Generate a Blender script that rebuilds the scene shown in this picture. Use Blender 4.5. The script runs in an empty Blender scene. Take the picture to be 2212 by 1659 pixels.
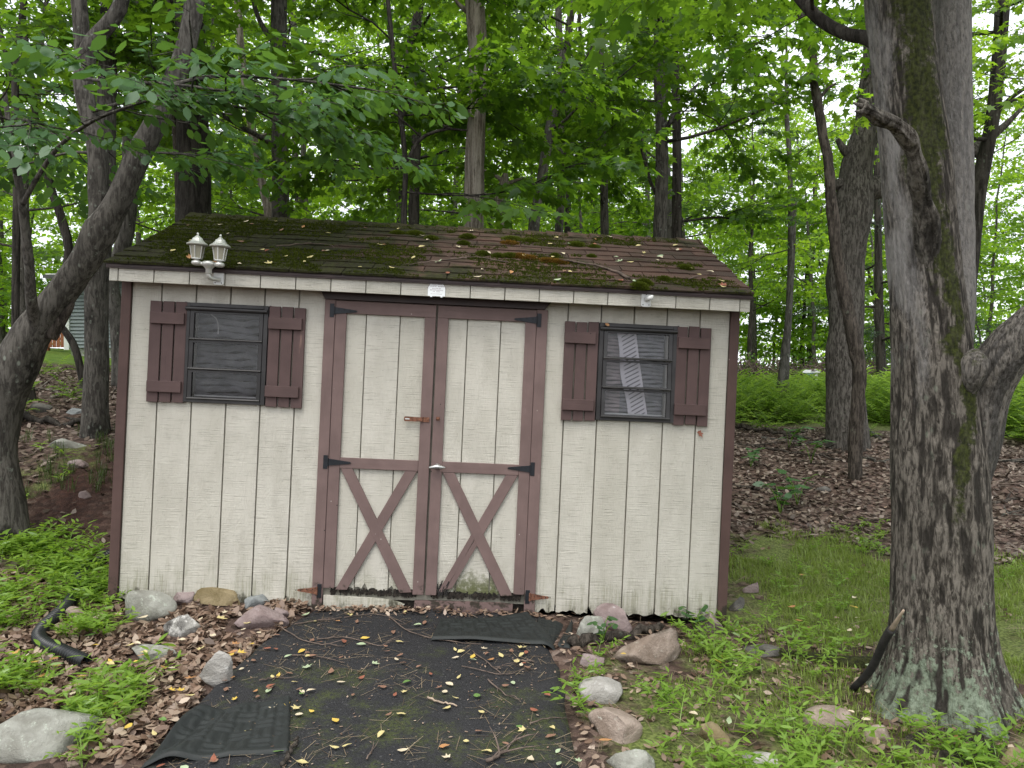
import bpy, bmesh, math, random
import numpy as np
from mathutils import Matrix, Vector, Euler

# ------------------------------------------------------------------ camera, world, sun, exposure
scene = bpy.context.scene
CAM_Z = 1.40
FV = 1622.1                      # focal length in pixels of a 2212-wide picture
cam_data = bpy.data.cameras.new("camera")
cam = bpy.data.objects.new("camera", cam_data)
scene.collection.objects.link(cam)
cam_data.sensor_width = 36.0
cam_data.lens = 36.0 * FV / 2212.0
cam_data.clip_start = 0.05
cam_data.clip_end = 600.0
cam.location = (0, 0, CAM_Z)
cam.rotation_euler = (math.radians(90), 0, 0)
scene.camera = cam

SUN_ELEV, SUN_AZ = math.radians(62), math.radians(200)     # azimuth from +Y towards +X
world = bpy.data.worlds.new("World")
scene.world = world
world.use_nodes = True
wn = world.node_tree
wn.nodes.clear()
w_out = wn.nodes.new("ShaderNodeOutputWorld")
w_bg = wn.nodes.new("ShaderNodeBackground")
w_sky = wn.nodes.new("ShaderNodeTexSky")
w_sky.sky_type = 'NISHITA'
w_sky.sun_disc = False
w_sky.sun_elevation = SUN_ELEV
w_sky.sun_rotation = SUN_AZ
w_sky.air_density = 1.0
w_sky.dust_density = 4.0
w_sky.ozone_density = 1.0
w_mix = wn.nodes.new("ShaderNodeMix")            # high overcast: cloud white over the clear sky
w_mix.data_type = 'RGBA'
w_mix.inputs[0].default_value = 0.80
w_mix.inputs[7].default_value = (8.6, 8.9, 9.2, 1)
wn.links.new(w_sky.outputs[0], w_mix.inputs[6])
wn.links.new(w_mix.outputs[2], w_bg.inputs[0])
w_bg.inputs[1].default_value = 0.12
wn.links.new(w_bg.outputs[0], w_out.inputs[0])

sun_data = bpy.data.lights.new("sun", 'SUN')
sun_data.energy = 1.3
sun_data.angle = math.radians(28)
sun_data.color = (1.0, 0.97, 0.92)
sun = bpy.data.objects.new("sun", sun_data)
scene.collection.objects.link(sun)
_sd = Vector((math.sin(SUN_AZ) * math.cos(SUN_ELEV), math.cos(SUN_AZ) * math.cos(SUN_ELEV), math.sin(SUN_ELEV)))
sun.rotation_euler = _sd.to_track_quat('Z', 'Y').to_euler()
sun.location = _sd * 30

vs = scene.view_settings
scene.display_settings.display_device = 'sRGB'
vs.view_transform = 'Standard'
vs.look = 'None'
vs.exposure = 0.90
vs.gamma = 1.0
vs.use_curve_mapping = False
cy = scene.cycles
cy.max_bounces = 7
cy.diffuse_bounces = 4
cy.glossy_bounces = 3
cy.transmission_bounces = 5
cy.transparent_max_bounces = 8
cy.caustics_reflective = False
cy.caustics_refractive = False
cy.use_denoising = True
cy.denoiser = 'OPENIMAGEDENOISE'
cy.denoising_input_passes = 'RGB_ALBEDO_NORMAL'
cy.denoising_prefilter = 'NONE'
cy.use_adaptive_sampling = False
cy.sample_clamp_indirect = 6.0

# ------------------------------------------------------------------ small helpers
rng = np.random.default_rng(7)
random.seed(7)
COL = scene.collection
PI = math.pi


def link(o, parent=None):
    COL.objects.link(o)
    if parent is not None:
        o.parent = parent
    return o


def tag(o, label=None, cat=None, group=None, kind=None):
    if label: o["label"] = label
    if cat: o["category"] = cat
    if group: o["group"] = group
    if kind: o["kind"] = kind
    return o


def empty(name, loc, label=None, cat=None, group=None, rot=None):
    o = bpy.data.objects.new(name, None)
    o.empty_display_size = 0.05
    o.location = loc
    if rot is not None: o.rotation_euler = rot
    link(o)
    return tag(o, label, cat, group)


def V(px, py, d):
    """a point at depth d (metres along +Y) seen at pixel px, py of the 2212 x 1659 picture"""
    return np.array([(px - 1106) / FV * d, d, CAM_Z - (py - 829.5) / FV * d])


def hash3(i, seed=0):
    h = (i[..., 0] * 374761393 + i[..., 1] * 668265263 + i[..., 2] * 1274126177 + seed * 974711) & 0xffffffff
    h = ((h ^ (h >> 13)) * 1274126177) & 0xffffffff
    h = (h ^ (h >> 16)) & 0xffffff
    return h / float(0xffffff)


def vnoise(p, seed=0):
    p = np.asarray(p, float)
    i = np.floor(p).astype(np.int64)
    f = p - i
    u = f * f * (3 - 2 * f)
    r = 0
    for dx in (0, 1):
        for dy in (0, 1):
            for dz in (0, 1):
                w = (u[..., 0] if dx else 1 - u[..., 0]) * (u[..., 1] if dy else 1 - u[..., 1]) * (u[..., 2] if dz else 1 - u[..., 2])
                r = r + w * hash3(i + np.array([dx, dy, dz]), seed)
    return r


def fbm(p, oct=4, seed=0):
    p = np.asarray(p, float)
    a, s, t = 0.5, 0, 0
    for k in range(oct):
        s = s + a * vnoise(p * 2 ** k, seed + k)
        t += a
        a *= 0.5
    return s / t


def np_mesh(name, verts, loop_counts, loops, smooth=False, face_attr=None, vert_attr=None):
    """mesh from flat numpy arrays"""
    me = bpy.data.meshes.new(name)
    verts = np.asarray(verts, np.float32).reshape(-1, 3)
    loop_counts = np.asarray(loop_counts, np.int32)
    loops = np.asarray(loops, np.int32)
    me.vertices.add(len(verts))
    me.vertices.foreach_set("co", verts.ravel())
    me.loops.add(len(loops))
    me.loops.foreach_set("vertex_index", loops)
    me.polygons.add(len(loop_counts))
    starts = np.concatenate([[0], np.cumsum(loop_counts)[:-1]]).astype(np.int32)
    me.polygons.foreach_set("loop_start", starts)
    me.polygons.foreach_set("loop_total", loop_counts)
    if smooth:
        me.polygons.foreach_set("use_smooth", np.ones(len(loop_counts), bool))
    me.update(calc_edges=True)
    for k, a in (face_attr or {}).items():
        at = me.attributes.new(k, 'FLOAT', 'FACE')
        at.data.foreach_set("value", np.asarray(a, np.float32))
    for k, a in (vert_attr or {}).items():
        at = me.attributes.new(k, 'FLOAT', 'POINT')
        at.data.foreach_set("value", np.asarray(a, np.float32))
    return me


def grid_mesh(name, P, smooth=True, wrap=False, vert_attr=None):
    """P: (n, m, 3) grid of points; wrap joins the m direction"""
    n, m = P.shape[:2]
    idx = np.arange(n * m).reshape(n, m)
    if wrap:
        idx = np.concatenate([idx, idx[:, :1]], 1)
    q = np.stack([idx[:-1, :-1], idx[:-1, 1:], idx[1:, 1:], idx[1:, :-1]], -1).reshape(-1, 4)
    return np_mesh(name, P.reshape(-1, 3), np.full(len(q), 4), q.ravel(), smooth, vert_attr=vert_attr)


def mobj(name, me, mat, parent=None, loc=None):
    o = bpy.data.objects.new(name, me)
    if mat is not None: me.materials.append(mat)
    if loc is not None: o.location = loc
    return link(o, parent)


class MB:
    """collects shapes, builds ONE mesh object"""
    def __init__(self):
        self.v, self.f = [], []

    def add(self, vs, fs):
        b = len(self.v)
        self.v += [tuple(map(float, q)) for q in vs]
        self.f += [tuple(b + i for i in q) for q in fs]
        return self

    def box(self, x0, x1, y0, y1, z0, z1):
        return self.add([(x0, y0, z0), (x1, y0, z0), (x1, y1, z0), (x0, y1, z0), (x0, y0, z1), (x1, y0, z1), (x1, y1, z1), (x0, y1, z1)],
                        [(0, 3, 2, 1), (4, 5, 6, 7), (0, 1, 5, 4), (1, 2, 6, 5), (2, 3, 7, 6), (3, 0, 4, 7)])

    def prism(self, outline, y0, y1):
        """outline [(x, z)...] counter-clockwise seen from -Y, extruded along y"""
        n = len(outline)
        vs = [(x, y0, z) for x, z in outline] + [(x, y1, z) for x, z in outline]
        fs = [tuple(range(n)), tuple(reversed(range(n, 2 * n)))]
        fs += [((i + 1) % n, i, n + i, n + (i + 1) % n) for i in range(n)]
        return self.add(vs, fs)

    def tube(self, pts, radii, sides=8, cap=True):
        vs, fs = tube_arrays(pts, radii, sides)
        b = len(vs)
        self.add(vs, fs)
        if cap:
            n = len(pts)
            o = len(self.v) - b
            self.f.append(tuple(o + i for i in reversed(range(sides))))
            self.f.append(tuple(o + (n - 1) * sides + i for i in range(sides)))
        return self

    def lathe(self, prof, c=(0, 0, 0), sides=16, phase=0.0):
        """prof [(r, z)...] bottom to top, turned about Z through c"""
        vs = []
        for r, z in prof:
            for k in range(sides):
                a = 2 * PI * k / sides + phase
                vs.append((c[0] + r * math.cos(a), c[1] + r * math.sin(a), c[2] + z))
        fs = []
        for i in range(len(prof) - 1):
            for k in range(sides):
                k2 = (k + 1) % sides
                fs.append((i * sides + k, i * sides + k2, (i + 1) * sides + k2, (i + 1) * sides + k))
        fs.append(tuple(reversed(range(sides))))
        fs.append(tuple((len(prof) - 1) * sides + k for k in range(sides)))
        return self.add(vs, fs)

    def mesh(self, name, smooth=False):
        me = bpy.data.meshes.new(name)
        me.from_pydata(self.v, [], self.f)
        me.update()
        if smooth:
            me.polygons.foreach_set("use_smooth", np.ones(len(me.polygons), bool))
        return me

    def build(self, name, mat, parent=None, smooth=False, bevel=0.0, loc=None):
        o = mobj(name, self.mesh(name, smooth), mat, parent, loc)
        if bevel:
            m = o.modifiers.new("bevel", 'BEVEL')
            m.width = bevel
            m.segments = 1
            m.limit_method = 'ANGLE'
        return o


def frames(pts):
    pts = np.asarray(pts, float)
    t = np.gradient(pts, axis=0)
    t /= np.linalg.norm(t, axis=1, keepdims=True) + 1e-9
    ref = np.array([0.0, 0.0, 1.0]) if abs(t[0, 2]) < 0.8 else np.array([0.0, 1.0, 0.0])
    a = np.cross(ref, t[0]); a /= np.linalg.norm(a) + 1e-9
    A = [a]
    for i in range(1, len(pts)):
        a = A[-1] - t[i] * np.dot(A[-1], t[i])
        a /= np.linalg.norm(a) + 1e-9
        A.append(a)
    A = np.array(A)
    return t, A, np.cross(t, A)


def tube_arrays(pts, radii, sides):
    pts = np.asarray(pts, float)
    radii = np.asarray(radii, float) * np.ones(len(pts))
    t, A, B = frames(pts)
    ang = np.arange(sides) * 2 * PI / sides
    P = pts[:, None] + radii[:, None, None] * (np.cos(ang)[None, :, None] * A[:, None] + np.sin(ang)[None, :, None] * B[:, None])
    n = len(pts)
    idx = np.arange(n * sides).reshape(n, sides)
    nx = np.roll(idx, -1, 1)
    q = np.stack([idx[:-1], nx[:-1], nx[1:], idx[1:]], -1).reshape(-1, 4)
    return P.reshape(-1, 3), q


def resample(pts, n):
    """Catmull-Rom through the rows of pts (any width), n samples evenly by index"""
    P = np.asarray(pts, float)
    P = np.vstack([2 * P[0] - P[1], P, 2 * P[-1] - P[-2]])
    m = len(P) - 3
    t = np.linspace(0, m - 1e-6, n)
    i = t.astype(int)
    u = (t - i)[:, None]
    p0, p1, p2, p3 = P[i], P[i + 1], P[i + 2], P[i + 3]
    return 0.5 * (2 * p1 + (p2 - p0) * u + (2 * p0 - 5 * p1 + 4 * p2 - p3) * u ** 2 + (3 * p1 - p0 - 3 * p2 + p3) * u ** 3)


# ------------------------------------------------------------------ node helpers
def nd(nt, typ, ins=None, **props):
    n = nt.nodes.new(typ)
    for k, v in props.items():
        setattr(n, k, v)
    for k, v in (ins or {}).items():
        s = n.inputs[k]
        if isinstance(v, bpy.types.NodeSocket):
            nt.links.new(v, s)
        else:
            s.default_value = v
    return n


def c4(c):
    return c if isinstance(c, bpy.types.NodeSocket) else (c[0], c[1], c[2], 1)


def mixc(nt, f, a, b, mode='MIX'):
    n = nd(nt, "ShaderNodeMix", None, data_type='RGBA', blend_type=mode)
    for i, v in ((0, f), (6, c4(a)), (7, c4(b))):
        if isinstance(v, bpy.types.NodeSocket): nt.links.new(v, n.inputs[i])
        else: n.inputs[i].default_value = v
    return n.outputs[2]


def mth(nt, op, a, b=0.0, c=None, clamp=False):
    n = nd(nt, "ShaderNodeMath", None, operation=op, use_clamp=clamp)
    for i, v in enumerate((a, b, c)):
        if v is None: continue
        if isinstance(v, bpy.types.NodeSocket): nt.links.new(v, n.inputs[i])
        else: n.inputs[i].default_value = v
    return n.outputs[0]


def sstep(nt, x, lo, hi):
    n = nd(nt, "ShaderNodeMapRange", {0: x, 1: lo, 2: hi, 3: 0.0, 4: 1.0}, interpolation_type='SMOOTHSTEP')
    return n.outputs[0]


def noise(nt, vec, scale, detail=4.0, rough=0.55, dist=0.0, color=False):
    n = nd(nt, "ShaderNodeTexNoise", {"Scale": scale, "Detail": detail, "Roughness": rough, "Distortion": dist})
    if vec is not None: nt.links.new(vec, n.inputs["Vector"])
    return n.outputs[1 if color else 0]


def scaled(nt, vec, s, off=None):
    n = nd(nt, "ShaderNodeVectorMath", {0: vec, 1: s}, operation='MULTIPLY')
    if off is not None:
        n = nd(nt, "ShaderNodeVectorMath", {0: n.outputs[0], 1: off}, operation='ADD')
    return n.outputs[0]


def vor(nt, vec, scale, feature='F1', out=0, rand=1.0):
    n = nd(nt, "ShaderNodeTexVoronoi", {"Scale": scale, "Randomness": rand}, feature=feature)
    nt.links.new(vec, n.inputs["Vector"])
    return n.outputs[out]


def objco(nt):
    return nd(nt, "ShaderNodeTexCoord").outputs["Object"]


def objrand(nt):
    return nd(nt, "ShaderNodeObjectInfo").outputs["Random"]


def attr(nt, name):
    return nd(nt, "ShaderNodeAttribute", None, attribute_name=name).outputs["Fac"]


def bump(nt, h, strength=0.5, dist=0.01, normal=None):
    n = nd(nt, "ShaderNodeBump", {"Height": h, "Strength": strength, "Distance": dist})
    if normal is not None: nt.links.new(normal, n.inputs["Normal"])
    return n.outputs[0]


def new_mat(name):
    m = bpy.data.materials.new(name)
    m.use_nodes = True
    nt = m.node_tree
    nt.nodes.clear()
    return m, nt


def finish(nt, color, rough=0.7, normal=None, metal=0.0, spec=0.4):
    p = nd(nt, "ShaderNodeBsdfPrincipled")
    for k, v in (("Base Color", c4(color)), ("Roughness", rough), ("Metallic", metal), ("Specular IOR Level", spec)):
        if isinstance(v, bpy.types.NodeSocket): nt.links.new(v, p.inputs[k])
        else: p.inputs[k].default_value = v
    if normal is not None: nt.links.new(normal, p.inputs["Normal"])
    o = nd(nt, "ShaderNodeOutputMaterial")
    nt.links.new(p.outputs[0], o.inputs[0])
    return p


def simple_mat(name, col, rough=0.6, metal=0.0, var=0.25, scale=9.0, bumpy=0.0, spec=0.4):
    m, nt = new_mat(name)
    co = objco(nt)
    n1 = noise(nt, co, scale, 5)
    f = sstep(nt, n1, 0.3, 0.7)
    dark = tuple(c * (1 - var) for c in col)
    lite = tuple(min(1, c * (1 + var)) for c in col)
    nrm = bump(nt, noise(nt, co, scale * 6, 4), bumpy, 0.004) if bumpy else None
    finish(nt, mixc(nt, f, dark, lite), rough, nrm, metal, spec)
    return m

# ------------------------------------------------------------------ materials
def make_siding():
    m, nt = new_mat("cream_rough_sawn_siding")
    co = objco(nt)
    r = objrand(nt)
    off = nd(nt, "ShaderNodeCombineXYZ", {0: mth(nt, 'MULTIPLY', r, 7.0), 1: 0.0, 2: mth(nt, 'MULTIPLY', r, 13.0)}).outputs[0]
    saw = noise(nt, scaled(nt, co, (6, 6, 165), off), 1.0, 3, 0.6)
    saw2 = noise(nt, scaled(nt, co, (14, 14, 420), off), 1.0, 2, 0.6)
    # long grain figure swirling up the plywood face
    figv = scaled(nt, co, (16, 16, 2.2), off)
    fig = noise(nt, figv, 1.0, 3, 0.5, 1.2)
    rings = mth(nt, 'SINE', mth(nt, 'MULTIPLY', fig, 60.0))
    dirt = noise(nt, scaled(nt, co, (7, 7, 3), off), 1.0, 5, 0.6)
    sep = nd(nt, "ShaderNodeSeparateXYZ", {0: co})
    low = sstep(nt, sep.outputs[2], 0.55, 0.0)
    base = mixc(nt, sstep(nt, dirt, 0.35, 0.7), (0.552, 0.526, 0.460), (0.478, 0.454, 0.392))
    base = mixc(nt, mth(nt, 'MULTIPLY', sstep(nt, saw, 0.56, 0.70), 0.55), base, (0.23, 0.22, 0.18))
    base = mixc(nt, mth(nt, 'MULTIPLY', mth(nt, 'MULTIPLY', r, r), 0.30), base, (0.38, 0.36, 0.29))
    # fine dark flecks
    fl = vor(nt, scaled(nt, co, (26, 26, 70), off), 1.0)
    flm = mth(nt, 'MULTIPLY', sstep(nt, fl, 0.16, 0.06), sstep(nt, dirt, 0.45, 0.62))
    base = mixc(nt, mth(nt, 'MULTIPLY', flm, 0.55), base, (0.13, 0.12, 0.09))
    # algae and splash-back grime creeping up from the ground
    ag = noise(nt, scaled(nt, co, (11, 11, 5)), 1.0, 6, 0.65)
    am = mth(nt, 'MULTIPLY', sstep(nt, mth(nt, 'ADD', ag, mth(nt, 'MULTIPLY', low, 0.34)), 0.66, 0.92), low)
    vst = noise(nt, scaled(nt, co, (90, 90, 4)), 1.0, 3, 0.6)
    am = mth(nt, 'MULTIPLY', am, mth(nt, 'ADD', 0.35, sstep(nt, vst, 0.4, 0.65)), clamp=True)
    base = mixc(nt, mth(nt, 'MULTIPLY', am, 0.50), base, (0.19, 0.19, 0.11))
    vlow = sstep(nt, sep.outputs[2], 0.17, 0.02)
    rot = mth(nt, 'MULTIPLY', sstep(nt, mth(nt, 'ADD', ag, mth(nt, 'MULTIPLY', vlow, 0.30)), 0.80, 0.92), vlow)
    base = mixc(nt, mth(nt, 'MULTIPLY', rot, 0.85), base, (0.035, 0.033, 0.018))
    # mossy bloom at the foot of the right-hand door
    dx = mth(nt, 'ABSOLUTE', mth(nt, 'SUBTRACT', sep.outputs[0], 2.17))
    mz = mth(nt, 'MULTIPLY', sstep(nt, dx, 0.30, 0.10), sstep(nt, sep.outputs[2], 0.42, 0.10))
    mm = sstep(nt, mth(nt, 'ADD', noise(nt, co, 24, 5, 0.65), mth(nt, 'MULTIPLY', mz, 0.5)), 0.72, 0.98)
    mm = mth(nt, 'MULTIPLY', mm, mz)
    base = mixc(nt, mth(nt, 'MULTIPLY', mm, 0.9), base, (0.075, 0.085, 0.02))
    h = mth(nt, 'ADD', mth(nt, 'MULTIPLY', saw, 1.0), mth(nt, 'MULTIPLY', saw2, 0.5))
    h = mth(nt, 'ADD', h, mth(nt, 'MULTIPLY', rings, 0.10))
    finish(nt, base, 0.85, bump(nt, h, 0.75, 0.006), spec=0.25)
    return m


def make_trim(name, col, worn, rotten=True, grain_z=True):
    m, nt = new_mat(name)
    co = objco(nt)
    r = objrand(nt)
    off = nd(nt, "ShaderNodeCombineXYZ", {0: mth(nt, 'MULTIPLY', r, 7.0), 1: 0.0, 2: mth(nt, 'MULTIPLY', r, 13.0)}).outputs[0]
    g = noise(nt, scaled(nt, co, (60, 60, 3) if grain_z else (3, 60, 60), off), 1.0, 4, 0.6)
    big = noise(nt, scaled(nt, co, (5, 5, 5), off), 1.0, 4, 0.6)
    base = mixc(nt, sstep(nt, big, 0.3, 0.72), tuple(c * 0.86 for c in col), tuple(c * 1.12 for c in col))
    base = mixc(nt, mth(nt, 'MULTIPLY', sstep(nt, g, 0.58, 0.74), 0.30), base, tuple(c * 0.6 for c in col))
    # worn streaks where bare wood shows
    ws = noise(nt, scaled(nt, co, (22, 22, 1.6) if grain_z else (1.6, 22, 22), off), 1.0, 3, 0.6)
    wm = mth(nt, 'MULTIPLY', sstep(nt, ws, 0.66, 0.74), sstep(nt, big, 0.5, 0.62))
    base = mixc(nt, mth(nt, 'MULTIPLY', wm, 0.7), base, worn)
    # chips and droppings, nail heads
    v1 = vor(nt, scaled(nt, co, (17, 17, 13), off), 1.0)
    gate = sstep(nt, noise(nt, scaled(nt, co, (4, 4, 4), off), 1.0, 2), 0.5, 0.6)
    base = mixc(nt, mth(nt, 'MULTIPLY', mth(nt, 'MULTIPLY', sstep(nt, v1, 0.075, 0.05), gate), 0.8), base, (0.42, 0.36, 0.33))
    v2 = vor(nt, scaled(nt, co, (11, 11, 9), off), 1.0)
    base = mixc(nt, sstep(nt, v2, 0.045, 0.03), base, (0.012, 0.010, 0.010))
    if rotten:
        sep = nd(nt, "ShaderNodeSeparateXYZ", {0: co})
        low = sstep(nt, sep.outputs[2], 0.24, 0.08)
        nz = noise(nt, co, 18, 5, 0.65)
        rm = mth(nt, 'MULTIPLY', sstep(nt, mth(nt, 'ADD', nz, mth(nt, 'MULTIPLY', low, 0.28)), 0.74, 0.86), low)
        base = mixc(nt, mth(nt, 'MULTIPLY', rm, 0.9), base, (0.025, 0.022, 0.014))
    finish(nt, base, 0.68, bump(nt, mth(nt, 'ADD', g, mth(nt, 'MULTIPLY', big, 0.6)), 0.45, 0.004), spec=0.3)
    return m


def make_shingle():
    m, nt = new_mat("brown_asphalt_shingle")
    co = objco(nt)
    r = objrand(nt)
    sep = nd(nt, "ShaderNodeSeparateXYZ", {0: co})
    gran = noise(nt, co, 520, 2, 0.8)
    blot = noise(nt, co, 9, 5, 0.6)
    a = mixc(nt, r, (0.044, 0.029, 0.022), (0.096, 0.054, 0.040))
    a = mixc(nt, mth(nt, 'MULTIPLY', sstep(nt, blot, 0.35, 0.7), 0.55), a, (0.040, 0.030, 0.024))
    a = mixc(nt, mth(nt, 'MULTIPLY', sstep(nt, gran, 0.50, 0.62), 0.45), a, (0.14, 0.090, 0.070))
    # moss film: thick on the shady end, along the eave and in patches
    mleft = sstep(nt, sep.outputs[0], 2.5, -0.2)
    meave = sstep(nt, sep.outputs[1], 0.22, -0.12)
    mridge = mth(nt, 'MULTIPLY', sstep(nt, sep.outputs[1], 0.62, 1.08), 0.42)
    bias = mth(nt, 'ADD', mth(nt, 'MULTIPLY', mleft, 0.46), mth(nt, 'MULTIPLY', meave, 0.15))
    bias = mth(nt, 'ADD', bias, mth(nt, 'MULTIPLY', mridge, 0.30))
    mo = noise(nt, scaled(nt, co, (4.2, 5.5, 5.5)), 1.0, 6, 0.68)
    mf = sstep(nt, mth(nt, 'ADD', mo, bias), 0.52, 0.74)
    mt = noise(nt, co, 34, 4, 0.6)
    mcol = mixc(nt, sstep(nt, mt, 0.35, 0.7), (0.014, 0.014, 0.007), (0.036, 0.042, 0.010))
    a = mixc(nt, mth(nt, 'MULTIPLY', mf, 0.92), a, mcol)
    h = mth(nt, 'ADD', mth(nt, 'MULTIPLY', gran, 0.35), mth(nt, 'MULTIPLY', mth(nt, 'MULTIPLY', mf, noise(nt, co, 130, 3)), 1.6))
    finish(nt, a, 0.92, bump(nt, h, 0.7, 0.006), spec=0.2)
    return m


def make_ground():
    m, nt = new_mat("forest_floor")
    co = nd(nt, "ShaderNodeNewGeometry").outputs["Position"]
    lv = nd(nt, "ShaderNodeTexVoronoi", {"Scale": 24.0}, feature='F1')
    nt.links.new(mixc(nt, 0.03, co, noise(nt, co, 8, 3, color=True)), lv.inputs["Vector"])
    leafc = nd(nt, "ShaderNodeValToRGB", {0: nd(nt, "ShaderNodeSeparateColor", {0: lv.outputs[1]}).outputs[0]})
    cr = leafc.color_ramp
    cr.interpolation = 'CONSTANT'
    pal = [(0.0, (0.048, 0.032, 0.025)), (0.22, (0.115, 0.076, 0.060)), (0.42, (0.070, 0.046, 0.036)), (0.60, (0.165, 0.115, 0.092)), (0.78, (0.092, 0.062, 0.050)), (0.93, (0.23, 0.175, 0.145))]
    while len(cr.elements) < len(pal): cr.elements.new(0.5)
    for e, (p, c) in zip(cr.elements, pal):
        e.position, e.color = p, (*c, 1)
    big = noise(nt, co, 1.3, 5, 0.6)
    base = mixc(nt, mth(nt, 'MULTIPLY', sstep(nt, big, 0.38, 0.72), 0.6), leafc.outputs[0], (0.040, 0.024, 0.017))
    soil = mixc(nt, sstep(nt, noise(nt, co, 14, 5, 0.7), 0.35, 0.7), (0.026, 0.013, 0.010), (0.070, 0.034, 0.025))
    base = mixc(nt, attr(nt, "soil"), base, soil)
    gn = noise(nt, co, 5, 6, 0.7)
    gm = sstep(nt, mth(nt, 'ADD', gn, mth(nt, 'MULTIPLY', attr(nt, "grass"), 0.55)), 0.72, 0.98)
    gcol = mixc(nt, sstep(nt, noise(nt, co, 60, 3), 0.35, 0.65), (0.075, 0.095, 0.026), (0.165, 0.200, 0.058))
    base = mixc(nt, gm, base, gcol)
    lawn = mixc(nt, sstep(nt, noise(nt, co, 3, 5, 0.7), 0.35, 0.7), (0.10, 0.17, 0.03), (0.17, 0.25, 0.045))
    base = mixc(nt, attr(nt, "lawn"), base, lawn)
    h = mth(nt, 'ADD', mth(nt, 'MULTIPLY', lv.outputs[0], -0.8), noise(nt, co, 70, 4))
    finish(nt, base, 0.9, bump(nt, h, 0.9, 0.02), spec=0.2)
    return m


def make_asphalt():
    m, nt = new_mat("old_asphalt")
    co = nd(nt, "ShaderNodeNewGeometry").outputs["Position"]
    ag = vor(nt, co, 150)
    agc = nd(nt, "ShaderNodeTexVoronoi", {"Scale": 150.0, "Vector": co})
    gr = nd(nt, "ShaderNodeSeparateColor", {0: agc.outputs[1]}).outputs[0]
    base = mixc(nt, gr, (0.011, 0.011, 0.012), (0.024, 0.024, 0.026))
    base = mixc(nt, mth(nt, 'MULTIPLY', sstep(nt, gr, 0.96, 0.99), 0.5), base, (0.085, 0.082, 0.08))
    big = noise(nt, co, 2.2, 5, 0.6)
    base = mixc(nt, mth(nt, 'MULTIPLY', sstep(nt, big, 0.5, 0.75), 0.35), base, (0.036, 0.034, 0.034))
    mo = noise(nt, co, 3.1, 7, 0.7)
    mf = sstep(nt, mth(nt, 'ADD', mo, mth(nt, 'MULTIPLY', attr(nt, "moss"), 0.18)), 0.60, 0.75)
    mf = mth(nt, 'MULTIPLY', mf, sstep(nt, noise(nt, co, 60, 4, 0.7), 0.34, 0.60))
    base = mixc(nt, mth(nt, 'MULTIPLY', mf, 0.75), base, (0.050, 0.062, 0.014))
    h = mth(nt, 'ADD', mth(nt, 'MULTIPLY', ag, -1.0), mth(nt, 'MULTIPLY', noise(nt, co, 12, 4), 1.2))
    finish(nt, base, 0.82, bump(nt, h, 0.6, 0.008), spec=0.35)
    return m


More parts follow.
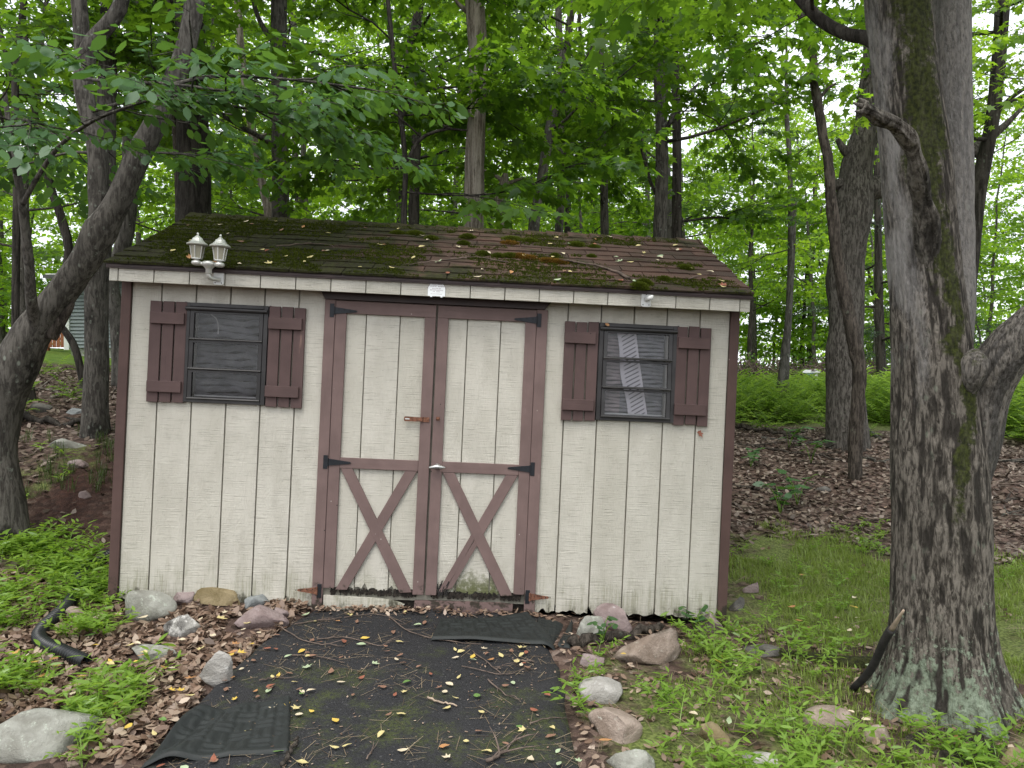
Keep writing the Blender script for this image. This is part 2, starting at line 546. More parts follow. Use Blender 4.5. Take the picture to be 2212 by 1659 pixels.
def make_bark(name, dark, lite, ridge=(16, 16, 2.0), lichen=0.3, lich_col=(0.30, 0.36, 0.27), moss=0.15, strength=0.8, dist=0.03, use_attr=False, blotch=0.45):
    m, nt = new_mat(name)
    co = objco(nt)
    off = nd(nt, "ShaderNodeCombineXYZ", {0: mth(nt, 'MULTIPLY', objrand(nt), 31.0), 1: mth(nt, 'MULTIPLY', objrand(nt), 17.0), 2: 0.0}).outputs[0]
    rv = scaled(nt, co, ridge, off)
    r1 = noise(nt, rv, 1.0, 5, 0.62, 0.6)
    fine = noise(nt, scaled(nt, co, (90, 90, 30)), 1.0, 5, 0.7)
    blot = noise(nt, co, 2.3, 5, 0.6)
    f = mth(nt, 'ADD', mth(nt, 'MULTIPLY', sstep(nt, r1, 0.41, 0.60), 0.80), mth(nt, 'MULTIPLY', sstep(nt, fine, 0.35, 0.65), 0.35), clamp=True)
    base = mixc(nt, f, dark, lite)
    base = mixc(nt, mth(nt, 'MULTIPLY', sstep(nt, blot, 0.42, 0.72), 0.45), base, tuple(c * 0.45 for c in lite))
    if blotch > 0.5:
        base = mixc(nt, mth(nt, 'MULTIPLY', sstep(nt, noise(nt, scaled(nt, co, (3.2, 3.2, 2.2)), 1.0, 6, 0.68), 0.55, 0.62), blotch), base, (0.013, 0.012, 0.010))
    # crusty lichen spots
    ln = noise(nt, co, 11, 6, 0.72)
    lf = sstep(nt, ln, 0.70 - 0.16 * lichen, 0.80 - 0.16 * lichen)
    sp = mth(nt, 'MULTIPLY', sstep(nt, vor(nt, scaled(nt, co, (1, 1, 0.6)), 21), 0.30, 0.12), sstep(nt, noise(nt, co, 4.5, 5, 0.7), 0.50, 0.62))
    lf = mth(nt, 'MAXIMUM', mth(nt, 'MULTIPLY', lf, 0.75), mth(nt, 'MULTIPLY', sp, min(1.0, lichen * 1.4)))
    base = mixc(nt, lf, base, lich_col)
    mn = noise(nt, scaled(nt, co, (5, 5, 2.2)), 1.0, 6, 0.7)
    thr = 0.78 - 0.24 * moss
    mf = sstep(nt, mn, thr, thr + 0.10)
    mcol = mixc(nt, sstep(nt, noise(nt, co, 55, 4), 0.3, 0.7), (0.014, 0.017, 0.006), (0.052, 0.062, 0.013))
    if use_attr:
        g = sstep(nt, noise(nt, co, 26, 5, 0.7), 0.30, 0.62)
        ma = attr(nt, "moss")
        mf = mth(nt, 'MAXIMUM', mth(nt, 'MULTIPLY', mf, 0.6), sstep(nt, mth(nt, 'ADD', ma, mth(nt, 'MULTIPLY', g, 0.45)), 0.62, 0.95))
        base = mixc(nt, mth(nt, 'MULTIPLY', sstep(nt, attr(nt, "furrow"), 0.52, 0.36), 0.85), base, (0.022, 0.019, 0.016))
        pn = noise(nt, co, 30, 6, 0.75)
        pa = attr(nt, "pale")
        pf = mth(nt, 'MULTIPLY', sstep(nt, mth(nt, 'ADD', mth(nt, 'MULTIPLY', pa, 0.33), pn), 0.72, 0.80), sstep(nt, attr(nt, "furrow"), 0.30, 0.46))
        base = mixc(nt, mth(nt, 'MULTIPLY', pf, 0.85), base, mixc(nt, sstep(nt, pn, 0.4, 0.7), (0.125, 0.155, 0.105), (0.29, 0.345, 0.26)))
        base = mixc(nt, mth(nt, 'MULTIPLY', sstep(nt, mth(nt, 'ADD', attr(nt, "smooth"), mth(nt, 'MULTIPLY', fine, 0.4)), 0.6, 1.0), 0.8), base, (0.30, 0.285, 0.27))
    base = mixc(nt, mth(nt, 'MULTIPLY', mf, 0.9), base, mcol)
    h = mth(nt, 'ADD', r1, mth(nt, 'MULTIPLY', fine, 0.35))
    finish(nt, base, 0.93, bump(nt, h, strength, dist), spec=0.15)
    return m


def make_leaf(name, c_dark, c_lite, t_dark, t_lite, gloss=0.05, trans=0.5):
    m, nt = new_mat(name)
    v = attr(nt, "var")
    co = objco(nt)
    n = noise(nt, co, 1.1, 2, 0.5)
    f = mth(nt, 'ADD', mth(nt, 'MULTIPLY', v, 0.65), mth(nt, 'MULTIPLY', mth(nt, 'SUBTRACT', n, 0.32), 0.9), clamp=True)
    d = nd(nt, "ShaderNodeBsdfDiffuse", {0: mixc(nt, f, c_dark, c_lite)})
    t = nd(nt, "ShaderNodeBsdfTranslucent", {0: mixc(nt, f, t_dark, t_lite)})
    a = nd(nt, "ShaderNodeMixShader", {0: trans, 1: d.outputs[0], 2: t.outputs[0]})
    g = nd(nt, "ShaderNodeBsdfGlossy", {"Color": (0.9, 0.95, 1.0, 1), "Roughness": 0.38})
    b = nd(nt, "ShaderNodeMixShader", {0: gloss, 1: a.outputs[0], 2: g.outputs[0]})
    o = nd(nt, "ShaderNodeOutputMaterial", {0: b.outputs[0]})
    return m


def make_litter(name, pal, trans=0.15):
    """dry leaf; the face attribute 'var' picks a colour of its own for each leaf"""
    m, nt = new_mat(name)
    r = nd(nt, "ShaderNodeValToRGB", {0: attr(nt, "var")})
    cr = r.color_ramp
    while len(cr.elements) < len(pal): cr.elements.new(0.5)
    for i, (e, c) in enumerate(zip(cr.elements, pal)):
        e.position, e.color = i / (len(pal) - 1), (*c, 1)
    d = nd(nt, "ShaderNodeBsdfDiffuse", {0: r.outputs[0]})
    t = nd(nt, "ShaderNodeBsdfTranslucent", {0: r.outputs[0]})
    a = nd(nt, "ShaderNodeMixShader", {0: trans, 1: d.outputs[0], 2: t.outputs[0]})
    g = nd(nt, "ShaderNodeBsdfGlossy", {"Roughness": 0.45})
    b = nd(nt, "ShaderNodeMixShader", {0: 0.04, 1: a.outputs[0], 2: g.outputs[0]})
    nd(nt, "ShaderNodeOutputMaterial", {0: b.outputs[0]})
    return m


def make_rock(name, a, b, lich=0.4, lcol=(0.42, 0.43, 0.40), moss=0.15):
    m, nt = new_mat(name)
    co = objco(nt)
    off = nd(nt, "ShaderNodeCombineXYZ", {0: mth(nt, 'MULTIPLY', objrand(nt), 31.0), 1: mth(nt, 'MULTIPLY', objrand(nt), 17.0), 2: 0.0}).outputs[0]
    p = scaled(nt, co, (1, 1, 1), off)
    n1 = noise(nt, p, 9, 6, 0.65, 0.4)
    base = mixc(nt, sstep(nt, n1, 0.32, 0.68), a, b)
    st = noise(nt, scaled(nt, p, (6, 6, 40)), 1.0, 4, 0.6)
    base = mixc(nt, mth(nt, 'MULTIPLY', sstep(nt, st, 0.52, 0.7), 0.4), base, tuple(c * 0.55 for c in a))
    l = noise(nt, p, 20, 6, 0.72)
    base = mixc(nt, mth(nt, 'MULTIPLY', sstep(nt, l, 0.66 - 0.18 * lich, 0.76 - 0.18 * lich), 0.85), base, lcol)
    mo = noise(nt, p, 7, 6, 0.7)
    base = mixc(nt, mth(nt, 'MULTIPLY', sstep(nt, mo, 0.74 - 0.2 * moss, 0.84 - 0.2 * moss), 0.85), base, (0.06, 0.075, 0.018))
    h = mth(nt, 'ADD', n1, mth(nt, 'MULTIPLY', noise(nt, p, 70, 5, 0.7), 0.5))
    finish(nt, base, 0.88, bump(nt, h, 0.8, 0.02), spec=0.25)
    return m


def make_glass(name, tint=0.75):
    m, nt = new_mat(name)
    fr = nd(nt, "ShaderNodeFresnel", {0: 1.45})
    t = nd(nt, "ShaderNodeBsdfTransparent", {0: (tint, tint, tint * 1.02, 1)})
    g = nd(nt, "ShaderNodeBsdfGlossy", {"Color": (1, 1, 1, 1), "Roughness": 0.06})
    a = nd(nt, "ShaderNodeMixShader", {0: fr.outputs[0], 1: t.outputs[0], 2: g.outputs[0]})
    # dust and water marks on the pane
    co = objco(nt)
    dm = mth(nt, 'ADD', mth(nt, 'MULTIPLY', sstep(nt, noise(nt, co, 30, 5, 0.7), 0.45, 0.8), 0.10), mth(nt, 'MULTIPLY', sstep(nt, vor(nt, co, 38), 0.09, 0.05), 0.55))
    d = nd(nt, "ShaderNodeBsdfDiffuse", {0: (0.35, 0.34, 0.32, 1)})
    b = nd(nt, "ShaderNodeMixShader", {0: dm, 1: a.outputs[0], 2: d.outputs[0]})
    nd(nt, "ShaderNodeOutputMaterial", {0: b.outputs[0]})
    return m


M = {}
M['siding'] = make_siding()
M['groove'] = simple_mat("siding_groove", (0.23, 0.215, 0.175), 0.9)
M['trim'] = make_trim("mauve_brown_trim", (0.160, 0.108, 0.099), (0.26, 0.19, 0.17))
M['trim_h'] = make_trim("mauve_brown_rail", (0.160, 0.108, 0.099), (0.26, 0.19, 0.17), grain_z=False)
M['shutter'] = make_trim("dark_maroon_shutter", (0.092, 0.057, 0.053), (0.24, 0.15, 0.12), rotten=False)
M['shutter_h'] = make_trim("dark_maroon_batten", (0.092, 0.057, 0.053), (0.24, 0.15, 0.12), rotten=False, grain_z=False)
M['corner'] = make_trim("brown_corner_board", (0.085, 0.050, 0.043), (0.22, 0.15, 0.12))
M['shingle'] = make_shingle()
M['drip'] = simple_mat("brown_drip_edge", (0.040, 0.024, 0.022), 0.5)
M['soffit'] = simple_mat("dark_underside", (0.10, 0.075, 0.06), 0.9)
M['inside'] = simple_mat("shed_inside", (0.06, 0.05, 0.045), 0.9)
M['black_metal'] = simple_mat("black_hinge", (0.018, 0.020, 0.024), 0.45, 0.4)
M['rust'] = simple_mat("rusty_steel", (0.17, 0.075, 0.045), 0.8, 0.2, var=0.5, scale=60, bumpy=0.5)
M['nickel'] = simple_mat("pale_nickel", (0.62, 0.62, 0.60), 0.28, 0.85)
M['window_frame'] = simple_mat("dark_bronze_aluminium", (0.036, 0.034, 0.034), 0.42, 0.3)
M['glass'] = make_glass("window_glass")
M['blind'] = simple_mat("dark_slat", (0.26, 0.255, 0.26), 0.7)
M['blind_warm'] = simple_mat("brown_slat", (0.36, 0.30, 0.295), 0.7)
M['rotwood'] = simple_mat("rotten_wood", (0.022, 0.017, 0.013), 0.95, var=0.7, scale=45, bumpy=0.8)
M['sill_white'] = M['siding']
M['lamp_metal'] = simple_mat("silver_lamp_metal", (0.62, 0.62, 0.58), 0.35, 0.55, var=0.15)
M['lamp_white'] = simple_mat("white_bracket", (0.62, 0.62, 0.60), 0.4, 0.0, var=0.12)
M['lamp_glass'] = simple_mat("frosted_cream_glass", (0.33, 0.31, 0.23), 0.35, 0.0, var=0.1)
M['sign'] = simple_mat("white_enamel_sign", (0.80, 0.82, 0.82), 0.3, 0.0, var=0.04)
M['sign_ink'] = simple_mat("maroon_print", (0.13, 0.045, 0.055), 0.6)
M['screw'] = simple_mat("dark_screw", (0.03, 0.03, 0.03), 0.5, 0.5)
M['ground'] = make_ground()
M['asphalt'] = make_asphalt()
M['rubber'] = simple_mat("black_rubber_mat", (0.013, 0.016, 0.015), 0.62, var=0.2, scale=30, bumpy=0.2)
M['pipe'] = simple_mat("black_drain_pipe", (0.012, 0.013, 0.015), 0.38, var=0.2)
M['bark_hero'] = make_bark("grey_maple_bark", (0.024, 0.020, 0.016), (0.190, 0.168, 0.142), ridge=(64, 64, 15), lichen=0.18, moss=0.40, strength=1.0, dist=0.02, use_attr=True)
M['bark_left'] = make_bark("smooth_dark_bark", (0.034, 0.030, 0.026), (0.115, 0.106, 0.092), ridge=(38, 38, 7), lichen=0.50, lich_col=(0.25, 0.275, 0.23), moss=0.40, strength=0.8, dist=0.015, blotch=0.85)
M['bark_oak'] = make_bark("furrowed_oak_bark", (0.028, 0.024, 0.020), (0.165, 0.150, 0.132), ridge=(40, 40, 8), lichen=0.15, moss=0.1, strength=1.0, dist=0.04)
M['stub'] = make_bark("grey_broken_stub", (0.035, 0.028, 0.022), (0.215, 0.195, 0.165), ridge=(34, 34, 9), lichen=0.2, lich_col=(0.26, 0.27, 0.22), moss=0.30, strength=1.0, dist=0.03, blotch=0.75)
M['bark_dead'] = make_bark("bare_dead_wood", (0.075, 0.060, 0.045), (0.270, 0.240, 0.200), ridge=(26, 26, 1.6), lichen=0.15, lich_col=(0.24, 0.25, 0.19), moss=0.30, strength=0.8, dist=0.012)
M['bark_snag'] = make_bark("rotting_snag_bark", (0.018, 0.015, 0.012), (0.098, 0.082, 0.068), ridge=(40, 40, 7.0), lichen=0.1, moss=0.15, strength=1.0, dist=0.025)
M['bark_grey'] = make_bark("grey_woodland_bark", (0.036, 0.033, 0.028), (0.125, 0.117, 0.102), ridge=(24, 24, 5), lichen=0.35, moss=0.32, strength=0.8, dist=0.02)
M['bark_black'] = make_bark("dark_woodland_bark", (0.014, 0.012, 0.010), (0.062, 0.055, 0.047), ridge=(22, 22, 3.0), lichen=0.15, moss=0.38, strength=0.9, dist=0.03)
M['twig'] = simple_mat("dry_twig", (0.115, 0.085, 0.068), 0.9, var=0.45, scale=20)
M['twig_pale'] = simple_mat("pale_dry_stick", (0.30, 0.23, 0.17), 0.85, var=0.3, scale=20)
M['twig_char'] = simple_mat("charred_stick", (0.018, 0.016, 0.015), 0.8, var=0.5, scale=30, bumpy=0.5)
M['leaf_maple'] = make_leaf("maple_leaf", (0.036, 0.088, 0.014), (0.092, 0.175, 0.025), (0.100, 0.225, 0.011), (0.270, 0.460, 0.026), 0.02, 0.55)
M['leaf_blue'] = make_leaf("dogwood_leaf", (0.046, 0.108, 0.040), (0.115, 0.215, 0.078), (0.085, 0.200, 0.026), (0.200, 0.370, 0.044), 0.025, 0.42)
M['leaf_lime'] = make_leaf("sunny_maple_leaf", (0.075, 0.155, 0.016), (0.150, 0.260, 0.032), (0.240, 0.450, 0.018), (0.430, 0.640, 0.044), 0.02, 0.60)  # brighter copy of the maple leaf; the clearing's light put into its colour
M['needle'] = make_leaf("pine_needle", (0.018, 0.040, 0.016), (0.045, 0.080, 0.030), (0.02, 0.05, 0.01), (0.05, 0.10, 0.02), 0.03, 0.2)
M['stilt'] = make_leaf("stiltgrass_leaf", (0.140, 0.255, 0.030), (0.250, 0.385, 0.066), (0.260, 0.460, 0.026), (0.430, 0.620, 0.070), 0.03, 0.45)
M['grass'] = make_leaf("lawn_grass_blade", (0.150, 0.205, 0.040), (0.280, 0.345, 0.095), (0.220, 0.330, 0.034), (0.370, 0.480, 0.085), 0.02, 0.4)
M['grass_dark'] = make_leaf("shade_grass_blade", (0.045, 0.070, 0.018), (0.095, 0.135, 0.036), (0.060, 0.105, 0.014), (0.130, 0.190, 0.030), 0.02, 0.35)  # darker copy of the grass; the bank's shade put into its colour
M['fern'] = make_leaf("fern_frond", (0.090, 0.165, 0.026), (0.215, 0.325, 0.065), (0.200, 0.370, 0.030), (0.410, 0.580, 0.080), 0.02, 0.48)
M['moss'] = make_leaf("roof_moss", (0.030, 0.038, 0.008), (0.105, 0.130, 0.018), (0.03, 0.04, 0.006), (0.11, 0.14, 0.014), 0.0, 0.3)
M['moss_rust'] = make_leaf("rusty_moss", (0.10, 0.055, 0.012), (0.20, 0.11, 0.02), (0.1, 0.06, 0.01), (0.18, 0.1, 0.02), 0.0, 0.3)
M['straw'] = make_litter("dry_straw", [(0.10, 0.075, 0.05), (0.24, 0.18, 0.12), (0.36, 0.29, 0.19)])
M['litter'] = make_litter("dry_leaf_litter", [(0.075, 0.045, 0.030), (0.180, 0.115, 0.080), (0.285, 0.198, 0.145), (0.200, 0.130, 0.090), (0.400, 0.305, 0.230), (0.140, 0.086, 0.058), (0.490, 0.390, 0.295)])
M['litter_dark'] = make_litter("shaded_leaf_litter", [(0.062, 0.046, 0.035), (0.135, 0.101, 0.079), (0.195, 0.150, 0.119), (0.31, 0.255, 0.21)])  # darker copy of the litter; woodland shade put into its colours
LEAFCOL = {'yellow': (0.55, 0.38, 0.070), 'pale_yellow': (0.52, 0.44, 0.20), 'pale_green': (0.34, 0.41, 0.25), 'green': (0.11, 0.20, 0.05), 'orange': (0.38, 0.19, 0.075), 'brown': (0.21, 0.115, 0.075), 'red_brown': (0.24, 0.085, 0.05), 'cream': (0.55, 0.47, 0.33)}
for _k, _c in LEAFCOL.items():
    M['fl_' + _k] = simple_mat("fallen_leaf_" + _k, _c, 0.6, var=0.3, scale=45)

# ------------------------------------------------------------------ terrain
_cp = [(0, 0, -0.22), (-2.5, 0, -0.22), (2.5, 0, -0.25), (0, -6, -0.35), (-8, -4, -0.2), (8, -4, -0.5), (0, 2.4, -0.13), (-2.2, 2.8, -0.14), (2.2, 2.8, -0.17),
       (0.0, 3.4, -0.07), (-1.4, 3.6, -0.05), (1.4, 3.5, -0.12), (-2.1, 4.2, 0.04), (-1.2, 4.3, 0.045), (0.1, 4.4, -0.01), (1.4, 4.4, -0.13), (2.4, 4.2, -0.08), (3.6, 4.2, -0.06),
       (-3.1, 4.6, 0.10), (-3.9, 4.6, 0.17), (-2.8, 5.6, 0.30), (-3.6, 5.4, 0.31), (-3.7, 6.0, 0.60), (-3.6, 6.7, 0.86), (-4.4, 7.2, 0.95), (-2.2, 6.9, 0.75), (-5.5, 5.5, 0.40), (-7, 7, 1.0),
       (-3.5, 9, 1.20), (-6, 12, 1.50), (-11.8, 20, 2.0), (-14, 25, 2.5), (0, 7.2, 0.42), (0, 10, 0.80), (0, 15, 1.15), (0, 25, 1.5),
       (1.6, 5.6, -0.03), (2.6, 6.2, 0.03), (3.4, 7.7, 0.32), (4.24, 9.5, 0.60), (5.5, 9.0, 0.52), (5.5, 11, 0.73), (8, 14, 0.90), (10, 22, 1.12), (17, 26, 0.95), (5, 20, 1.1),
       (5, 6, 0.02), (8, 8, 0.2), (12, 10, 0.4), (0, 45, 1.8), (-30, 45, 3.0), (30, 45, 1.2), (-40, 10, 2.2), (40, 10, 0.3), (-40, 90, 3.5), (40, 90, 1.5), (0, 90, 2.5), (-40, -20, 0.5), (40, -20, -0.8), (0, -40, -0.6),
       (-200, 200, 4), (200, 200, 2), (-200, -200, 0), (200, -200, -1)]
_cp = np.array(_cp, float)


def _tps(r):
    return np.where(r > 1e-9, r ** 2 * np.log(np.maximum(r, 1e-9)), 0.0)


_n = len(_cp)
_K = _tps(np.linalg.norm(_cp[:, None, :2] - _cp[None, :, :2], axis=2)) + np.eye(_n) * 0.35
_Pm = np.hstack([np.ones((_n, 1)), _cp[:, :2]])
_A = np.block([[_K, _Pm], [_Pm.T, np.zeros((3, 3))]])
_sol = np.linalg.solve(_A, np.concatenate([_cp[:, 2], np.zeros(3)]))


def gz(x, y, rough=True):
    x = np.asarray(x, float); y = np.asarray(y, float)
    sh = x.shape
    xf, yf = x.ravel(), y.ravel()
    z = np.empty(len(xf))
    for s in range(0, len(xf), 20000):
        a, b = xf[s:s + 20000], yf[s:s + 20000]
        r = np.hypot(a[:, None] - _cp[None, :, 0], b[:, None] - _cp[None, :, 1])
        z[s:s + 20000] = _tps(r) @ _sol[:_n] + _sol[_n] + _sol[_n + 1] * a + _sol[_n + 2] * b
    if rough:
        p = np.stack([xf, yf, np.zeros_like(xf)], 1)
        z += (fbm(p * 1.1, 3, 3) - 0.5) * 0.10 * np.clip((np.hypot(xf, yf - 3) - 1.0) / 6, 0.25, 1) + (vnoise(p * 6, 5) - 0.5) * 0.018
    return z.reshape(sh)


def gz1(x, y):
    return float(gz(np.array([x]), np.array([y]))[0])


def G(px, py, dmin=1.5, dmax=60):
    """where the ray through a pixel of the 2212 x 1659 picture meets the ground"""
    d = np.concatenate([np.arange(dmin, 12, 0.02), np.arange(12, dmax, 0.1)])
    P = (np.array([(px - 1106) / FV, 1, -(py - 829.5) / FV])[None] * d[:, None]) + np.array([0, 0, CAM_Z])
    below = P[:, 2] < gz(P[:, 0], P[:, 1])
    i = int(np.argmax(below)) if below.any() else len(d) - 1
    return np.array([P[i, 0], P[i, 1], gz1(P[i, 0], P[i, 1])])


def in_poly(x, y, poly):
    x = np.asarray(x); y = np.asarray(y)
    c = np.zeros(x.shape, bool)
    n = len(poly)
    for i in range(n):
        x0, y0 = poly[i][:2]; x1, y1 = poly[(i + 1) % n][:2]
        t = ((y0 > y) != (y1 > y)) & (x < (x1 - x0) * (y - y0) / (y1 - y0 + 1e-12) + x0)
        c ^= t
    return c


def poly_dist(x, y, poly):
    """signed distance, positive inside"""
    d = np.full(np.shape(x), 1e9)
    n = len(poly)
    for i in range(n):
        a = np.array(poly[i][:2]); b = np.array(poly[(i + 1) % n][:2])
        ab = b - a
        t = np.clip(((x - a[0]) * ab[0] + (y - a[1]) * ab[1]) / (ab @ ab + 1e-12), 0, 1)
        d = np.minimum(d, np.hypot(x - a[0] - t * ab[0], y - a[1] - t * ab[1]))
    return np.where(in_poly(x, y, poly), d, -d)


def px_poly(pts):
    return [tuple(G(a, b)[:2]) for a, b in pts]


# the shed's own frame, needed by things that keep clear of it
SH_EUL = Euler((0, 0.0452, 0.037), 'XYZ')
SH_M = Matrix.Translation((-2.394, 4.482, CAM_Z - 1.283)) @ SH_EUL.to_matrix().to_4x4()
SH_MN = np.array(SH_M)
SH_W, SH_D = 3.70, 2.186
SH_FOOT = [tuple((SH_M @ Vector(q))[:2]) for q in ((0, 0, 0), (SH_W, 0, 0), (SH_W, SH_D, 0), (0, SH_D, 0))]


def SW(u, w, v):
    """shed-local (across, back, up) to world"""
    return np.array(SH_M @ Vector((u, w, v)))


# asphalt apron outline in world x, y
PAD = px_poly([(646, 1326), (560, 1395), (486, 1468), (430, 1520), (300, 1660)]) + [(-1.7, 1.8), (-2.2, 0.5), (-2.4, -3), (1.2, -3), (0.9, 0.5), (0.6, 2.2)] + px_poly([(1254, 1655), (1236, 1560), (1226, 1500), (1208, 1440), (1196, 1395), (1226, 1345)]) + [tuple(SW(2.62, 0.03, 0)[:2]), tuple(SW(1.15, 0.03, 0)[:2])]

# regions
REG_LAWN = [tuple(SW(3.72, 0.1, 0)[:2])] + px_poly([(1570, 1210), (1640, 1165), (1780, 1165), (1930, 1205), (2140, 1225)]) + [(7.5, 6.3), (7.5, 3.0), (3.2, 2.6)] + px_poly([(2212, 1500), (2160, 1490), (1900, 1400), (1600, 1345)])
REG_STILT_R = px_poly([(1222, 1460), (1270, 1420), (1470, 1420), (1490, 1365), (1560, 1355), (1640, 1395), (1860, 1405), (1880, 1480), (1990, 1590), (2212, 1510)]) + [(4.6, 3.2), (4.6, 1.6), (0.75, 1.6)] + px_poly([(1262, 1700), (1240, 1560)])
REG_STILT_L = [px_poly(q) for q in ([(-40, 1190), (60, 1172), (180, 1175), (200, 1215), (170, 1245), (60, 1255), (-40, 1245)], [(100, 1255), (180, 1225), (250, 1250), (295, 1290), (270, 1320), (190, 1335), (110, 1320)],
                                       [(-40, 1300), (40, 1280), (90, 1340), (80, 1385), (100, 1420), (110, 1500), (-40, 1510)], [(100, 1350), (200, 1345), (240, 1385), (150, 1400)],
                                       [(120, 1470), (230, 1440), (330, 1500), (300, 1570), (200, 1580), (150, 1520)], [(40, 1600), (200, 1600), (230, 1670), (40, 1680)], [(-40, 1020), (120, 960), (240, 955), (235, 990), (100, 1080), (-40, 1150)])]
REG_SOIL = px_poly([(30, 1170), (60, 1050), (160, 975), (250, 965), (262, 1190), (150, 1190)]) + [tuple(SW(-0.2, 0.8, 0)[:2])]
REG_FERN = [(2.6, 11.3), (4.4, 11.0), (5.2, 10.6), (8.0, 10.2), (12, 9.2), (22, 10.5), (26, 21), (16, 22.5), (9.5, 22), (3.0, 23)]
REG_LITTER_L = [tuple(SW(1.2, -0.01, 0)[:2])] + px_poly([(646, 1330), (560, 1400), (486, 1470), (430, 1525), (300, 1650), (-60, 1660), (-60, 1240), (250, 1230)]) + [tuple(SW(0.0, 0.0, 0)[:2])]


def _axis(lo, hi, step, far, grow=1.09):
    a = list(np.arange(lo, hi, step))
    s, x = step, a[-1]
    while x < far:
        s *= grow
        x += s
        a.append(x)
    s, x, b = step, lo, []
    while x > -far:
        s *= grow
        x -= s
        b.append(x)
    return np.array(b[::-1] + a)


_gx = _axis(-4.2, 4.6, 0.045, 210)
_gy = _axis(2.2, 9.0, 0.05, 210)
_X, _Y = np.meshgrid(_gx, _gy)
_Z = gz(_X, _Y)
_pd = poly_dist(_X, _Y, PAD)
_Z = _Z - 0.05 * np.clip((_pd + 0.02) / 0.12, 0, 1)          # excavated under the apron
_fd = poly_dist(_X, _Y, SH_FOOT)
_Z = np.where(_fd > 0.06, np.minimum(_Z, -0.10 - 0.02 * _X), _Z)     # the shed stands on levelled earth
_fx, _fy = _X.ravel(), _Y.ravel()


def soft(poly, w):
    return np.clip(poly_dist(_fx, _fy, poly) / w * 0.5 + 0.5, 0, 1)


_rn = (fbm(np.stack([_fx * 1.7, _fy * 1.7, 0 * _fx], 1), 4, 61) - 0.5) * 1.5
_gr = np.maximum(np.clip((poly_dist(_fx, _fy, REG_LAWN) + _rn) / 0.7 * 0.5 + 0.5, 0, 1), soft(REG_STILT_R, 0.3) * 0.75)
for q in REG_STILT_L: _gr = np.maximum(_gr, soft(q, 0.2) * 0.6)
_gr = np.maximum(_gr, soft(REG_FERN, 1.0) * 0.9)
_lw = np.clip((_fx * -1 - 7.5) / 2, 0, 1) * np.clip((_fy - 18.2) / 1.0, 0, 1) + np.clip((_fx - 3) / 2, 0, 1) * np.clip((_fy - 21.5) / 1.5, 0, 1)
ground = mobj("ground", grid_mesh("ground", np.stack([_X, _Y, _Z], -1), True, vert_attr={"grass": _gr, "soil": soft(REG_SOIL, 0.3), "lawn": np.clip(_lw, 0, 1)}), M['ground'])
tag(ground, kind="structure")

# asphalt apron: real thickness, rounded down at its edges
_px = np.arange(-2.9, 1.9, 0.025); _py = np.concatenate([np.arange(-3.2, 2.2, 0.12), np.arange(2.2, 4.75, 0.025)])
_PX, _PY = np.meshgrid(_px, _py)
_d = poly_dist(_PX, _PY, PAD) + (fbm(np.stack([_PX * 4, _PY * 4, 0 * _PX], -1), 3, 11) - 0.5) * 0.09


def pad_z(x, y, d):
    t = np.clip((d + 0.03) / 0.10, 0, 1)
    s = np.sqrt(np.clip(1 - (1 - t) ** 2, 0, 1))
    p = np.stack([x, y, 0 * x], -1)
    q = np.clip((y - 3.6) / 0.85, 0, 1)
    return gz(x, y, False) - 0.10 + 0.135 * s - 0.040 * q * q * (3 - 2 * q) + (fbm(p * 2.2, 3, 21) - 0.5) * 0.035


_PZ = pad_z(_PX, _PY, _d)
_keep = _d > -0.06
_idx = np.arange(_PX.size).reshape(_PX.shape)
_q = np.stack([_idx[:-1, :-1], _idx[:-1, 1:], _idx[1:, 1:], _idx[1:, :-1]], -1).reshape(-1, 4)
_q = _q[_keep.ravel()[_q].all(1)]
_moss = np.clip(1 - np.abs(_PY - 3.25) / 0.9, 0, 1)
driveway = mobj("driveway", np_mesh("driveway", np.stack([_PX, _PY, _PZ], -1), np.full(len(_q), 4), _q.ravel(), True, vert_attr={"moss": _moss.ravel()}), M['asphalt'])
tag(driveway, kind="structure")


def surf(x, y):
    """top of whatever lies at x, y: apron or ground"""
    x = np.atleast_1d(np.asarray(x, float)); y = np.atleast_1d(np.asarray(y, float))
    d = poly_dist(x, y, PAD)
    return np.where(d > -0.02, np.maximum(pad_z(x, y, d), gz(x, y) - 0.05), gz(x, y))


def GS(px, py):
    """pixel to a point on apron or ground"""
    d = np.arange(1.8, 14, 0.012)
    P = (np.array([(px - 1106) / FV, 1, -(py - 829.5) / FV])[None] * d[:, None]) + np.array([0, 0, CAM_Z])
    z = surf(P[:, 0], P[:, 1])
    b = P[:, 2] < z
    i = int(np.argmax(b)) if b.any() else len(d) - 1
    return np.array([P[i, 0], P[i, 1], z[i]])

# ------------------------------------------------------------------ the shed
shed = empty("shed", SH_M.to_translation(), "cream board shed with mauve double doors and mossy brown shingle roof", "shed", rot=SH_EUL)
GR0, GRS = 0.217, 0.2035
grooves = [0.042] + [GR0 + GRS * k for k in range(17)] + [SH_W - 0.042]
GAP = 0.0045
WALL_TOP = 1.97
DL, DR = 1.19, 2.534            # outer edges of the door jambs
D_TOP = 1.848
WINS = [(0.37, 0.857, 1.195, 1.79), (2.853, 3.332, 1.195, 1.788)]
HOLES = [(grooves[2], grooves[4], 1.225, 1.765), (grooves[14], grooves[16], 1.225, 1.765)]


def ragged(u0, u1, v, amp, n=9, seed=0, deep=0.0):
    r = random.Random(seed)
    out = []
    for i in range(n + 1):
        t = i / n
        dv = r.uniform(0, amp)
        if deep and r.random() < 0.25: dv += deep * r.random()
        out.append((u0 + (u1 - u0) * t, v + dv))
    return out


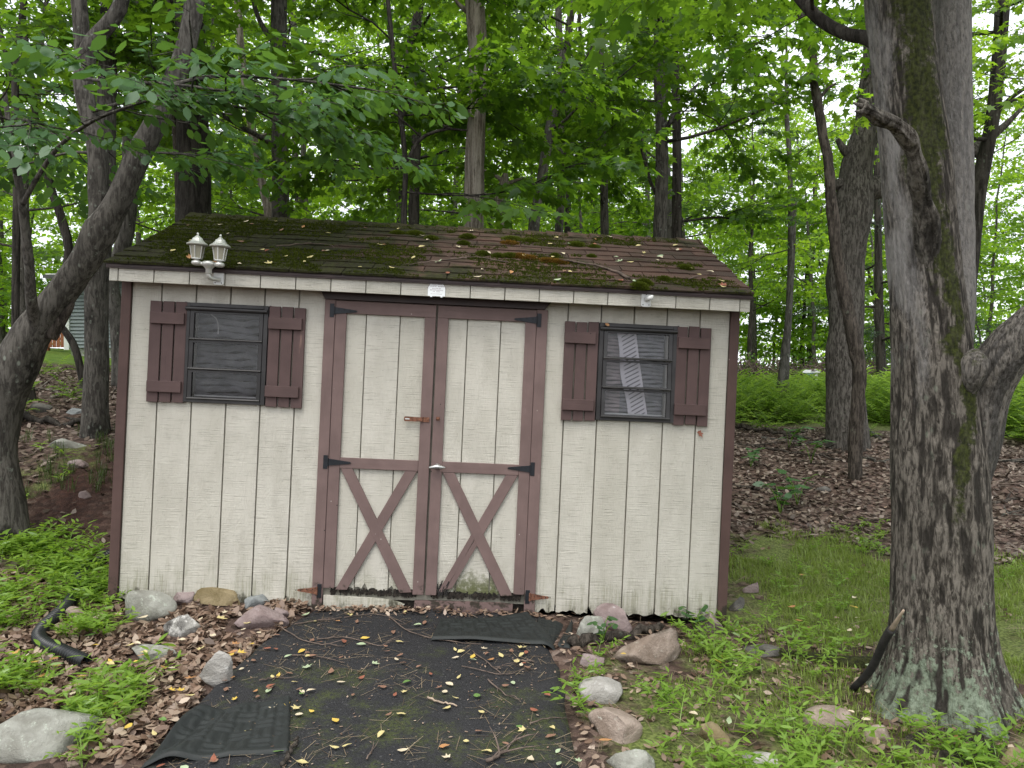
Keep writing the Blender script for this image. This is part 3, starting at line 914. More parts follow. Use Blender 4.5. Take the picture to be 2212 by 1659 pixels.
def board(parent, u0, u1, v0, v1, w0, w1, mat, name="siding_board", rag=0.0, deep=0.0, seed=0, bevel=0.0015):
    if rag:
        lo = ragged(u0, u1, v0, rag, 9, seed, deep)
        return MB().prism(lo + [(u1, v1), (u0, v1)], w0, w1).build(name, mat, parent)
    return MB().box(u0, u1, w0, w1, v0, v1).build(name, mat, parent, bevel=bevel)


for i in range(len(grooves) - 1):
    a, b = grooves[i] + GAP, grooves[i + 1] - GAP
    segs = [(0.0, WALL_TOP)]
    for (h0, h1, h2, h3) in HOLES:
        if a >= h0 - 0.01 and b <= h1 + 0.01:
            segs = [(0.0, h2), (h3, WALL_TOP)]
    if b > DL + 0.02 and a < DR - 0.02:
        if a < DL: segs, b = [(0.0, WALL_TOP)], DL + 0.03
        elif b > DR: segs, a = [(0.0, WALL_TOP)], DR - 0.03
        else: segs = [(D_TOP + 0.006, WALL_TOP)]
    for (v0, v1) in segs:
        ragv = (0.012 if a < 2.5 else 0.022) if v0 == 0.0 else 0.0
        board(shed, a, b, v0, v1, 0.0, 0.012, M['siding'], rag=ragv, deep=0.05 if 2.45 < a < 3.0 else 0.0, seed=i + 40)

# wall core behind the boards (shows as the groove lines), floor and inner faces
core = MB()
us = [0.03] + sorted([h for H in HOLES for h in H[:2]]) + [SH_W - 0.03]
for i in range(len(us) - 1):
    hole = [H for H in HOLES if us[i] >= H[0] - 1e-6 and us[i + 1] <= H[1] + 1e-6]
    if hole:
        core.box(us[i], us[i + 1], 0.0125, 0.05, 0.05, hole[0][2]); core.box(us[i], us[i + 1], 0.0125, 0.05, hole[0][3], WALL_TOP)
    else:
        core.box(us[i], us[i + 1], 0.0125, 0.05, 0.05, WALL_TOP)
core.build("wall_core", M['groove'], shed)
RIDGE_W, RIDGE_V, EAVE_W, EAVE_V = 1.093, 2.530, -0.15, 1.978
slope = (RIDGE_V - EAVE_V) / (RIDGE_W - EAVE_W)


def roof_v(w):
    return RIDGE_V - abs(w - RIDGE_W) * slope


MB().box(0.05, SH_W - 0.05, 0.06, SH_D - 0.05, 0.02, 0.06).build("floor_board", M['inside'], shed)
for side, u0, u1 in ((0, 0.012, 0.05), (1, SH_W - 0.05, SH_W - 0.012)):
    gable = [(0.02, 0.0), (SH_D - 0.02, 0.0), (SH_D - 0.02, roof_v(SH_D) - 0.05), (RIDGE_W, RIDGE_V - 0.05), (0.02, roof_v(0.0) - 0.05)]
    mb = MB()
    n = len(gable)
    vsg = [(u0, w, v) for w, v in gable] + [(u1, w, v) for w, v in gable]
    mb.add(vsg, [tuple(range(n)), tuple(reversed(range(n, 2 * n)))] + [((k + 1) % n, k, n + k, n + (k + 1) % n) for k in range(n)])
    mb.build("gable_wall", M['groove'], shed)
    # boards on the gable end
    wcur, k = 0.05, 0
    while wcur < SH_D - 0.05:
        wn_ = min(wcur + GRS, SH_D - 0.045)
        uo0, uo1 = (0.0, 0.011) if side == 0 else (SH_W - 0.011, SH_W)
        a, b = wcur + GAP, wn_ - GAP
        ol = [(a, 0.0), (b, 0.0), (b, roof_v(b) - 0.045)] + ([(RIDGE_W, RIDGE_V - 0.045)] if a < RIDGE_W < b else []) + [(a, roof_v(a) - 0.045)]
        m2 = len(ol)
        MB().add([(uo0, w, v) for w, v in ol] + [(uo1, w, v) for w, v in ol], [tuple(range(m2)), tuple(reversed(range(m2, 2 * m2)))] + [((q + 1) % m2, q, m2 + q, m2 + (q + 1) % m2) for q in range(m2)]).build("siding_board", M['siding'], shed)
        wcur, k = wn_, k + 1
MB().box(0.03, SH_W - 0.03, SH_D - 0.05, SH_D - 0.012, 0.0, roof_v(SH_D) - 0.03).build("back_wall", M['groove'], shed)
for i in range(len(grooves) - 1):
    board(shed, grooves[i] + GAP, grooves[i + 1] - GAP, 0.0, roof_v(SH_D) - 0.03, SH_D - 0.0115, SH_D, M['siding'])

# corner boards
for (u0, u1) in ((-0.014, 0.042), (SH_W - 0.042, SH_W + 0.014)):
    MB().box(u0, u1, -0.016, 0.0, -0.06 if u0 < 1 else -0.02, 1.93).build("corner_board", M['corner'], shed, bevel=0.002)
    a, b = (u0, u0 + 0.0135) if u0 < 0 else (u1 - 0.0135, u1)
    MB().box(a, b, 0.0005, 0.055, -0.05, 1.97).build("corner_board", M['corner'], shed, bevel=0.002)
    MB().box(u0, u1, SH_D, SH_D + 0.016, -0.05, 1.93).build("corner_board", M['corner'], shed, bevel=0.002)

# fascia of short board pieces, nailed up with dark joints, brown drip edge above
fj = [-0.036, 0.017] + [0.017 + 0.2043 * k for k in range(1, 18)] + [3.672, 3.736]
for i in range(len(fj) - 1):
    if fj[i + 1] - fj[i] < 0.02: continue
    MB().box(fj[i] + 0.003, fj[i + 1] - 0.003, -0.130, -0.118, 1.884, 1.972).build("fascia_board", M['siding'], shed, bevel=0.0015)
MB().box(-0.03, 3.73, -0.1175, -0.100, 1.888, 1.968).build("fascia_backing", M['groove'], shed)
MB().box(-0.03, 3.73, -0.0995, 0.0, 1.930, 1.940).build("soffit", M['soffit'], shed)
MB().box(-0.045, 3.745, -0.146, -0.132, 1.958, 1.984).build("drip_edge", M['drip'], shed)

# roof: deck, rows of shingle tabs (front slope tab by tab), ridge caps
U0, U1 = -0.052, SH_W + 0.052
roof = MB()
tdk = 0.03
for sgn in (1, -1):
    wE = EAVE_W if sgn == 1 else 2 * RIDGE_W - EAVE_W
    ol = [(wE, EAVE_V - tdk + 0.018), (RIDGE_W, RIDGE_V - tdk), (RIDGE_W, RIDGE_V - 0.004), (wE, EAVE_V)]
    roof.add([(U0 + 0.01, w, v) for w, v in ol] + [(U1 - 0.01, w, v) for w, v in ol], [(0, 1, 2, 3), (7, 6, 5, 4), (1, 0, 4, 5), (2, 1, 5, 6), (3, 2, 6, 7), (0, 3, 7, 4)])
roof_o = roof.build("roof", M['drip'], shed)
sl_len = math.hypot(RIDGE_W - EAVE_W, RIDGE_V - EAVE_V)
sa = math.atan(slope)
NC = 11
expo = (sl_len + 0.01) / NC
TABW = 0.3048
rs = random.Random(3)


def shingle(sgn, u0, u1, s0, lift):
    """one tab lying on the slope, s measured up from the eave"""
    s1 = min(s0 + expo + 0.05, sl_len)
    t0, t1 = 0.0100 + lift, 0.0035
    c, s_ = math.cos(sa), math.sin(sa)
    pts = []
    nu = 5
    jit = [rs.uniform(-0.004, 0.004) for _ in range(nu)]
    vsl, fs = [], []
    for k in range(nu):
        u = u0 + (u1 - u0) * k / (nu - 1)
        wav = 0.0025 * math.sin(u * 9 + s0 * 7) + rs.uniform(-0.001, 0.0015)
        for (sv, tv) in ((s0 + jit[k], 0.0), (s0 + jit[k], t0 + wav), (s1, t1), (s1, 0.0)):
            w = EAVE_W - 0.012 + sv * c - tv * s_
            v = EAVE_V + 0.004 + sv * s_ + tv * c
            if sgn == -1: w = 2 * RIDGE_W - w
            vsl.append((u, w, v))
    for k in range(nu - 1):
        a, b = 4 * k, 4 * k + 4
        q = [(a, b, b + 1, a + 1), (a + 1, b + 1, b + 2, a + 2), (a + 2, b + 2, b + 3, a + 3)]
        fs += q if sgn == 1 else [tuple(reversed(x)) for x in q]
    e = [(0, 1, 2, 3), (4 * nu - 1, 4 * nu - 2, 4 * nu - 3, 4 * nu - 4)]
    fs += e if sgn == 1 else [tuple(reversed(x)) for x in e]
    return vsl, fs


rear = MB()
for c in range(NC):
    u = U0 - (0.0 if c % 2 else TABW / 2) + rs.uniform(-0.02, 0.02)
    while u < U1 - 0.01:
        a, b = max(u + 0.003, U0), min(u + TABW - 0.003, U1)
        if b - a > 0.03:
            vv, ff = shingle(1, a, b, c * expo, rs.uniform(0, 0.004))
            MB().add(vv, ff).build("shingle", M['shingle'], roof_o)
            vv, ff = shingle(-1, a, b, c * expo, rs.uniform(0, 0.004))
            rear.add(vv, ff)
        u += TABW
tag(rear.build("rear_shingles", M['shingle'], roof_o), kind="stuff")
u = U0 - 0.01
while u < U1:
    l = 0.165
    h0, h1 = 0.022 + rs.uniform(0, 0.005), 0.012
    a, b = u, min(u + l + 0.035, U1 + 0.01)
    hw = 0.115
    vsr = []
    for (uu, hh) in ((a, h0), (b, h1)):
        dz = hw * slope
        vsr += [(uu, RIDGE_W - hw, RIDGE_V + hh - dz), (uu, RIDGE_W - 0.02, RIDGE_V + hh + 0.002), (uu, RIDGE_W + 0.02, RIDGE_V + hh + 0.002), (uu, RIDGE_W + hw, RIDGE_V + hh - dz),
                (uu, RIDGE_W + hw, RIDGE_V + hh - dz - 0.006), (uu, RIDGE_W, RIDGE_V + hh - 0.012), (uu, RIDGE_W - hw, RIDGE_V + hh - dz - 0.006)]
    fr = [tuple(range(7)), tuple(reversed(range(7, 14)))] + [((k + 1) % 7, k, 7 + k, 7 + (k + 1) % 7) for k in range(7)]
    MB().add(vsr, fr).build("ridge_shingle", M['shingle'], roof_o)
    u += l


# windows
def window(u0, u1, v0, v1, tilt, nband, warm):
    o = MB()
    fw = 0.026
    o.box(u0, u0 + fw, -0.022, 0.045, v0, v1); o.box(u1 - fw, u1, -0.022, 0.045, v0, v1)
    o.box(u0 + fw, u1 - fw, -0.022, 0.045, v0, v0 + 0.020); o.box(u0 + fw, u1 - fw, -0.022, 0.045, v1 - 0.022, v1)
    win = o.build("window", M['window_frame'], shed, bevel=0.0015)
    MB().tube([(u0 + 0.004, -0.030, v1 - 0.036), (u1 - 0.004, -0.030, v1 - 0.036)], [0.012, 0.012], 10).build("head_rail", M['window_frame'], win, smooth=False)
    for sx in (u0 - 0.012, u1 + 0.002):
        MB().box(sx, sx + 0.010, -0.010, 0.0, v0 - 0.004, v1 + 0.004).build("flange", M['window_frame'], win)
    zs = [1.745, 1.568, 1.391, 1.214]
    for k in range(3):
        zt, zb = zs[k] - 0.003, zs[k + 1] + 0.003
        a, b = u0 + fw + 0.003, u1 - fw - 0.003
        y0 = -0.012

        def tl(v, y):
            return y0 + y - (zt - v) * math.tan(tilt)
        sash = MB()
        st = 0.022
        for (p, q, r_, s_) in ((a, a + st, zb, zt), (b - st, b, zb, zt), (a + st, b - st, zb, zb + 0.012), (a + st, b - st, zt - 0.012, zt)):
            vsx = []
            for yy in (-0.010, 0.010):
                for (uu, vv) in ((p, r_), (q, r_), (q, s_), (p, s_)):
                    vsx.append((uu, tl(vv, yy), vv))
            sash.add(vsx, [(0, 1, 2, 3), (7, 6, 5, 4), (1, 0, 4, 5), (2, 1, 5, 6), (3, 2, 6, 7), (0, 3, 7, 4)])
        sash.tube([(a, tl(zb, -0.013), zb + 0.002), (b, tl(zb, -0.013), zb + 0.002)], [0.006, 0.006], 6)
        sash.build("sash", M['window_frame'], win)
        MB().add([(a + st - 0.003, tl(zb, 0.002), zb + 0.01), (b - st + 0.003, tl(zb, 0.002), zb + 0.01), (b - st + 0.003, tl(zt, 0.002), zt - 0.01), (a + st - 0.003, tl(zt, 0.002), zt - 0.01)], [(0, 1, 2, 3)]).build("pane", M['glass'], win)
    # wavy bands added behind the glass to imitate reflected lap siding
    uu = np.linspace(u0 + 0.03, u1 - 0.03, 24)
    hh = (v1 - v0 - 0.06) / nband
    for k in range(nband):
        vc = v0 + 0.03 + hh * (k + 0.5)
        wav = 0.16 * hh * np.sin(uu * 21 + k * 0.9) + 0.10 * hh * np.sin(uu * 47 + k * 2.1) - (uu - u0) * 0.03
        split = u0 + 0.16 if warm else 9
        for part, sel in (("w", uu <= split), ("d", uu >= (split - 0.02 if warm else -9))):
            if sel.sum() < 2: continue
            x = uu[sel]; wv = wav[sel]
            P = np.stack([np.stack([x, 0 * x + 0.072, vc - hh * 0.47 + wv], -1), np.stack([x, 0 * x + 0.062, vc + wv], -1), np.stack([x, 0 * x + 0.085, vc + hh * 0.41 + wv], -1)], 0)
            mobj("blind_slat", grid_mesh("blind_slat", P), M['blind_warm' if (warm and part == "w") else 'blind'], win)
    return win


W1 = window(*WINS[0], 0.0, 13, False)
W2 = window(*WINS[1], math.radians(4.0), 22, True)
# grey pull cord caught in the left-hand window, pale strips imitating a reflected line low in both windows
MB().tube(resample([(0.500, 0.030, 1.728), (0.535, 0.030, 1.700), (0.548, 0.028, 1.655), (0.549, 0.028, 1.610)], 14), 0.003, 6).build("pull_cord", simple_mat("pale_cord", (0.55, 0.54, 0.50), 0.7), W1)
MB().box(0.425, 0.805, 0.020, 0.034, 1.232, 1.240).build("sill_strip", M['lamp_white'], W1)
MB().box(2.905, 3.28, 0.020, 0.034, 1.232, 1.240).build("sill_strip", M['lamp_white'], W2)


def make_reflection_mat():
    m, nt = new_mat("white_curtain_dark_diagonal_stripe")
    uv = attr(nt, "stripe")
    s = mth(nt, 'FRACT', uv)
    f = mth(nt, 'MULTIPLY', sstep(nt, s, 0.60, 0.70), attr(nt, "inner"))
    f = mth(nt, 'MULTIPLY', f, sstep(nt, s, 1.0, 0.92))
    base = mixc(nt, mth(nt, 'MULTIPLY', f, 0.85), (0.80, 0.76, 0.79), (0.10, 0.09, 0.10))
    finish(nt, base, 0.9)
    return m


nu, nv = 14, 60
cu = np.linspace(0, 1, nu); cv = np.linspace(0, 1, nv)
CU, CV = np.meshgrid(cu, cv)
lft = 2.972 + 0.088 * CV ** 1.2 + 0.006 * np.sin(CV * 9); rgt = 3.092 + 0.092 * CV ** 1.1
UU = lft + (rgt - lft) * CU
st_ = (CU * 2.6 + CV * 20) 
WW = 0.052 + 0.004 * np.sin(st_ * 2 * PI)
refl_me = grid_mesh("curtain", np.stack([UU, WW, 1.742 - CV * 0.505], -1), vert_attr={"stripe": st_.ravel(), "inner": ((CU > 0.16) & (CU < 0.90)).astype(float).ravel()})
o = mobj("curtain", refl_me, make_reflection_mat(), W2)  # added strip standing in for a pale reflection in the pane
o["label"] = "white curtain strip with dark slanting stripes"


# board-and-batten shutters
def shutter(u0, u1, v0, v1, seed):
    r = random.Random(seed)
    w = (u1 - u0 - 0.018) / 3
    root = MB().box(u0 + 0.02, u1 - 0.02, -0.004, 0.0005, v0 + 0.06, v1 - 0.06).build("shutter", M['groove'], shed)
    for k in range(3):
        a = u0 + k * (w + 0.009)
        dv = r.uniform(-0.004, 0.004)
        MB().box(a, a + w, -0.024, -0.005, v0 + dv, v1 + dv).build("shutter_slat", M['shutter'], root, bevel=0.002)
    for (b0, b1, du) in ((v1 - 0.134, v1 - 0.065, r.uniform(-0.006, 0.004)), (v0 + 0.062, v0 + 0.129, r.uniform(-0.006, 0.004))):
        MB().box(u0 + 0.004 + du, u1 - 0.012 + du, -0.043, -0.0245, b0, b1).build("shutter_batten", M['shutter_h'], root, bevel=0.002)
    return root


for k, (a, b) in enumerate(((0.162, 0.378), (0.864, 1.078), (2.641, 2.847), (3.330, 3.540))):
    shutter(a, b, 1.186, 1.788, k + 5)

# door frame
MB().box(DL, DL + 0.063, -0.020, -0.0005, -0.035, D_TOP).build("door_jamb", M['trim'], shed, bevel=0.002)
MB().box(DR - 0.066, DR, -0.020, -0.0005, -0.04, D_TOP).build("door_jamb", M['trim'], shed, bevel=0.002)
MB().prism([(DL + 0.0, D_TOP + 0.001), (DR - 0.02, D_TOP + 0.001), (DR + 0.025, 1.905), (DL - 0.03, 1.905)], -0.030, -0.0008).build("door_header", M['drip'], shed, bevel=0.002)  # the fascia's shade over the header is put into this dark colour
# rotten gap and sill boards below the doors
MB().box(DL + 0.065, DR - 0.068, 0.028, 0.06, -0.03, 0.14).build("rotten_sill_beam", M['rotwood'], shed)
MB().prism([(1.258, -0.03), (1.58, -0.035), (1.70, 0.0), (1.745, 0.028), (1.70, 0.045), (1.60, 0.06), (1.40, 0.066), (1.258, 0.070)], -0.010, 0.010).build("sill_board", M['sill_white'], shed)
MB().prism([(1.800, -0.03), (2.400, -0.03), (2.400, 0.052), (2.30, 0.058), (1.806, 0.056)], -0.012, 0.010).build("sill_board", M['trim_h'], shed)


def door(u0, u1, mirror, seed):
    """door leaf: siding boards, stiles, rails, crossed braces"""
    r = random.Random(seed)
    root = MB().box(u0 + 0.01, u1 - 0.01, 0.010, 0.0155, 0.12, D_TOP - 0.02).build("door", M['groove'], shed)
    st = 0.066
    bl = [u0 + 0.03] + [g for g in grooves if u0 + 0.07 < g < u1 - 0.07] + [u1 - 0.03]
    for i in range(len(bl) - 1):
        lo = ragged(bl[i] + GAP * 0.8, bl[i + 1] - GAP * 0.8, 0.100, 0.022, 10, seed * 7 + i, 0.03)
        MB().prism(lo + [(bl[i + 1] - GAP * 0.8, 1.82), (bl[i] + GAP * 0.8, 1.82)], 0.0, 0.009).build("siding_board", M['siding'], root)
    top, bot = D_TOP - 0.004, 0.093
    MB().box(u0, u1, -0.019, -0.0006, top - 0.075, top).build("rail", M['trim_h'], root, bevel=0.002)
    for (a, b) in ((u0, u0 + st), (u1 - st, u1)):
        outer = (a == u0) != mirror
        MB().box(a, b, -0.0185, -0.0006, bot + (0.022 if outer else 0.0), top - 0.0755).build("stile", M['trim'], root, bevel=0.002)
    a, b = u0 + st + 0.0005, u1 - st - 0.0005
    MB().box(a, b, -0.0188, -0.0006, 0.838, 0.902).build("rail", M['trim_h'], root, bevel=0.002)
    # the brace falling to the right runs through; the other is cut in two
    hw = 0.072
    y0, y1 = -0.0178, -0.0006
    tl, br = (a + 0.004, 0.837), (b - 0.004, 0.100)
    MB().prism([(tl[0], tl[1]), (br[0] - hw, br[1]), (br[0], br[1] + 0.006), (tl[0] + hw, tl[1])], y0, y1).build("brace", M['trim'], root, bevel=0.002)
    tr, bl_ = (b - 0.004, 0.837), (a + 0.004, 0.104)

    def lerp(p, q, t): return (p[0] + (q[0] - p[0]) * t, p[1] + (q[1] - p[1]) * t)
    ul, ur = (tr[0] - hw, tr[1]), tr
    ll, lr = bl_, (bl_[0] + hw, bl_[1] + 0.004)
    MB().prism([lerp(ll, ul, 0.560), lerp(lr, ur, 0.440), ur, ul], y0 + 0.001, y1).build("brace", M['trim'], root, bevel=0.002)
    if mirror:   # right-hand door: this lower brace has split and rotted at the foot
        for (s0, s1, e) in ((0.0, 0.46, 0.02), (0.54, 1.0, 0.07)):
            p0, p1 = lerp(ll, lr, s0), lerp(ll, lr, s1)
            q0, q1 = lerp(lerp(ll, ul, 0.545), lerp(lr, ur, 0.425), s0), lerp(lerp(ll, ul, 0.545), lerp(lr, ur, 0.425), s1)
            a0, a1 = lerp(p0, q0, e), lerp(p1, q1, e * 1.5)
            b0, b1 = lerp(p0, q0, 0.5), lerp(p1, q1, 0.5)
            b0 = (b0[0] + (0.0 if s0 == 0 else -0.003), b0[1]); b1 = (b1[0] + (0.004 if s0 == 0 else 0.0), b1[1])
            MB().prism([a0, a1, b1, q1, q0, b0], y0 + 0.001, y1).build("brace", M['trim'], root)
        pr = MB()
        for k in range(16):
            u_, v_ = ll[0] + r.uniform(-0.004, 0.06), 0.10 + r.uniform(-0.02, 0.06)
            pr.tube([(u_, -0.012, v_), (u_ + r.uniform(0.0, 0.02), -0.018, v_ + r.uniform(0.02, 0.06))], [0.005, 0.002], 5)
        tag(pr.build("rotten_splinters", M['twig_char'], root), kind="stuff")
    else:
        MB().prism([ll, lr, lerp(lr, ur, 0.425), lerp(ll, ul, 0.545)], y0 + 0.001, y1).build("brace", M['trim'], root, bevel=0.002)
    # crumbling black edge along the foot of the leaf
    rb = MB()
    for k in range(110):
        u_ = r.uniform(u0 + 0.03, u1 - 0.03)
        s = r.uniform(0.003, 0.016)
        t_ = 0.100 + r.uniform(-0.004, 0.022) ** 1
        b_ = 0.088 - r.uniform(0, 0.022)
        y_ = r.uniform(-0.004, 0.0)
        rb.prism([(u_, b_ + r.uniform(0, 0.01)), (u_ + s * 0.7, b_), (u_ + s * 1.5, t_ - r.uniform(0, 0.008)), (u_ + s * 0.4, t_)], y_, 0.008)
    tag(rb.build("rotten_edge", M['rotwood'], root), kind="stuff")
    return root


doorL = door(1.2555, 1.857, False, 3)
doorR = door(1.8685, 2.4660, True, 4)


def hinge(parent, u, v, dirn, mat, mat2, w, length=0.145):
    """T hinge: upright plate at u, strap tapering off in direction dirn"""
    MB().box(u - 0.013, u + 0.013, w - 0.004, w, v - 0.041, v + 0.041).build("hinge_plate", mat, parent, bevel=0.001)
    h = MB().prism([(u + dirn * 0.016, v - 0.021), (u + dirn * (length), v - 0.006), (u + dirn * (length + 0.008), v), (u + dirn * length, v + 0.006), (u + dirn * 0.016, v + 0.021)][::(1 if dirn > 0 else -1)], w - 0.0045, w - 0.0005)
    h.tube([(u + dirn * 0.014, w - 0.005, v - 0.024), (u + dirn * 0.014, w - 0.005, v + 0.024)], [0.005, 0.005], 8)
    h.build("hinge_strap", mat2, parent)
    s = MB()
    for t in (0.04, 0.075, 0.11, 0.138):
        s.lathe([(0.0038, 0.0), (0.0024, 0.002)], (0, 0, 0), 8)
        for q in range(len(s.v) - 16, len(s.v)):
            x, y, z = s.v[q]
            s.v[q] = (u + dirn * t + x, w - 0.005 - z, v + y + (0.008 if t < 0.09 else 0))
    tag(s.build("hinge_screws", M['screw'], parent), kind="stuff")


hinge(doorL, 1.234, 1.783, 1, M['black_metal'], M['black_metal'], -0.0195)
hinge(doorR, 2.482, 1.783, -1, M['black_metal'], M['black_metal'], -0.0195)
hinge(doorL, 1.236, 0.872, 1, M['black_metal'], M['black_metal'], -0.0195)
hinge(doorR, 2.482, 0.880, -1, M['black_metal'], M['black_metal'], -0.0195)
hinge(shed, 1.234, 0.098, -1, M['black_metal'], M['rust'], -0.0205, 0.125)
hinge(shed, 2.486, 0.105, 1, M['black_metal'], M['rust'], -0.0205, 0.125)
# hasp, staple, turn handle
MB().box(1.800, 1.845, -0.023, -0.0195, 1.137, 1.166).build("hasp_plate", M['rust'], doorL)
MB().prism([(1.694, 1.143), (1.700, 1.137), (1.806, 1.139), (1.806, 1.164), (1.700, 1.167), (1.694, 1.161)], -0.030, -0.026).build("hasp", M['rust'], doorL)
MB().box(1.701, 1.727, -0.031, -0.0302, 1.149, 1.156).build("hasp_slot", M['lamp_white'], doorL)
MB().tube([(1.803, -0.0265, 1.137), (1.803, -0.0265, 1.167)], [0.005, 0.005], 8).build("hasp_pin", M['rust'], doorL)
MB().box(1.886, 1.908, -0.0215, -0.0192, 1.150, 1.172).tube(resample([(1.889, -0.020, 1.161), (1.891, -0.034, 1.161), (1.897, -0.041, 1.161), (1.903, -0.034, 1.161), (1.905, -0.020, 1.161)], 12), 0.003, 6).build("staple", M['rust'], doorR)
hm = MB().lathe([(0.018, 0.0), (0.018, 0.004), (0.010, 0.008), (0.009, 0.03), (0.012, 0.034)], (0, 0, 0), 14)
hm.v = [(1.906 + x, -0.0195 - z, 0.872 + y) for x, y, z in hm.v]
hp = resample([(1.856, -0.048, 0.866), (1.880, -0.052, 0.870), (1.906, -0.054, 0.874), (1.932, -0.052, 0.872), (1.957, -0.048, 0.870)], 15)
hm.tube(hp, 0.0035 + 0.0095 * np.sin(np.linspace(0, PI, 15)) ** 0.8, 10)
hm.build("turn_handle", M['nickel'], doorR, smooth=True)


# ------------------------------------------------------------------ lamp, bare bracket and maker's sign on the fascia
def on_shed(name, u, w, v, label, cat, group=None):
    return empty(name, tuple(SW(u, w, v)), label, cat, group, rot=SH_EUL)


def plate_outline(a, b, r=0.012):
    out = []
    for (cx, cz, a0) in ((a - r, b - r, 0), (-a + r, b - r, 90), (-a + r, -b + r, 180), (a - r, -b + r, 270)):
        for k in range(4):
            t = math.radians(a0 + 30 * k)
            out.append((cx + r * math.cos(t), cz + r * math.sin(t)))
    return out


def bracket_plate(root):
    MB().prism(plate_outline(0.029, 0.042)[::-1][::-1], -0.010, -0.0005).build("mounting_plate", M['lamp_white'], root, bevel=0.0015)
    s = MB()
    for (x, z) in ((-0.018, -0.030), (0.018, -0.030), (0.0, 0.031)):
        b = len(s.v)
        s.lathe([(0.0035, 0), (0.003, 0.0012)], (0, 0, 0), 8)
        s.v[b:] = [(x + p, -0.0102 - r_, z + q) for p, q, r_ in s.v[b:]]
    tag(s.build("screws", M['screw'], root), kind="stuff")


lamp = on_shed("twin_lantern", 0.596, -0.1305, 1.930, "silver twin lantern wall lamp with frosted glass on the shed fascia", "lamp")
bracket_plate(lamp)
MB().tube(resample([(0.004, -0.008, -0.010), (-0.004, -0.045, -0.014), (-0.022, -0.075, -0.012), (-0.030, -0.085, 0.004), (-0.030, -0.086, 0.030)], 16), [0.012] * 16, 12).build("arm", M['lamp_metal'], lamp, smooth=True)
MB().lathe([(0.014, 0.0), (0.017, 0.004), (0.017, 0.028), (0.021, 0.034), (0.033, 0.046), (0.037, 0.056), (0.037, 0.066), (0.030, 0.072), (0.014, 0.076)], (-0.030, -0.086, 0.008), 20).build("hub", M['lamp_metal'], lamp, smooth=True)
for k, (dx, dz) in enumerate(((-0.070, 0.006), (0.062, 0.000))):
    cx, cyy, cz = -0.030 + dx, -0.086 - 0.01 * k, 0.056 + dz
    MB().tube([(-0.030 + 0.02 * (1 if dx > 0 else -1), -0.086, 0.066), (cx, cyy, cz + 0.004)], [0.012, 0.010], 10).build("cross_arm", M['lamp_metal'], lamp, smooth=True)
    lan = MB().lathe([(0.016, -0.006), (0.027, 0.0), (0.029, 0.008), (0.026, 0.016), (0.016, 0.020), (0.013, 0.026), (0.030, 0.029), (0.030, 0.033)], (cx, cyy, cz), 20).build("lantern", M['lamp_metal'], lamp, smooth=False)
    b0, b1, r0, r1 = cz + 0.033, cz + 0.104, 0.028, 0.039
    MB().lathe([(r0 - 0.002, b0 - cz), (r1 - 0.002, b1 - cz)], (cx, cyy, cz), 6, PI / 6).build("lantern_glass", M['lamp_glass'], lan)
    fr = MB()
    for q in range(6):
        a = q * PI / 3 + PI / 6
        fr.tube([(cx + r0 * math.cos(a), cyy + r0 * math.sin(a), b0), (cx + r1 * math.cos(a), cyy + r1 * math.sin(a), b1)], [0.0028, 0.0032], 5)
    fr.build("lantern_ribs", M['lamp_metal'], lan)
    MB().lathe([(0.040, 0.0), (0.058, 0.002), (0.060, 0.007), (0.056, 0.011), (0.040, 0.022), (0.034, 0.030), (0.031, 0.032), (0.027, 0.042), (0.017, 0.049), (0.015, 0.052), (0.009, 0.057), (0.004, 0.060), (0.0065, 0.066), (0.006, 0.071), (0.002, 0.076)], (cx, cyy, b1 + 0.001), 6 * 2, PI / 6).build("lantern_cap", M['lamp_metal'], lan)

br = on_shed("bare_lamp_bracket", 3.104, -0.1305, 1.925, "small white lamp bracket with no lamp on the fascia", "bracket")
bracket_plate(br)
MB().tube([(0.0, -0.010, 0.004), (0.010, -0.045, 0.006), (0.020, -0.060, 0.010)], [0.015, 0.014, 0.012], 12).build("arm_stub", M['lamp_white'], br, smooth=True)
MB().tube([(0.022, -0.058, -0.004), (0.022, -0.062, 0.024)], [0.009, 0.009], 10).build("elbow", M['lamp_white'], br, smooth=True)

sg = on_shed("sign", 1.8615, -0.1308, 1.930, "small white barn-shaped maker's sign on the fascia above the doors", "sign")
sh_ol = [(-0.051, -0.044), (0.051, -0.044), (0.051, 0.000), (0.052, 0.004), (0.036, 0.034), (0.000, 0.049), (-0.036, 0.034), (-0.052, 0.004), (-0.051, 0.000)]
MB().prism(sh_ol, -0.0035, -0.0006).build("plate", M['sign'], sg)
for x in (-0.030, 0.030):
    MB().box(x - 0.006, x + 0.006, -0.0045, -0.0006, -0.050, -0.0445).build("tab", M['sign'], sg)
rim = MB()
for (p, q) in (((-0.0525, 0.004), (-0.0365, 0.0345)), ((-0.0365, 0.0345), (0, 0.0495)), ((0, 0.0495), (0.0365, 0.0345)), ((0.0365, 0.0345), (0.0525, 0.004)), ((-0.0525, 0.004), (-0.0505, 0.0)), ((0.0525, 0.004), (0.0505, 0.0))):
    rim.tube([(p[0], -0.0038, p[1]), (q[0], -0.0038, q[1])], [0.0011, 0.0011], 5)
rim.build("rim", M['sign_ink'], sg)
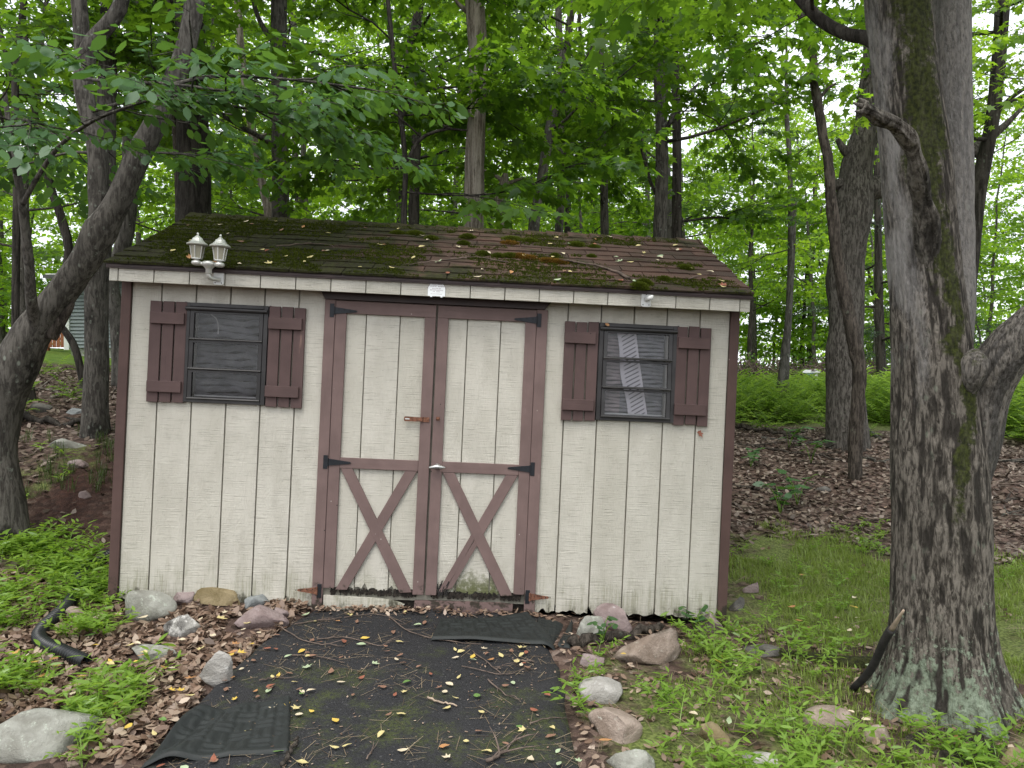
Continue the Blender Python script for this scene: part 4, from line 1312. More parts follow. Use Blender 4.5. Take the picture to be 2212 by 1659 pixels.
for (txt, z, size, wid) in (("WEST END", 0.0235, 0.0115, 0.056), ("CARPET BARN", 0.0105, 0.0115, 0.083), ("ROUTE 209", -0.0020, 0.0078, 0.050), ("BRODHEADSVILLE", -0.0110, 0.0078, 0.076), ("PA. 18322", -0.0200, 0.0078, 0.042), ("PHONE 717-992-5545", -0.0330, 0.0052, 0.066)):
    cu_ = bpy.data.curves.new("lettering", 'FONT')
    cu_.body = txt
    cu_.size = size
    cu_.align_x = 'CENTER'
    tmp = bpy.data.objects.new("lettering", cu_)
    COL.objects.link(tmp)
    bpy.context.view_layer.update()
    me = bpy.data.meshes.new_from_object(tmp.evaluated_get(bpy.context.evaluated_depsgraph_get()))
    bpy.data.objects.remove(tmp)
    co_ = np.empty(len(me.vertices) * 3); me.vertices.foreach_get("co", co_); co_ = co_.reshape(-1, 3)
    sx = wid / max(1e-6, np.ptp(co_[:, 0]))
    co_ = np.stack([co_[:, 0] * sx, np.full(len(co_), -0.0039), co_[:, 1] + z], 1)
    me.vertices.foreach_set("co", co_.ravel().astype(np.float32))
    me.update()
    mobj("lettering", me, M['sign_ink'], sg)

# ------------------------------------------------------------------ trees
def leaf_shape(kind):
    if kind == 'maple':
        h = [(0.08, 0.40), (0.30, 0.22), (0.60, 0.47), (0.57, 0.17)]
    elif kind == 'ovate':
        h = [(0.25, 0.25), (0.62, 0.25)]
    else:
        h = [(0.45, 0.33)]
    pts = [(0.0, 0.0)] + h + [(1.0, 0.0)] + [(x, -y) for x, y in reversed(h)]
    return np.array([(x, y, -0.22 * abs(y) - 0.10 * x * x) for x, y in pts])


def rotm(d, n):
    """rows of matrices taking x to d, z towards n"""
    d = d / (np.linalg.norm(d, axis=-1, keepdims=True) + 1e-9)
    s = np.cross(n, d); s /= np.linalg.norm(s, axis=-1, keepdims=True) + 1e-9
    return np.stack([d, s, np.cross(d, s)], -1)


def place_leaves(shape, pos, dirs, normals, size):
    R = rotm(dirs, normals)
    return np.einsum('nij,kj->nki', R, shape) * size[:, None, None] + pos[:, None]


def make_spray(kind, size, rg, L=0.75, step=0.075, side=4, tilt=0.45):
    """a flat leafy branchlet along +X: leaf corner array and twig segments"""
    pos, dr, tw = [], [], []

    def run(p0, d, ln, st):
        n = max(2, int(ln / st))
        pts = [p0]
        dd = d.copy()
        for k in range(n):
            dd = dd + rg.normal(0, 0.10, 3) * np.array([1, 1, 0.5]) + np.array([0, 0, -0.03])
            dd /= np.linalg.norm(dd)
            pts.append(pts[-1] + dd * ln / n)
        for k in range(1, n + 1):
            lat = np.cross([0, 0, 1], dd); lat /= np.linalg.norm(lat) + 1e-9
            for s in ((1, -1) if rg.random() < 0.75 else (rg.choice([1, -1]),)):
                o = dd * 0.55 + lat * s * 0.85 + rg.normal(0, 0.18, 3)
                pos.append(pts[k] + o * 0.045 + np.array([0, 0, -0.008])); dr.append(o)
        pos.append(pts[-1] + dd * 0.02); dr.append(dd.copy())
        return np.array(pts)
    ax = run(np.zeros(3), np.array([1.0, 0, 0.05]), L, step)
    tw.append((ax, 0.0042))
    for k in range(side):
        i = int(len(ax) * (0.15 + 0.6 * k / max(1, side - 1)))
        s = 1 if k % 2 else -1
        tw.append((run(ax[i], np.array([0.7, 0.7 * s, rg.normal(0, 0.1)]), L * (0.52 - 0.08 * k), step), 0.0026))
    pos, dr = np.array(pos), np.array(dr)
    dr[:, 2] -= 0.28 + rg.random(len(dr)) * 0.30
    nrm = np.array([0, 0, 1.0]) + rg.normal(0, tilt, (len(dr), 3))
    sz = size * rg.uniform(0.65, 1.2, len(dr))
    lv = place_leaves(leaf_shape(kind), pos, dr, nrm, sz)
    tv, tf, b = [], [], 0
    for ptsx, r in tw:
        v, f = tube_arrays(ptsx[::2] if len(ptsx) > 4 else ptsx, np.linspace(r, r * 0.4, len(ptsx[::2] if len(ptsx) > 4 else ptsx)), 3)
        tv.append(v); tf.append(f + b); b += len(v)
    return lv, np.vstack(tv), np.vstack(tf)


rgt = np.random.default_rng(21)
SPR = {
    'maple': [make_spray('maple', 0.125, rgt) for _ in range(8)],
    'maple_s': [make_spray('maple', 0.105, rgt, 0.65, 0.085, 4) for _ in range(6)],
    'ovate': [make_spray('ovate', 0.115, rgt, 0.62, 0.075, 3, 0.28) for _ in range(6)],
    'far': [make_spray('rhomb', 0.150, rgt, 0.95, 0.12, 4, 0.55) for _ in range(6)],
}


class Tree:
    def __init__(self, rg):
        self.rg = rg
        self.lv, self.lvar = [], []
        self.bv, self.bf, self.nb = [], [], 0

    def wood(self, v, f):
        self.bv.append(v); self.bf.append(f + self.nb); self.nb += len(v)

    def tube(self, pts, radii, sides):
        self.wood(*tube_arrays(pts, radii, sides))

    def spray(self, p, d, up, sc, kind, var=0.5, twig=True):
        lv, tv, tf = SPR[kind][self.rg.integers(len(SPR[kind]))]
        R = rotm(np.asarray(d, float)[None], np.asarray(up, float)[None])[0] * sc
        if self.rg.random() < 0.5: R = R * np.array([1, -1, 1])
        self.lv.append(lv @ R.T + p)
        self.lvar.append(np.clip(self.rg.normal(var, 0.24, len(lv)), 0, 1))
        if twig: self.wood(tv @ R.T + p, tf)

    def limb(self, p0, d, L, r0, kind, sc=1.0, lift=0.0, var=0.5, dens=1.0, curve=None, sub_from=0.25):
        rg = self.rg
        if curve is None:
            n = max(5, int(L / 0.3))
            pts, dd = [np.asarray(p0, float)], np.asarray(d, float)
            for k in range(n):
                dd = dd + rg.normal(0, 0.13, 3) + np.array([0, 0, lift - 0.10 * dd[2]])
                dd /= np.linalg.norm(dd)
                pts.append(pts[-1] + dd * L / n)
            pts = np.array(pts)
        else:
            pts = curve
            L = np.linalg.norm(np.diff(pts, axis=0), axis=1).sum()
        n = len(pts) - 1
        self.tube(pts, np.linspace(r0, 0.006, n + 1), 6)
        tg = np.gradient(pts, axis=0); tg /= np.linalg.norm(tg, axis=1, keepdims=True)
        ns = max(2, int(L / 0.34 * dens))
        for k in range(ns):
            t = sub_from + (1 - sub_from) * (k + rg.random() * 0.6) / ns
            i = min(n, int(t * n))
            lat = np.cross([0, 0, 1], tg[i]); lat /= np.linalg.norm(lat) + 1e-9
            s = 1 if k % 2 else -1
            sd = tg[i] * 0.6 + lat * s * 0.8 + np.array([0, 0, 0.05 + rg.normal(0, 0.16)])
            sd /= np.linalg.norm(sd)
            sl = (0.35 + 0.55 * rg.random()) * min(1.0, L / 2.2) * (1.2 - 0.6 * t)
            q = [pts[i]]
            for j in range(3):
                sd = sd + rg.normal(0, 0.10, 3); sd /= np.linalg.norm(sd)
                q.append(q[-1] + sd * sl / 3)
            q = np.array(q)
            self.tube(q, np.linspace(max(0.006, r0 * 0.35 * (1 - t * 0.5)), 0.005, 4), 4)
            up = np.array([0, 0, 1.0]) + rg.normal(0, 0.16, 3)
            v = var + rg.normal(0, 0.10)
            self.spray(q[-1], sd, up, sc * rg.uniform(0.8, 1.15), kind, v)
            self.spray(q[1], sd * 0.5 + lat * -s * 0.6 + tg[i] * 0.4, up, sc * rg.uniform(0.7, 1.0), kind, v)
        self.spray(pts[-1], tg[-1], np.array([0, 0, 1.0]), sc, kind, var)

    def crown(self, path, rad, zmin, n, L, kind, elev=(0.0, 0.5), sc=1.0, avoid=None, var=0.5, dens=1.0, lift=0.01):
        rg = self.rg
        zs = path[:, 2]
        ok = np.where(zs > zmin)[0]
        if not len(ok): return
        az = rg.random() * 6.28
        for k in range(n):
            i = ok[min(len(ok) - 1, int(len(ok) * (k + rg.random()) / n))]
            for _ in range(8):
                az += 2.399 + rg.normal(0, 0.3)
                d = np.array([math.cos(az), math.sin(az), 0])
                if avoid is None or not avoid(path[i], d): break
            f = 1.0 - 0.45 * (zs[i] - zmin) / max(0.5, zs.max() - zmin)
            e = rg.uniform(*elev)
            d = d * math.cos(e) + np.array([0, 0, math.sin(e)])
            self.limb(path[i], d, rg.uniform(*L) * f, max(0.010, rad[i] * 0.32), kind, sc, lift, var, dens)

    def leaf_mesh(self, name, off):
        lv = np.concatenate([a.reshape(-1, a.shape[-2], 3) for a in self.lv]) - off
        n, k = lv.shape[:2]
        return np_mesh(name, lv, np.full(n, k), np.arange(n * k), False, {"var": np.concatenate(self.lvar)})

    def wood_mesh(self, name, off):
        v = np.vstack(self.bv) - off
        f = np.vstack(self.bf)
        return np_mesh(name, v, np.full(len(f), 4), f.ravel(), True)


def trunk_mesh(name, path, rad, off, sides=18, seed=0, knob=0.10, flare=None, ridges=0.0, attrs=None, relief=None):
    """bark tube with swellings; path/rad already dense"""
    path = np.vstack([path[:1], path, path[-1:] + (path[-1:] - path[-2:-1]) * 0.02]); rad = np.r_[rad[0] * 0.02, rad, rad[-1] * 0.02]     # closed ends
    path[0] -= (path[2] - path[1]) * 0.02
    t, A, B = frames(path)
    ang = np.arange(sides) * 2 * PI / sides
    rel = np.cumsum(np.r_[0, np.linalg.norm(np.diff(path, axis=0), axis=1)])
    C, S = np.cos(ang)[None] * np.ones((len(path), 1)), np.sin(ang)[None] * np.ones((len(path), 1))
    zz = rel[:, None] * np.ones((1, sides))
    q = np.stack([C * 1.3, S * 1.3, zz * 1.6 / max(0.25, 4 * rad.mean())], -1)
    k = 1 + knob * (fbm(q + seed * 7.7, 3, seed) - 0.5) * 2
    if ridges:
        q2 = np.stack([C * 6.5 + zz * 0.2, S * 6.5, zz * 2.4], -1)
        k = k + ridges * (fbm(q2, 3, seed + 9) - 0.5) * 2
    if relief is not None:
        k = k + 0.11 * np.clip(relief(0, rel[:, None], ang[None]) - 0.5, -0.22, 0.12)
    R = rad[:, None] * k
    if flare is not None:
        R = R * flare(rel[:, None], ang[None])
    P = path[:, None] + R[..., None] * (C[..., None] * A[:, None] + S[..., None] * B[:, None])
    va = None
    if attrs is not None:
        va = {kk: fn(P, rel[:, None], ang[None]).ravel() for kk, fn in attrs.items()}
    return grid_mesh(name, P - off, True, True, va)


def root_flare(n, amt, h, ph):
    def f(rel, ang):
        e = np.exp(-rel / h)
        return 1 + amt * e * (0.55 + 0.45 * np.cos(ang * n + ph + rel))
    return f


def px_path(pts, d, ztop=None, to_ground=True, n=44):
    """bottom-to-top list of (px, py, width_px[, depth])"""
    rows = []
    for p in pts:
        dd = p[3] if len(p) > 3 else d
        rows.append(np.r_[V(p[0], p[1], dd), p[2] / 2 / FV * dd])
    rows = np.array(rows)
    if to_ground:
        g = gz1(rows[0, 0], rows[0, 1])
        if rows[0, 2] > g + 0.3:
            rows = np.vstack([[rows[0, 0] + rgt.normal(0, 0.03), rows[0, 1], g - 0.12, rows[0, 3] * 1.12], [rows[0, 0], rows[0, 1], (g + rows[0, 2]) / 2, rows[0, 3] * 1.03], rows])
        else:
            rows[0, 2] = g - 0.10
    if ztop:
        last, prev = rows[-1], rows[-2]
        d_ = (last - prev)[:3]; d_ /= np.linalg.norm(d_)
        d_ = d_ * 0.6 + np.array([0, 0, 0.4]); d_ /= np.linalg.norm(d_)
        k = 0
        while rows[-1, 2] < ztop and k < 12:
            d_ = d_ + np.array([rgt.normal(0, 0.06), rgt.normal(0, 0.06), 0.08]); d_ /= np.linalg.norm(d_)
            rem = max(0.15, (ztop - rows[-1, 2]) / max(0.3, ztop - last[2]))
            rows = np.vstack([rows, np.r_[rows[-1, :3] + d_ * 0.9, max(0.012, last[3] * rem)]])
            k += 1
    q = resample(rows, n)
    q[:, 3] = np.maximum(q[:, 3], 0.006)
    return q[:, :3], q[:, 3]


def away(path_pt, d):
    """keep limbs of the trees behind the shed from reaching over its front"""
    return path_pt[1] + d[1] * 2.0 < 6.2 and d[1] < -0.2


def make_tree(name, label, cat, pts, d, bark, leaf, kind='maple', ztop=8.0, zmin=2.7, nl=12, L=(1.4, 2.6), elev=(-0.05, 0.5), seed=1, group=None, extra=(), forks=(), sc=1.0, var=0.5, dens=1.0, sides=16, knob=0.12, avoid=away, flare=0.35, n=44):
    rg = np.random.default_rng(seed)
    if d < 13.5 and kind == 'maple' and 'sapling' not in name and name != 'oak_tree':      # tall woodland stems carry their leaves high
        zmin, nl = zmin + 1.1 * rg.uniform(0.6, 1.3), max(4, int(nl * 0.50))
    path, rad = px_path(pts, d, ztop, n=n)
    base = path[0] + np.array([0, 0, 0.10])
    root = empty(name, tuple(base), label, cat, group)
    tr = mobj("trunk", trunk_mesh("trunk", path, rad, base, sides, seed, knob, root_flare(4, flare, 0.25, seed)), bark, root)
    T = Tree(rg)
    allp = [(path, rad)]
    for fk in forks:
        fp, fr = px_path(fk['pts'], fk.get('d', d), fk.get('ztop'), False, 30)
        mobj("limb", trunk_mesh("limb", fp, fr, base, max(8, sides - 6), seed + 5, knob), fk.get('mat', bark), root)
        if fk.get('leafy', True): allp.append((fp, fr))
    if leaf is not None:
        for i, (p, r) in enumerate(allp):
            T.crown(p, r, zmin, nl if i == 0 else max(3, nl // 2), L, kind, elev, sc, avoid, var, dens)
        for e in extra:      # limbs placed by hand
            cv = resample([V(*q) for q in e['pts']], e.get('n', 14))
            T.limb(None, None, 0, e.get('r', 0.012), e.get('kind', kind), e.get('sc', sc), 0, e.get('var', var), e.get('dens', 1.4), curve=cv, sub_from=e.get('from', 0.15))
        tag(mobj("branch", T.wood_mesh("branch", base), bark, root), kind="stuff")
        tag(mobj("crown", T.leaf_mesh("crown", base), leaf, root), kind="stuff")
    return root


ML, MB_, MLI = M['leaf_maple'], M['leaf_blue'], M['leaf_lime']
WOODS = "woodland trees behind the shed"

# --- the big maple on the right: two stems, a limb to the right, a barkless stub
def hero_tree():
    D = 3.62
    pts = [(2034, 1570, 250), (2034, 1500, 222), (2032, 1420, 200), (2030, 1300, 190), (2030, 1150, 188), (2028, 1000, 186), (2020, 850, 168), (2008, 700, 152), (1996, 560, 142), (1982, 400, 138), (1962, 220, 130), (1940, 20, 126), (1922, -200, 122), (1902, -420, 114)]
    rows = np.array([np.r_[V(p[0], p[1], D), p[2] / 2 / FV * D] for p in pts])
    g = gz1(rows[0, 0], rows[0, 1])
    rows[:, 2] += np.interp(rows[:, 2], [rows[0, 2], 1.0], [g - 0.06 - rows[0, 2], 0.0])
    q = resample(rows, 260)
    path, rad = q[:, :3], q[:, 3]
    base = np.array([path[0, 0], path[0, 1], g])
    root = empty("maple_tree", tuple(base), "big grey two-stemmed maple with moss streak and lichened base on the lawn", "tree")

    def fl(rel, ang):
        e = np.exp(-rel / 0.26)
        return 1 + 0.42 * e * (0.55 + 0.45 * np.cos(ang * 5 + 1.1 + rel * 1.5)) + 0.14 * np.exp(-rel / 0.10)

    def xpix(P):
        return 1106 + P[..., 0] / P[..., 1] * FV

    def moss(P, rel, ang):
        z = P[..., 2]
        # a mossy streak winding down the front of the stem
        cx = np.interp(z, [0.2, 0.8, 1.25, 1.9, 2.3, 3.3], [2.00, 2.05, 2.08, 2.01, 1.94, 1.865])
        wd = np.interp(z, [0.2, 1.0, 1.6, 2.2, 3.3], [0.03, 0.045, 0.055, 0.085, 0.125])
        front = P[..., 1] < D + 0.02
        nz = (fbm(P * 7, 3, 4) - 0.5) * 0.12
        m = np.exp(-((P[..., 0] - cx + nz) / wd) ** 2) * front
        return np.clip(m * np.clip((z - 0.5) / 0.5, 0, 1) * (0.55 + 0.6 * fbm(P * 13, 3, 8)), 0, 1)

    def pale(P, rel, ang):
        return np.clip(1.1 - rel / 0.60 + (fbm(P * 5, 3, 14) - 0.5) * 1.3, 0, 1)

    def smooth(P, rel, ang):
        cx = np.interp(P[..., 2], [0.9, 1.4, 2.0, 2.6, 3.4], [1.94, 1.92, 1.86, 1.76, 1.70])
        m = np.exp(-((P[..., 0] - cx + (fbm(P * 6, 3, 31) - 0.5) * 0.10) / 0.085) ** 2)
        return np.clip(m * np.clip((P[..., 2] - 0.8) / 0.7, 0, 1), 0, 1) * (0.35 + 0.6 * fbm(P * np.array([16, 16, 4]), 4, 37))
    
    def furrow(P, rel, ang):
        q = np.stack([np.cos(ang) * 11.5 + rel * 0.5, np.sin(ang) * 11.5 + 0 * rel, rel * 8.0 + 0 * ang], -1)
        return fbm(q, 3, 12)
    A = {"moss": moss, "pale": pale, "smooth": smooth, "furrow": furrow}
    mobj("trunk", trunk_mesh("trunk", path, rad, base, 170, 3, 0.06, fl, 0.0, A, furrow), M['bark_hero'], root)

    def limb(nm, rowsx, n, sides, seed, mat=M['bark_hero'], rid=0.03, kn=0.07, att=True, mossy=0.8):
        q = resample(np.array(rowsx), n)
        at = {"moss": lambda P, r, a: np.clip(fbm(P * 5, 3, seed) * 1.1 - 0.35, 0, 1) * mossy, "pale": lambda P, r, a: 0 * P[..., 0], "smooth": lambda P, r, a: (0.5 if mossy else 0.62) + 0 * P[..., 0], "furrow": lambda P, r, a: fbm(np.stack([np.cos(a) * 6 + 0 * r, np.sin(a) * 6 + 0 * r, r * 3 + 0 * a], -1), 3, seed)} if att else None
        mobj(nm, trunk_mesh(nm, q[:, :3], q[:, 3], base, sides, seed, kn, None, rid, at), mat, root)
        return q[:, :3], q[:, 3]

    def row(px, py, w, d): return np.r_[V(px, py, d), w / 2 / FV * d]
    s2 = limb("stem", [row(2040, 820, 90, 3.72), row(2050, 650, 100, 3.80), row(2056, 450, 84, 3.88), row(2054, 250, 82, 3.92), row(2050, 0, 84, 3.95), row(2046, -250, 80, 4.0), row(2040, -460, 76, 4.0)], 130, 80, 5, mossy=0.0)
    l1 = limb("limb", [row(2052, 1075, 130, 3.66), row(2090, 950, 128, 3.64), row(2122, 850, 106, 3.58), row(2172, 765, 100, 3.5), row(2240, 700, 96, 3.42), row(2340, 600, 86, 3.35), row(2450, 450, 66, 3.3), row(2540, 200, 46, 3.35), row(2600, -100, 26, 3.5), row(2640, -400, 8, 3.6)], 150, 64, 6)
    limb("burl", [row(2088, 850, 36, 3.50), row(2094, 812, 64, 3.46), row(2104, 780, 66, 3.45), row(2108, 756, 20, 3.46)], 24, 24, 9, M['bark_hero'], 0.05, 0.25)
    limb("dead_stub", [row(2014, 650, 30, 3.56), row(2006, 560, 50, 3.51), row(1999, 490, 52, 3.46), row(1992, 430, 36, 3.40), row(1984, 380, 40, 3.34), row(1974, 335, 30, 3.28), row(1960, 298, 38, 3.24), row(1934, 270, 30, 3.20), row(1904, 256, 32, 3.15), row(1880, 242, 25, 3.12), row(1862, 234, 30, 3.11)], 130, 48, 12, M['stub'], 0.22, 0.40, False)
    for k, (a, b) in enumerate((((1870, 232), (1842, 222)), ((1866, 242), (1846, 240)), ((1872, 226), (1856, 212)))):
        limb("splinter", [row(*a, 16, 3.115), row((a[0] + b[0]) / 2, (a[1] + b[1]) / 2, 10, 3.11), row(*b, 3, 3.105)], 8, 7, 70 + k, M['stub'], 0.1, 0.3, False)
    l3 = limb("limb", [row(1960, 140, 40, 3.65), row(1880, 86, 30, 3.75), row(1830, 74, 27, 3.85), row(1780, 48, 25, 3.95), row(1735, 5, 23, 4.0), row(1690, -60, 20, 4.1), row(1640, -160, 16, 4.3)], 40, 18, 15, M['bark_black'], 0.02, 0.1, False)
    gr = [(1905, 1440), (1830, 1436), (1760, 1428), (1700, 1420), (1640, 1416)]
    rr = []
    for k, (a, b) in enumerate(gr):
        p = G(a, b); rr.append(np.r_[p[0], p[1], p[2] - 0.005, [0.055, 0.045, 0.042, 0.04, 0.03][k]])
    rp, r_ = resample(np.array(rr), 40)[:, :3], resample(np.array(rr), 40)[:, 3]
    mobj("root", trunk_mesh("root", rp, r_, base, 18, 4, 0.2, None, 0.05, {"moss": lambda P, r, a: 1 + 0 * P[..., 0], "pale": lambda P, r, a: 0 * P[..., 0], "smooth": lambda P, r, a: 0 * P[..., 0], "furrow": lambda P, r, a: 1 + 0 * P[..., 0]}), M['bark_hero'], root)
    T = Tree(np.random.default_rng(5))
    for (p, r) in ((path, rad), s2):
        T.crown(p, r, 3.75, 5, (1.6, 2.8), 'maple_s', (0.2, 0.7), 1.0, None, 0.5, 0.8)
    T.crown(l3[0], l3[1], 3.3, 3, (0.7, 1.2), 'maple_s', (0.1, 0.5), 0.9, None, 0.5, 0.8)
    tag(mobj("branch", T.wood_mesh("branch", base), M['bark_black'], root), kind="stuff")
    tag(mobj("crown", T.leaf_mesh("crown", base), ML, root), kind="stuff")


hero_tree()

# --- old oak behind it, with broken limbs
make_tree("oak_tree", "stout furrowed oak with broken limbs standing at the edge of the ferns", "tree",
          [(1832, 965, 84), (1829, 920, 80), (1825, 850, 74), (1821, 770, 72), (1830, 690, 72), (1826, 600, 76), (1834, 520, 80), (1842, 450, 86), (1848, 390, 70), (1858, 330, 62), (1872, 270, 50), (1884, 200, 56), (1890, 120, 50), (1894, 0, 46)], 9.5, M['bark_oak'], ML, 'maple', 10.5, 5.8, 6, (1.8, 3.0), seed=31, knob=0.2, sides=24, n=70, flare=0.12, avoid=None,
          forks=[dict(pts=[(1850, 425, 60), (1885, 408, 50), (1930, 400, 50), (1990, 385, 42), (2080, 340, 30), (2160, 280, 16), (2220, 220, 4)], leafy=False), dict(pts=[(1845, 345, 26), (1822, 322, 18), (1808, 300, 9)], leafy=False),
                 dict(pts=[(1862, 330, 30), (1876, 300, 40), (1896, 275, 42), (1925, 250, 40)], leafy=False), dict(pts=[(1822, 400, 30), (1806, 398, 24), (1800, 392, 14)], leafy=False)])

# --- dead leaning snag in front of the oak
sp, sr = px_path([(1845, 1050, 30), (1846, 1000, 34), (1850, 900, 36), (1856, 800, 38), (1846, 740, 36), (1826, 650, 32), (1808, 540, 30), (1796, 430, 28), (1790, 350, 24), (1778, 300, 22), (1768, 230, 22), (1758, 180, 20), (1757, 130, 20), (1742, 70, 18), (1724, 20, 15), (1700, -40, 12)], 8.0, None, True, 90)
sr = sr * 0.82
sn = empty("dead_snag", (sp[0, 0], sp[0, 1], sp[0, 2] + 0.1), "thin dead leaning trunk with peeling bark in front of the stout oak", "dead tree")
mobj("trunk", trunk_mesh("trunk", sp, sr, np.array(sn.location), 24, 44, 0.42, None, 0.16), M['bark_snag'], sn)
for pp in ([(1762, 165, 12, 8), (1742, 148, 8, 8), (1728, 140, 4, 8)], [(1768, 215, 8, 8), (1790, 190, 6, 8), (1806, 180, 4, 8)]):
    q, r_ = px_path(pp, 8, None, False, 10)
    mobj("branch", trunk_mesh("branch", q, r_, np.array(sn.location), 8, 3), M['bark_snag'], sn)

# --- leaning multi-stemmed tree on the left, with broad pale-green leaves
make_tree("leaning_tree", "leaning grey multi-stemmed tree with broad bluish leaves beside the shed's lantern end", "tree",
          [(12, 1180, 90), (8, 1080, 76), (-6, 980, 76), (0, 890, 84), (28, 808, 88), (67, 722, 76), (110, 665, 66), (150, 610, 60), (188, 555, 62), (217, 500, 68), (240, 462, 56), (272, 400, 50), (302, 333, 50), (334, 270, 46), (358, 210, 44), (385, 150, 42), (402, 100, 42), (418, 20, 40), (428, -80, 36), (436, -200, 30)], 5.3, M['bark_left'], MB_, 'ovate', 7.2, 5.7, 6, (1.4, 2.4), (0.15, 0.6), seed=12, sides=26, n=90, knob=0.14, avoid=None, sc=1.0, var=0.45,
          forks=[dict(pts=[(222, 500, 60), (216, 450, 46), (211, 400, 42), (211, 330, 40), (200, 270, 38), (186, 225, 38), (180, 165, 38), (194, 100, 36), (225, 62, 34), (250, 30, 32), (264, -10, 30), (275, -120, 26)], d=5.35, ztop=6.2),
                 dict(pts=[(184, 190, 34), (178, 120, 32), (174, 50, 32), (170, 0, 30), (160, -120, 26)], d=5.42, ztop=6.0),
                 dict(pts=[(88, 716, 34, 5.27), (74, 690, 26, 5.2), (66, 640, 22, 5.08), (62, 560, 19, 4.98), (52, 480, 17, 4.9), (46, 425, 16, 4.85), (34, 360, 15, 4.8), (22, 290, 12, 4.8), (10, 200, 9, 4.8)], leafy=False),
                 dict(pts=[(50, 440, 11, 4.85), (80, 385, 10, 4.8), (120, 325, 9, 4.75), (160, 287, 8, 4.7)], leafy=False),
                 dict(pts=[(108, 728, 30), (130, 694, 24), (148, 668, 17), (158, 654, 8)], leafy=False, mat=M['bark_snag'])],
          extra=[dict(pts=[(160, 287, 4.7), (200, 262, 4.6), (250, 240, 4.55), (330, 215, 4.5), (400, 205, 4.45)], sc=0.85),
                 dict(pts=[(180, 170, 5.2), (260, 178, 4.9), (350, 180, 4.7), (440, 190, 4.55), (540, 205, 4.5), (620, 222, 4.45)], sc=0.85, dens=1.2),
                 dict(pts=[(200, 240, 5.0), (300, 215, 4.7), (420, 220, 4.6), (540, 235, 4.6), (660, 262, 4.6), (740, 290, 4.6)], sc=0.85, dens=1.1),
                 dict(pts=[(340, 190, 4.7), (460, 165, 4.65), (580, 168, 4.7), (700, 180, 4.75), (810, 195, 4.8)], sc=0.8, dens=1.0),
                 dict(pts=[(22, 290, 4.8), (50, 262, 4.4), (62, 262, 4.2), (66, 272, 4.1)], sc=0.8, dens=1.4),
                 dict(pts=[(40, 400, 4.85), (20, 330, 4.7), (0, 240, 4.5), (-30, 200, 4.4)], sc=0.8),
                 dict(pts=[(211, 330, 5.3), (150, 330, 5.4), (90, 345, 5.5), (40, 360, 5.6)], var=0.2),
                 dict(pts=[(205, 300, 5.3), (120, 290, 5.6), (60, 290, 5.8), (0, 300, 6)], var=0.2),
                 dict(pts=[(302, 333, 5.3), (360, 330, 5.6), (430, 335, 6.0)], var=0.25, dens=0.8)])

# --- trunks that can be told apart behind the shed
make_tree("mossy_trunk_tree", "slim blotched trunk rising from the bank beside the grey house view", "tree",
          [(206, 942, 56), (206, 900, 50), (208, 800, 48), (208, 700, 46), (210, 600, 46), (222, 480, 44), (228, 330, 40), (232, 150, 36), (236, 0, 34)], 7.0, M['bark_left'], ML, 'maple', 8.0, 3.9, 8, seed=41, group=None)
make_tree("vine_tree", "crooked vine-clad tree leaning against the view of the grey house", "tree",
          [(262, 800, 34), (256, 720, 32), (246, 650, 30), (240, 600, 32), (262, 540, 32), (276, 480, 32), (280, 400, 32), (282, 250, 30), (290, 0, 28)], 10.0, M['bark_grey'], ML, 'maple', 9.0, 3.6, 9, seed=42)
make_tree("dark_trunk_tree", "thick dark mossy trunk behind the lantern end of the roof", "tree",
          [(421, 500, 74), (420, 440, 68), (418, 330, 66), (414, 200, 62), (410, 60, 60), (408, -100, 56)], 8.2, M['bark_black'], ML, 'maple', 10, 3.2, 12, (1.6, 2.8), seed=43, sides=22,
          forks=[dict(pts=[(390, 480, 22), (388, 420, 20), (384, 330, 18), (376, 200, 17), (370, 100, 16), (366, -40, 14)], mat=M['bark_snag'], leafy=False)])
make_tree("straight_grey_tree", "straight dark grey trunk with a low left branch behind the roof", "tree",
          [(606, 500, 38), (606, 420, 36), (605, 300, 36), (603, 150, 35), (603, 0, 34), (604, -120, 32)], 8.6, M['bark_left'], ML, 'maple', 9.5, 3.0, 12, (1.5, 2.6), seed=44,
          forks=[dict(pts=[(590, 88, 14), (568, 58, 11), (552, 20, 10), (545, -20, 9)], leafy=False)])
make_tree("leaning_pale_tree", "thin pale trunk leaning left behind the mossy roof", "tree",
          [(582, 470, 22), (570, 410, 20), (556, 350, 19), (540, 250, 17), (520, 100, 15)], 12.0, M['bark_dead'], ML, 'maple', 9, 3.6, 9, seed=45)
# the barkless standing trunk
make_tree("dead_pine_trunk", "pale barkless dead trunk standing straight behind the ridge", "dead tree",
          [(1024, 520, 42), (1024, 440, 42), (1026, 330, 42), (1031, 220, 38), (1033, 120, 40), (1028, 40, 42), (1026, -60, 40)], 7.6, M['bark_dead'], None, ztop=7.0, seed=46, sides=28, n=90, knob=0.10,
          forks=[dict(pts=[(1022, 30, 16), (1004, 20, 12), (990, 8, 8), (975, -12, 5)], leafy=False)])
make_tree("black_sapling", "slender black-stemmed maple sapling behind the ridge, hung with dark leaves", "tree",
          [(872, 500, 14), (874, 420, 12), (876, 350, 11), (865, 250, 11), (853, 150, 10), (846, 80, 10), (838, 0, 9), (832, -80, 8)], 7.3, M['bark_black'], ML, 'maple', 6.6, 3.0, 8, (1.0, 1.9), seed=47, var=0.42, dens=1.0,
          forks=[dict(pts=[(866, 255, 9), (900, 205, 8), (960, 190, 6), (1040, 185, 4)]), dict(pts=[(878, 350, 9), (910, 300, 8), (960, 280, 6), (1010, 282, 4)])])
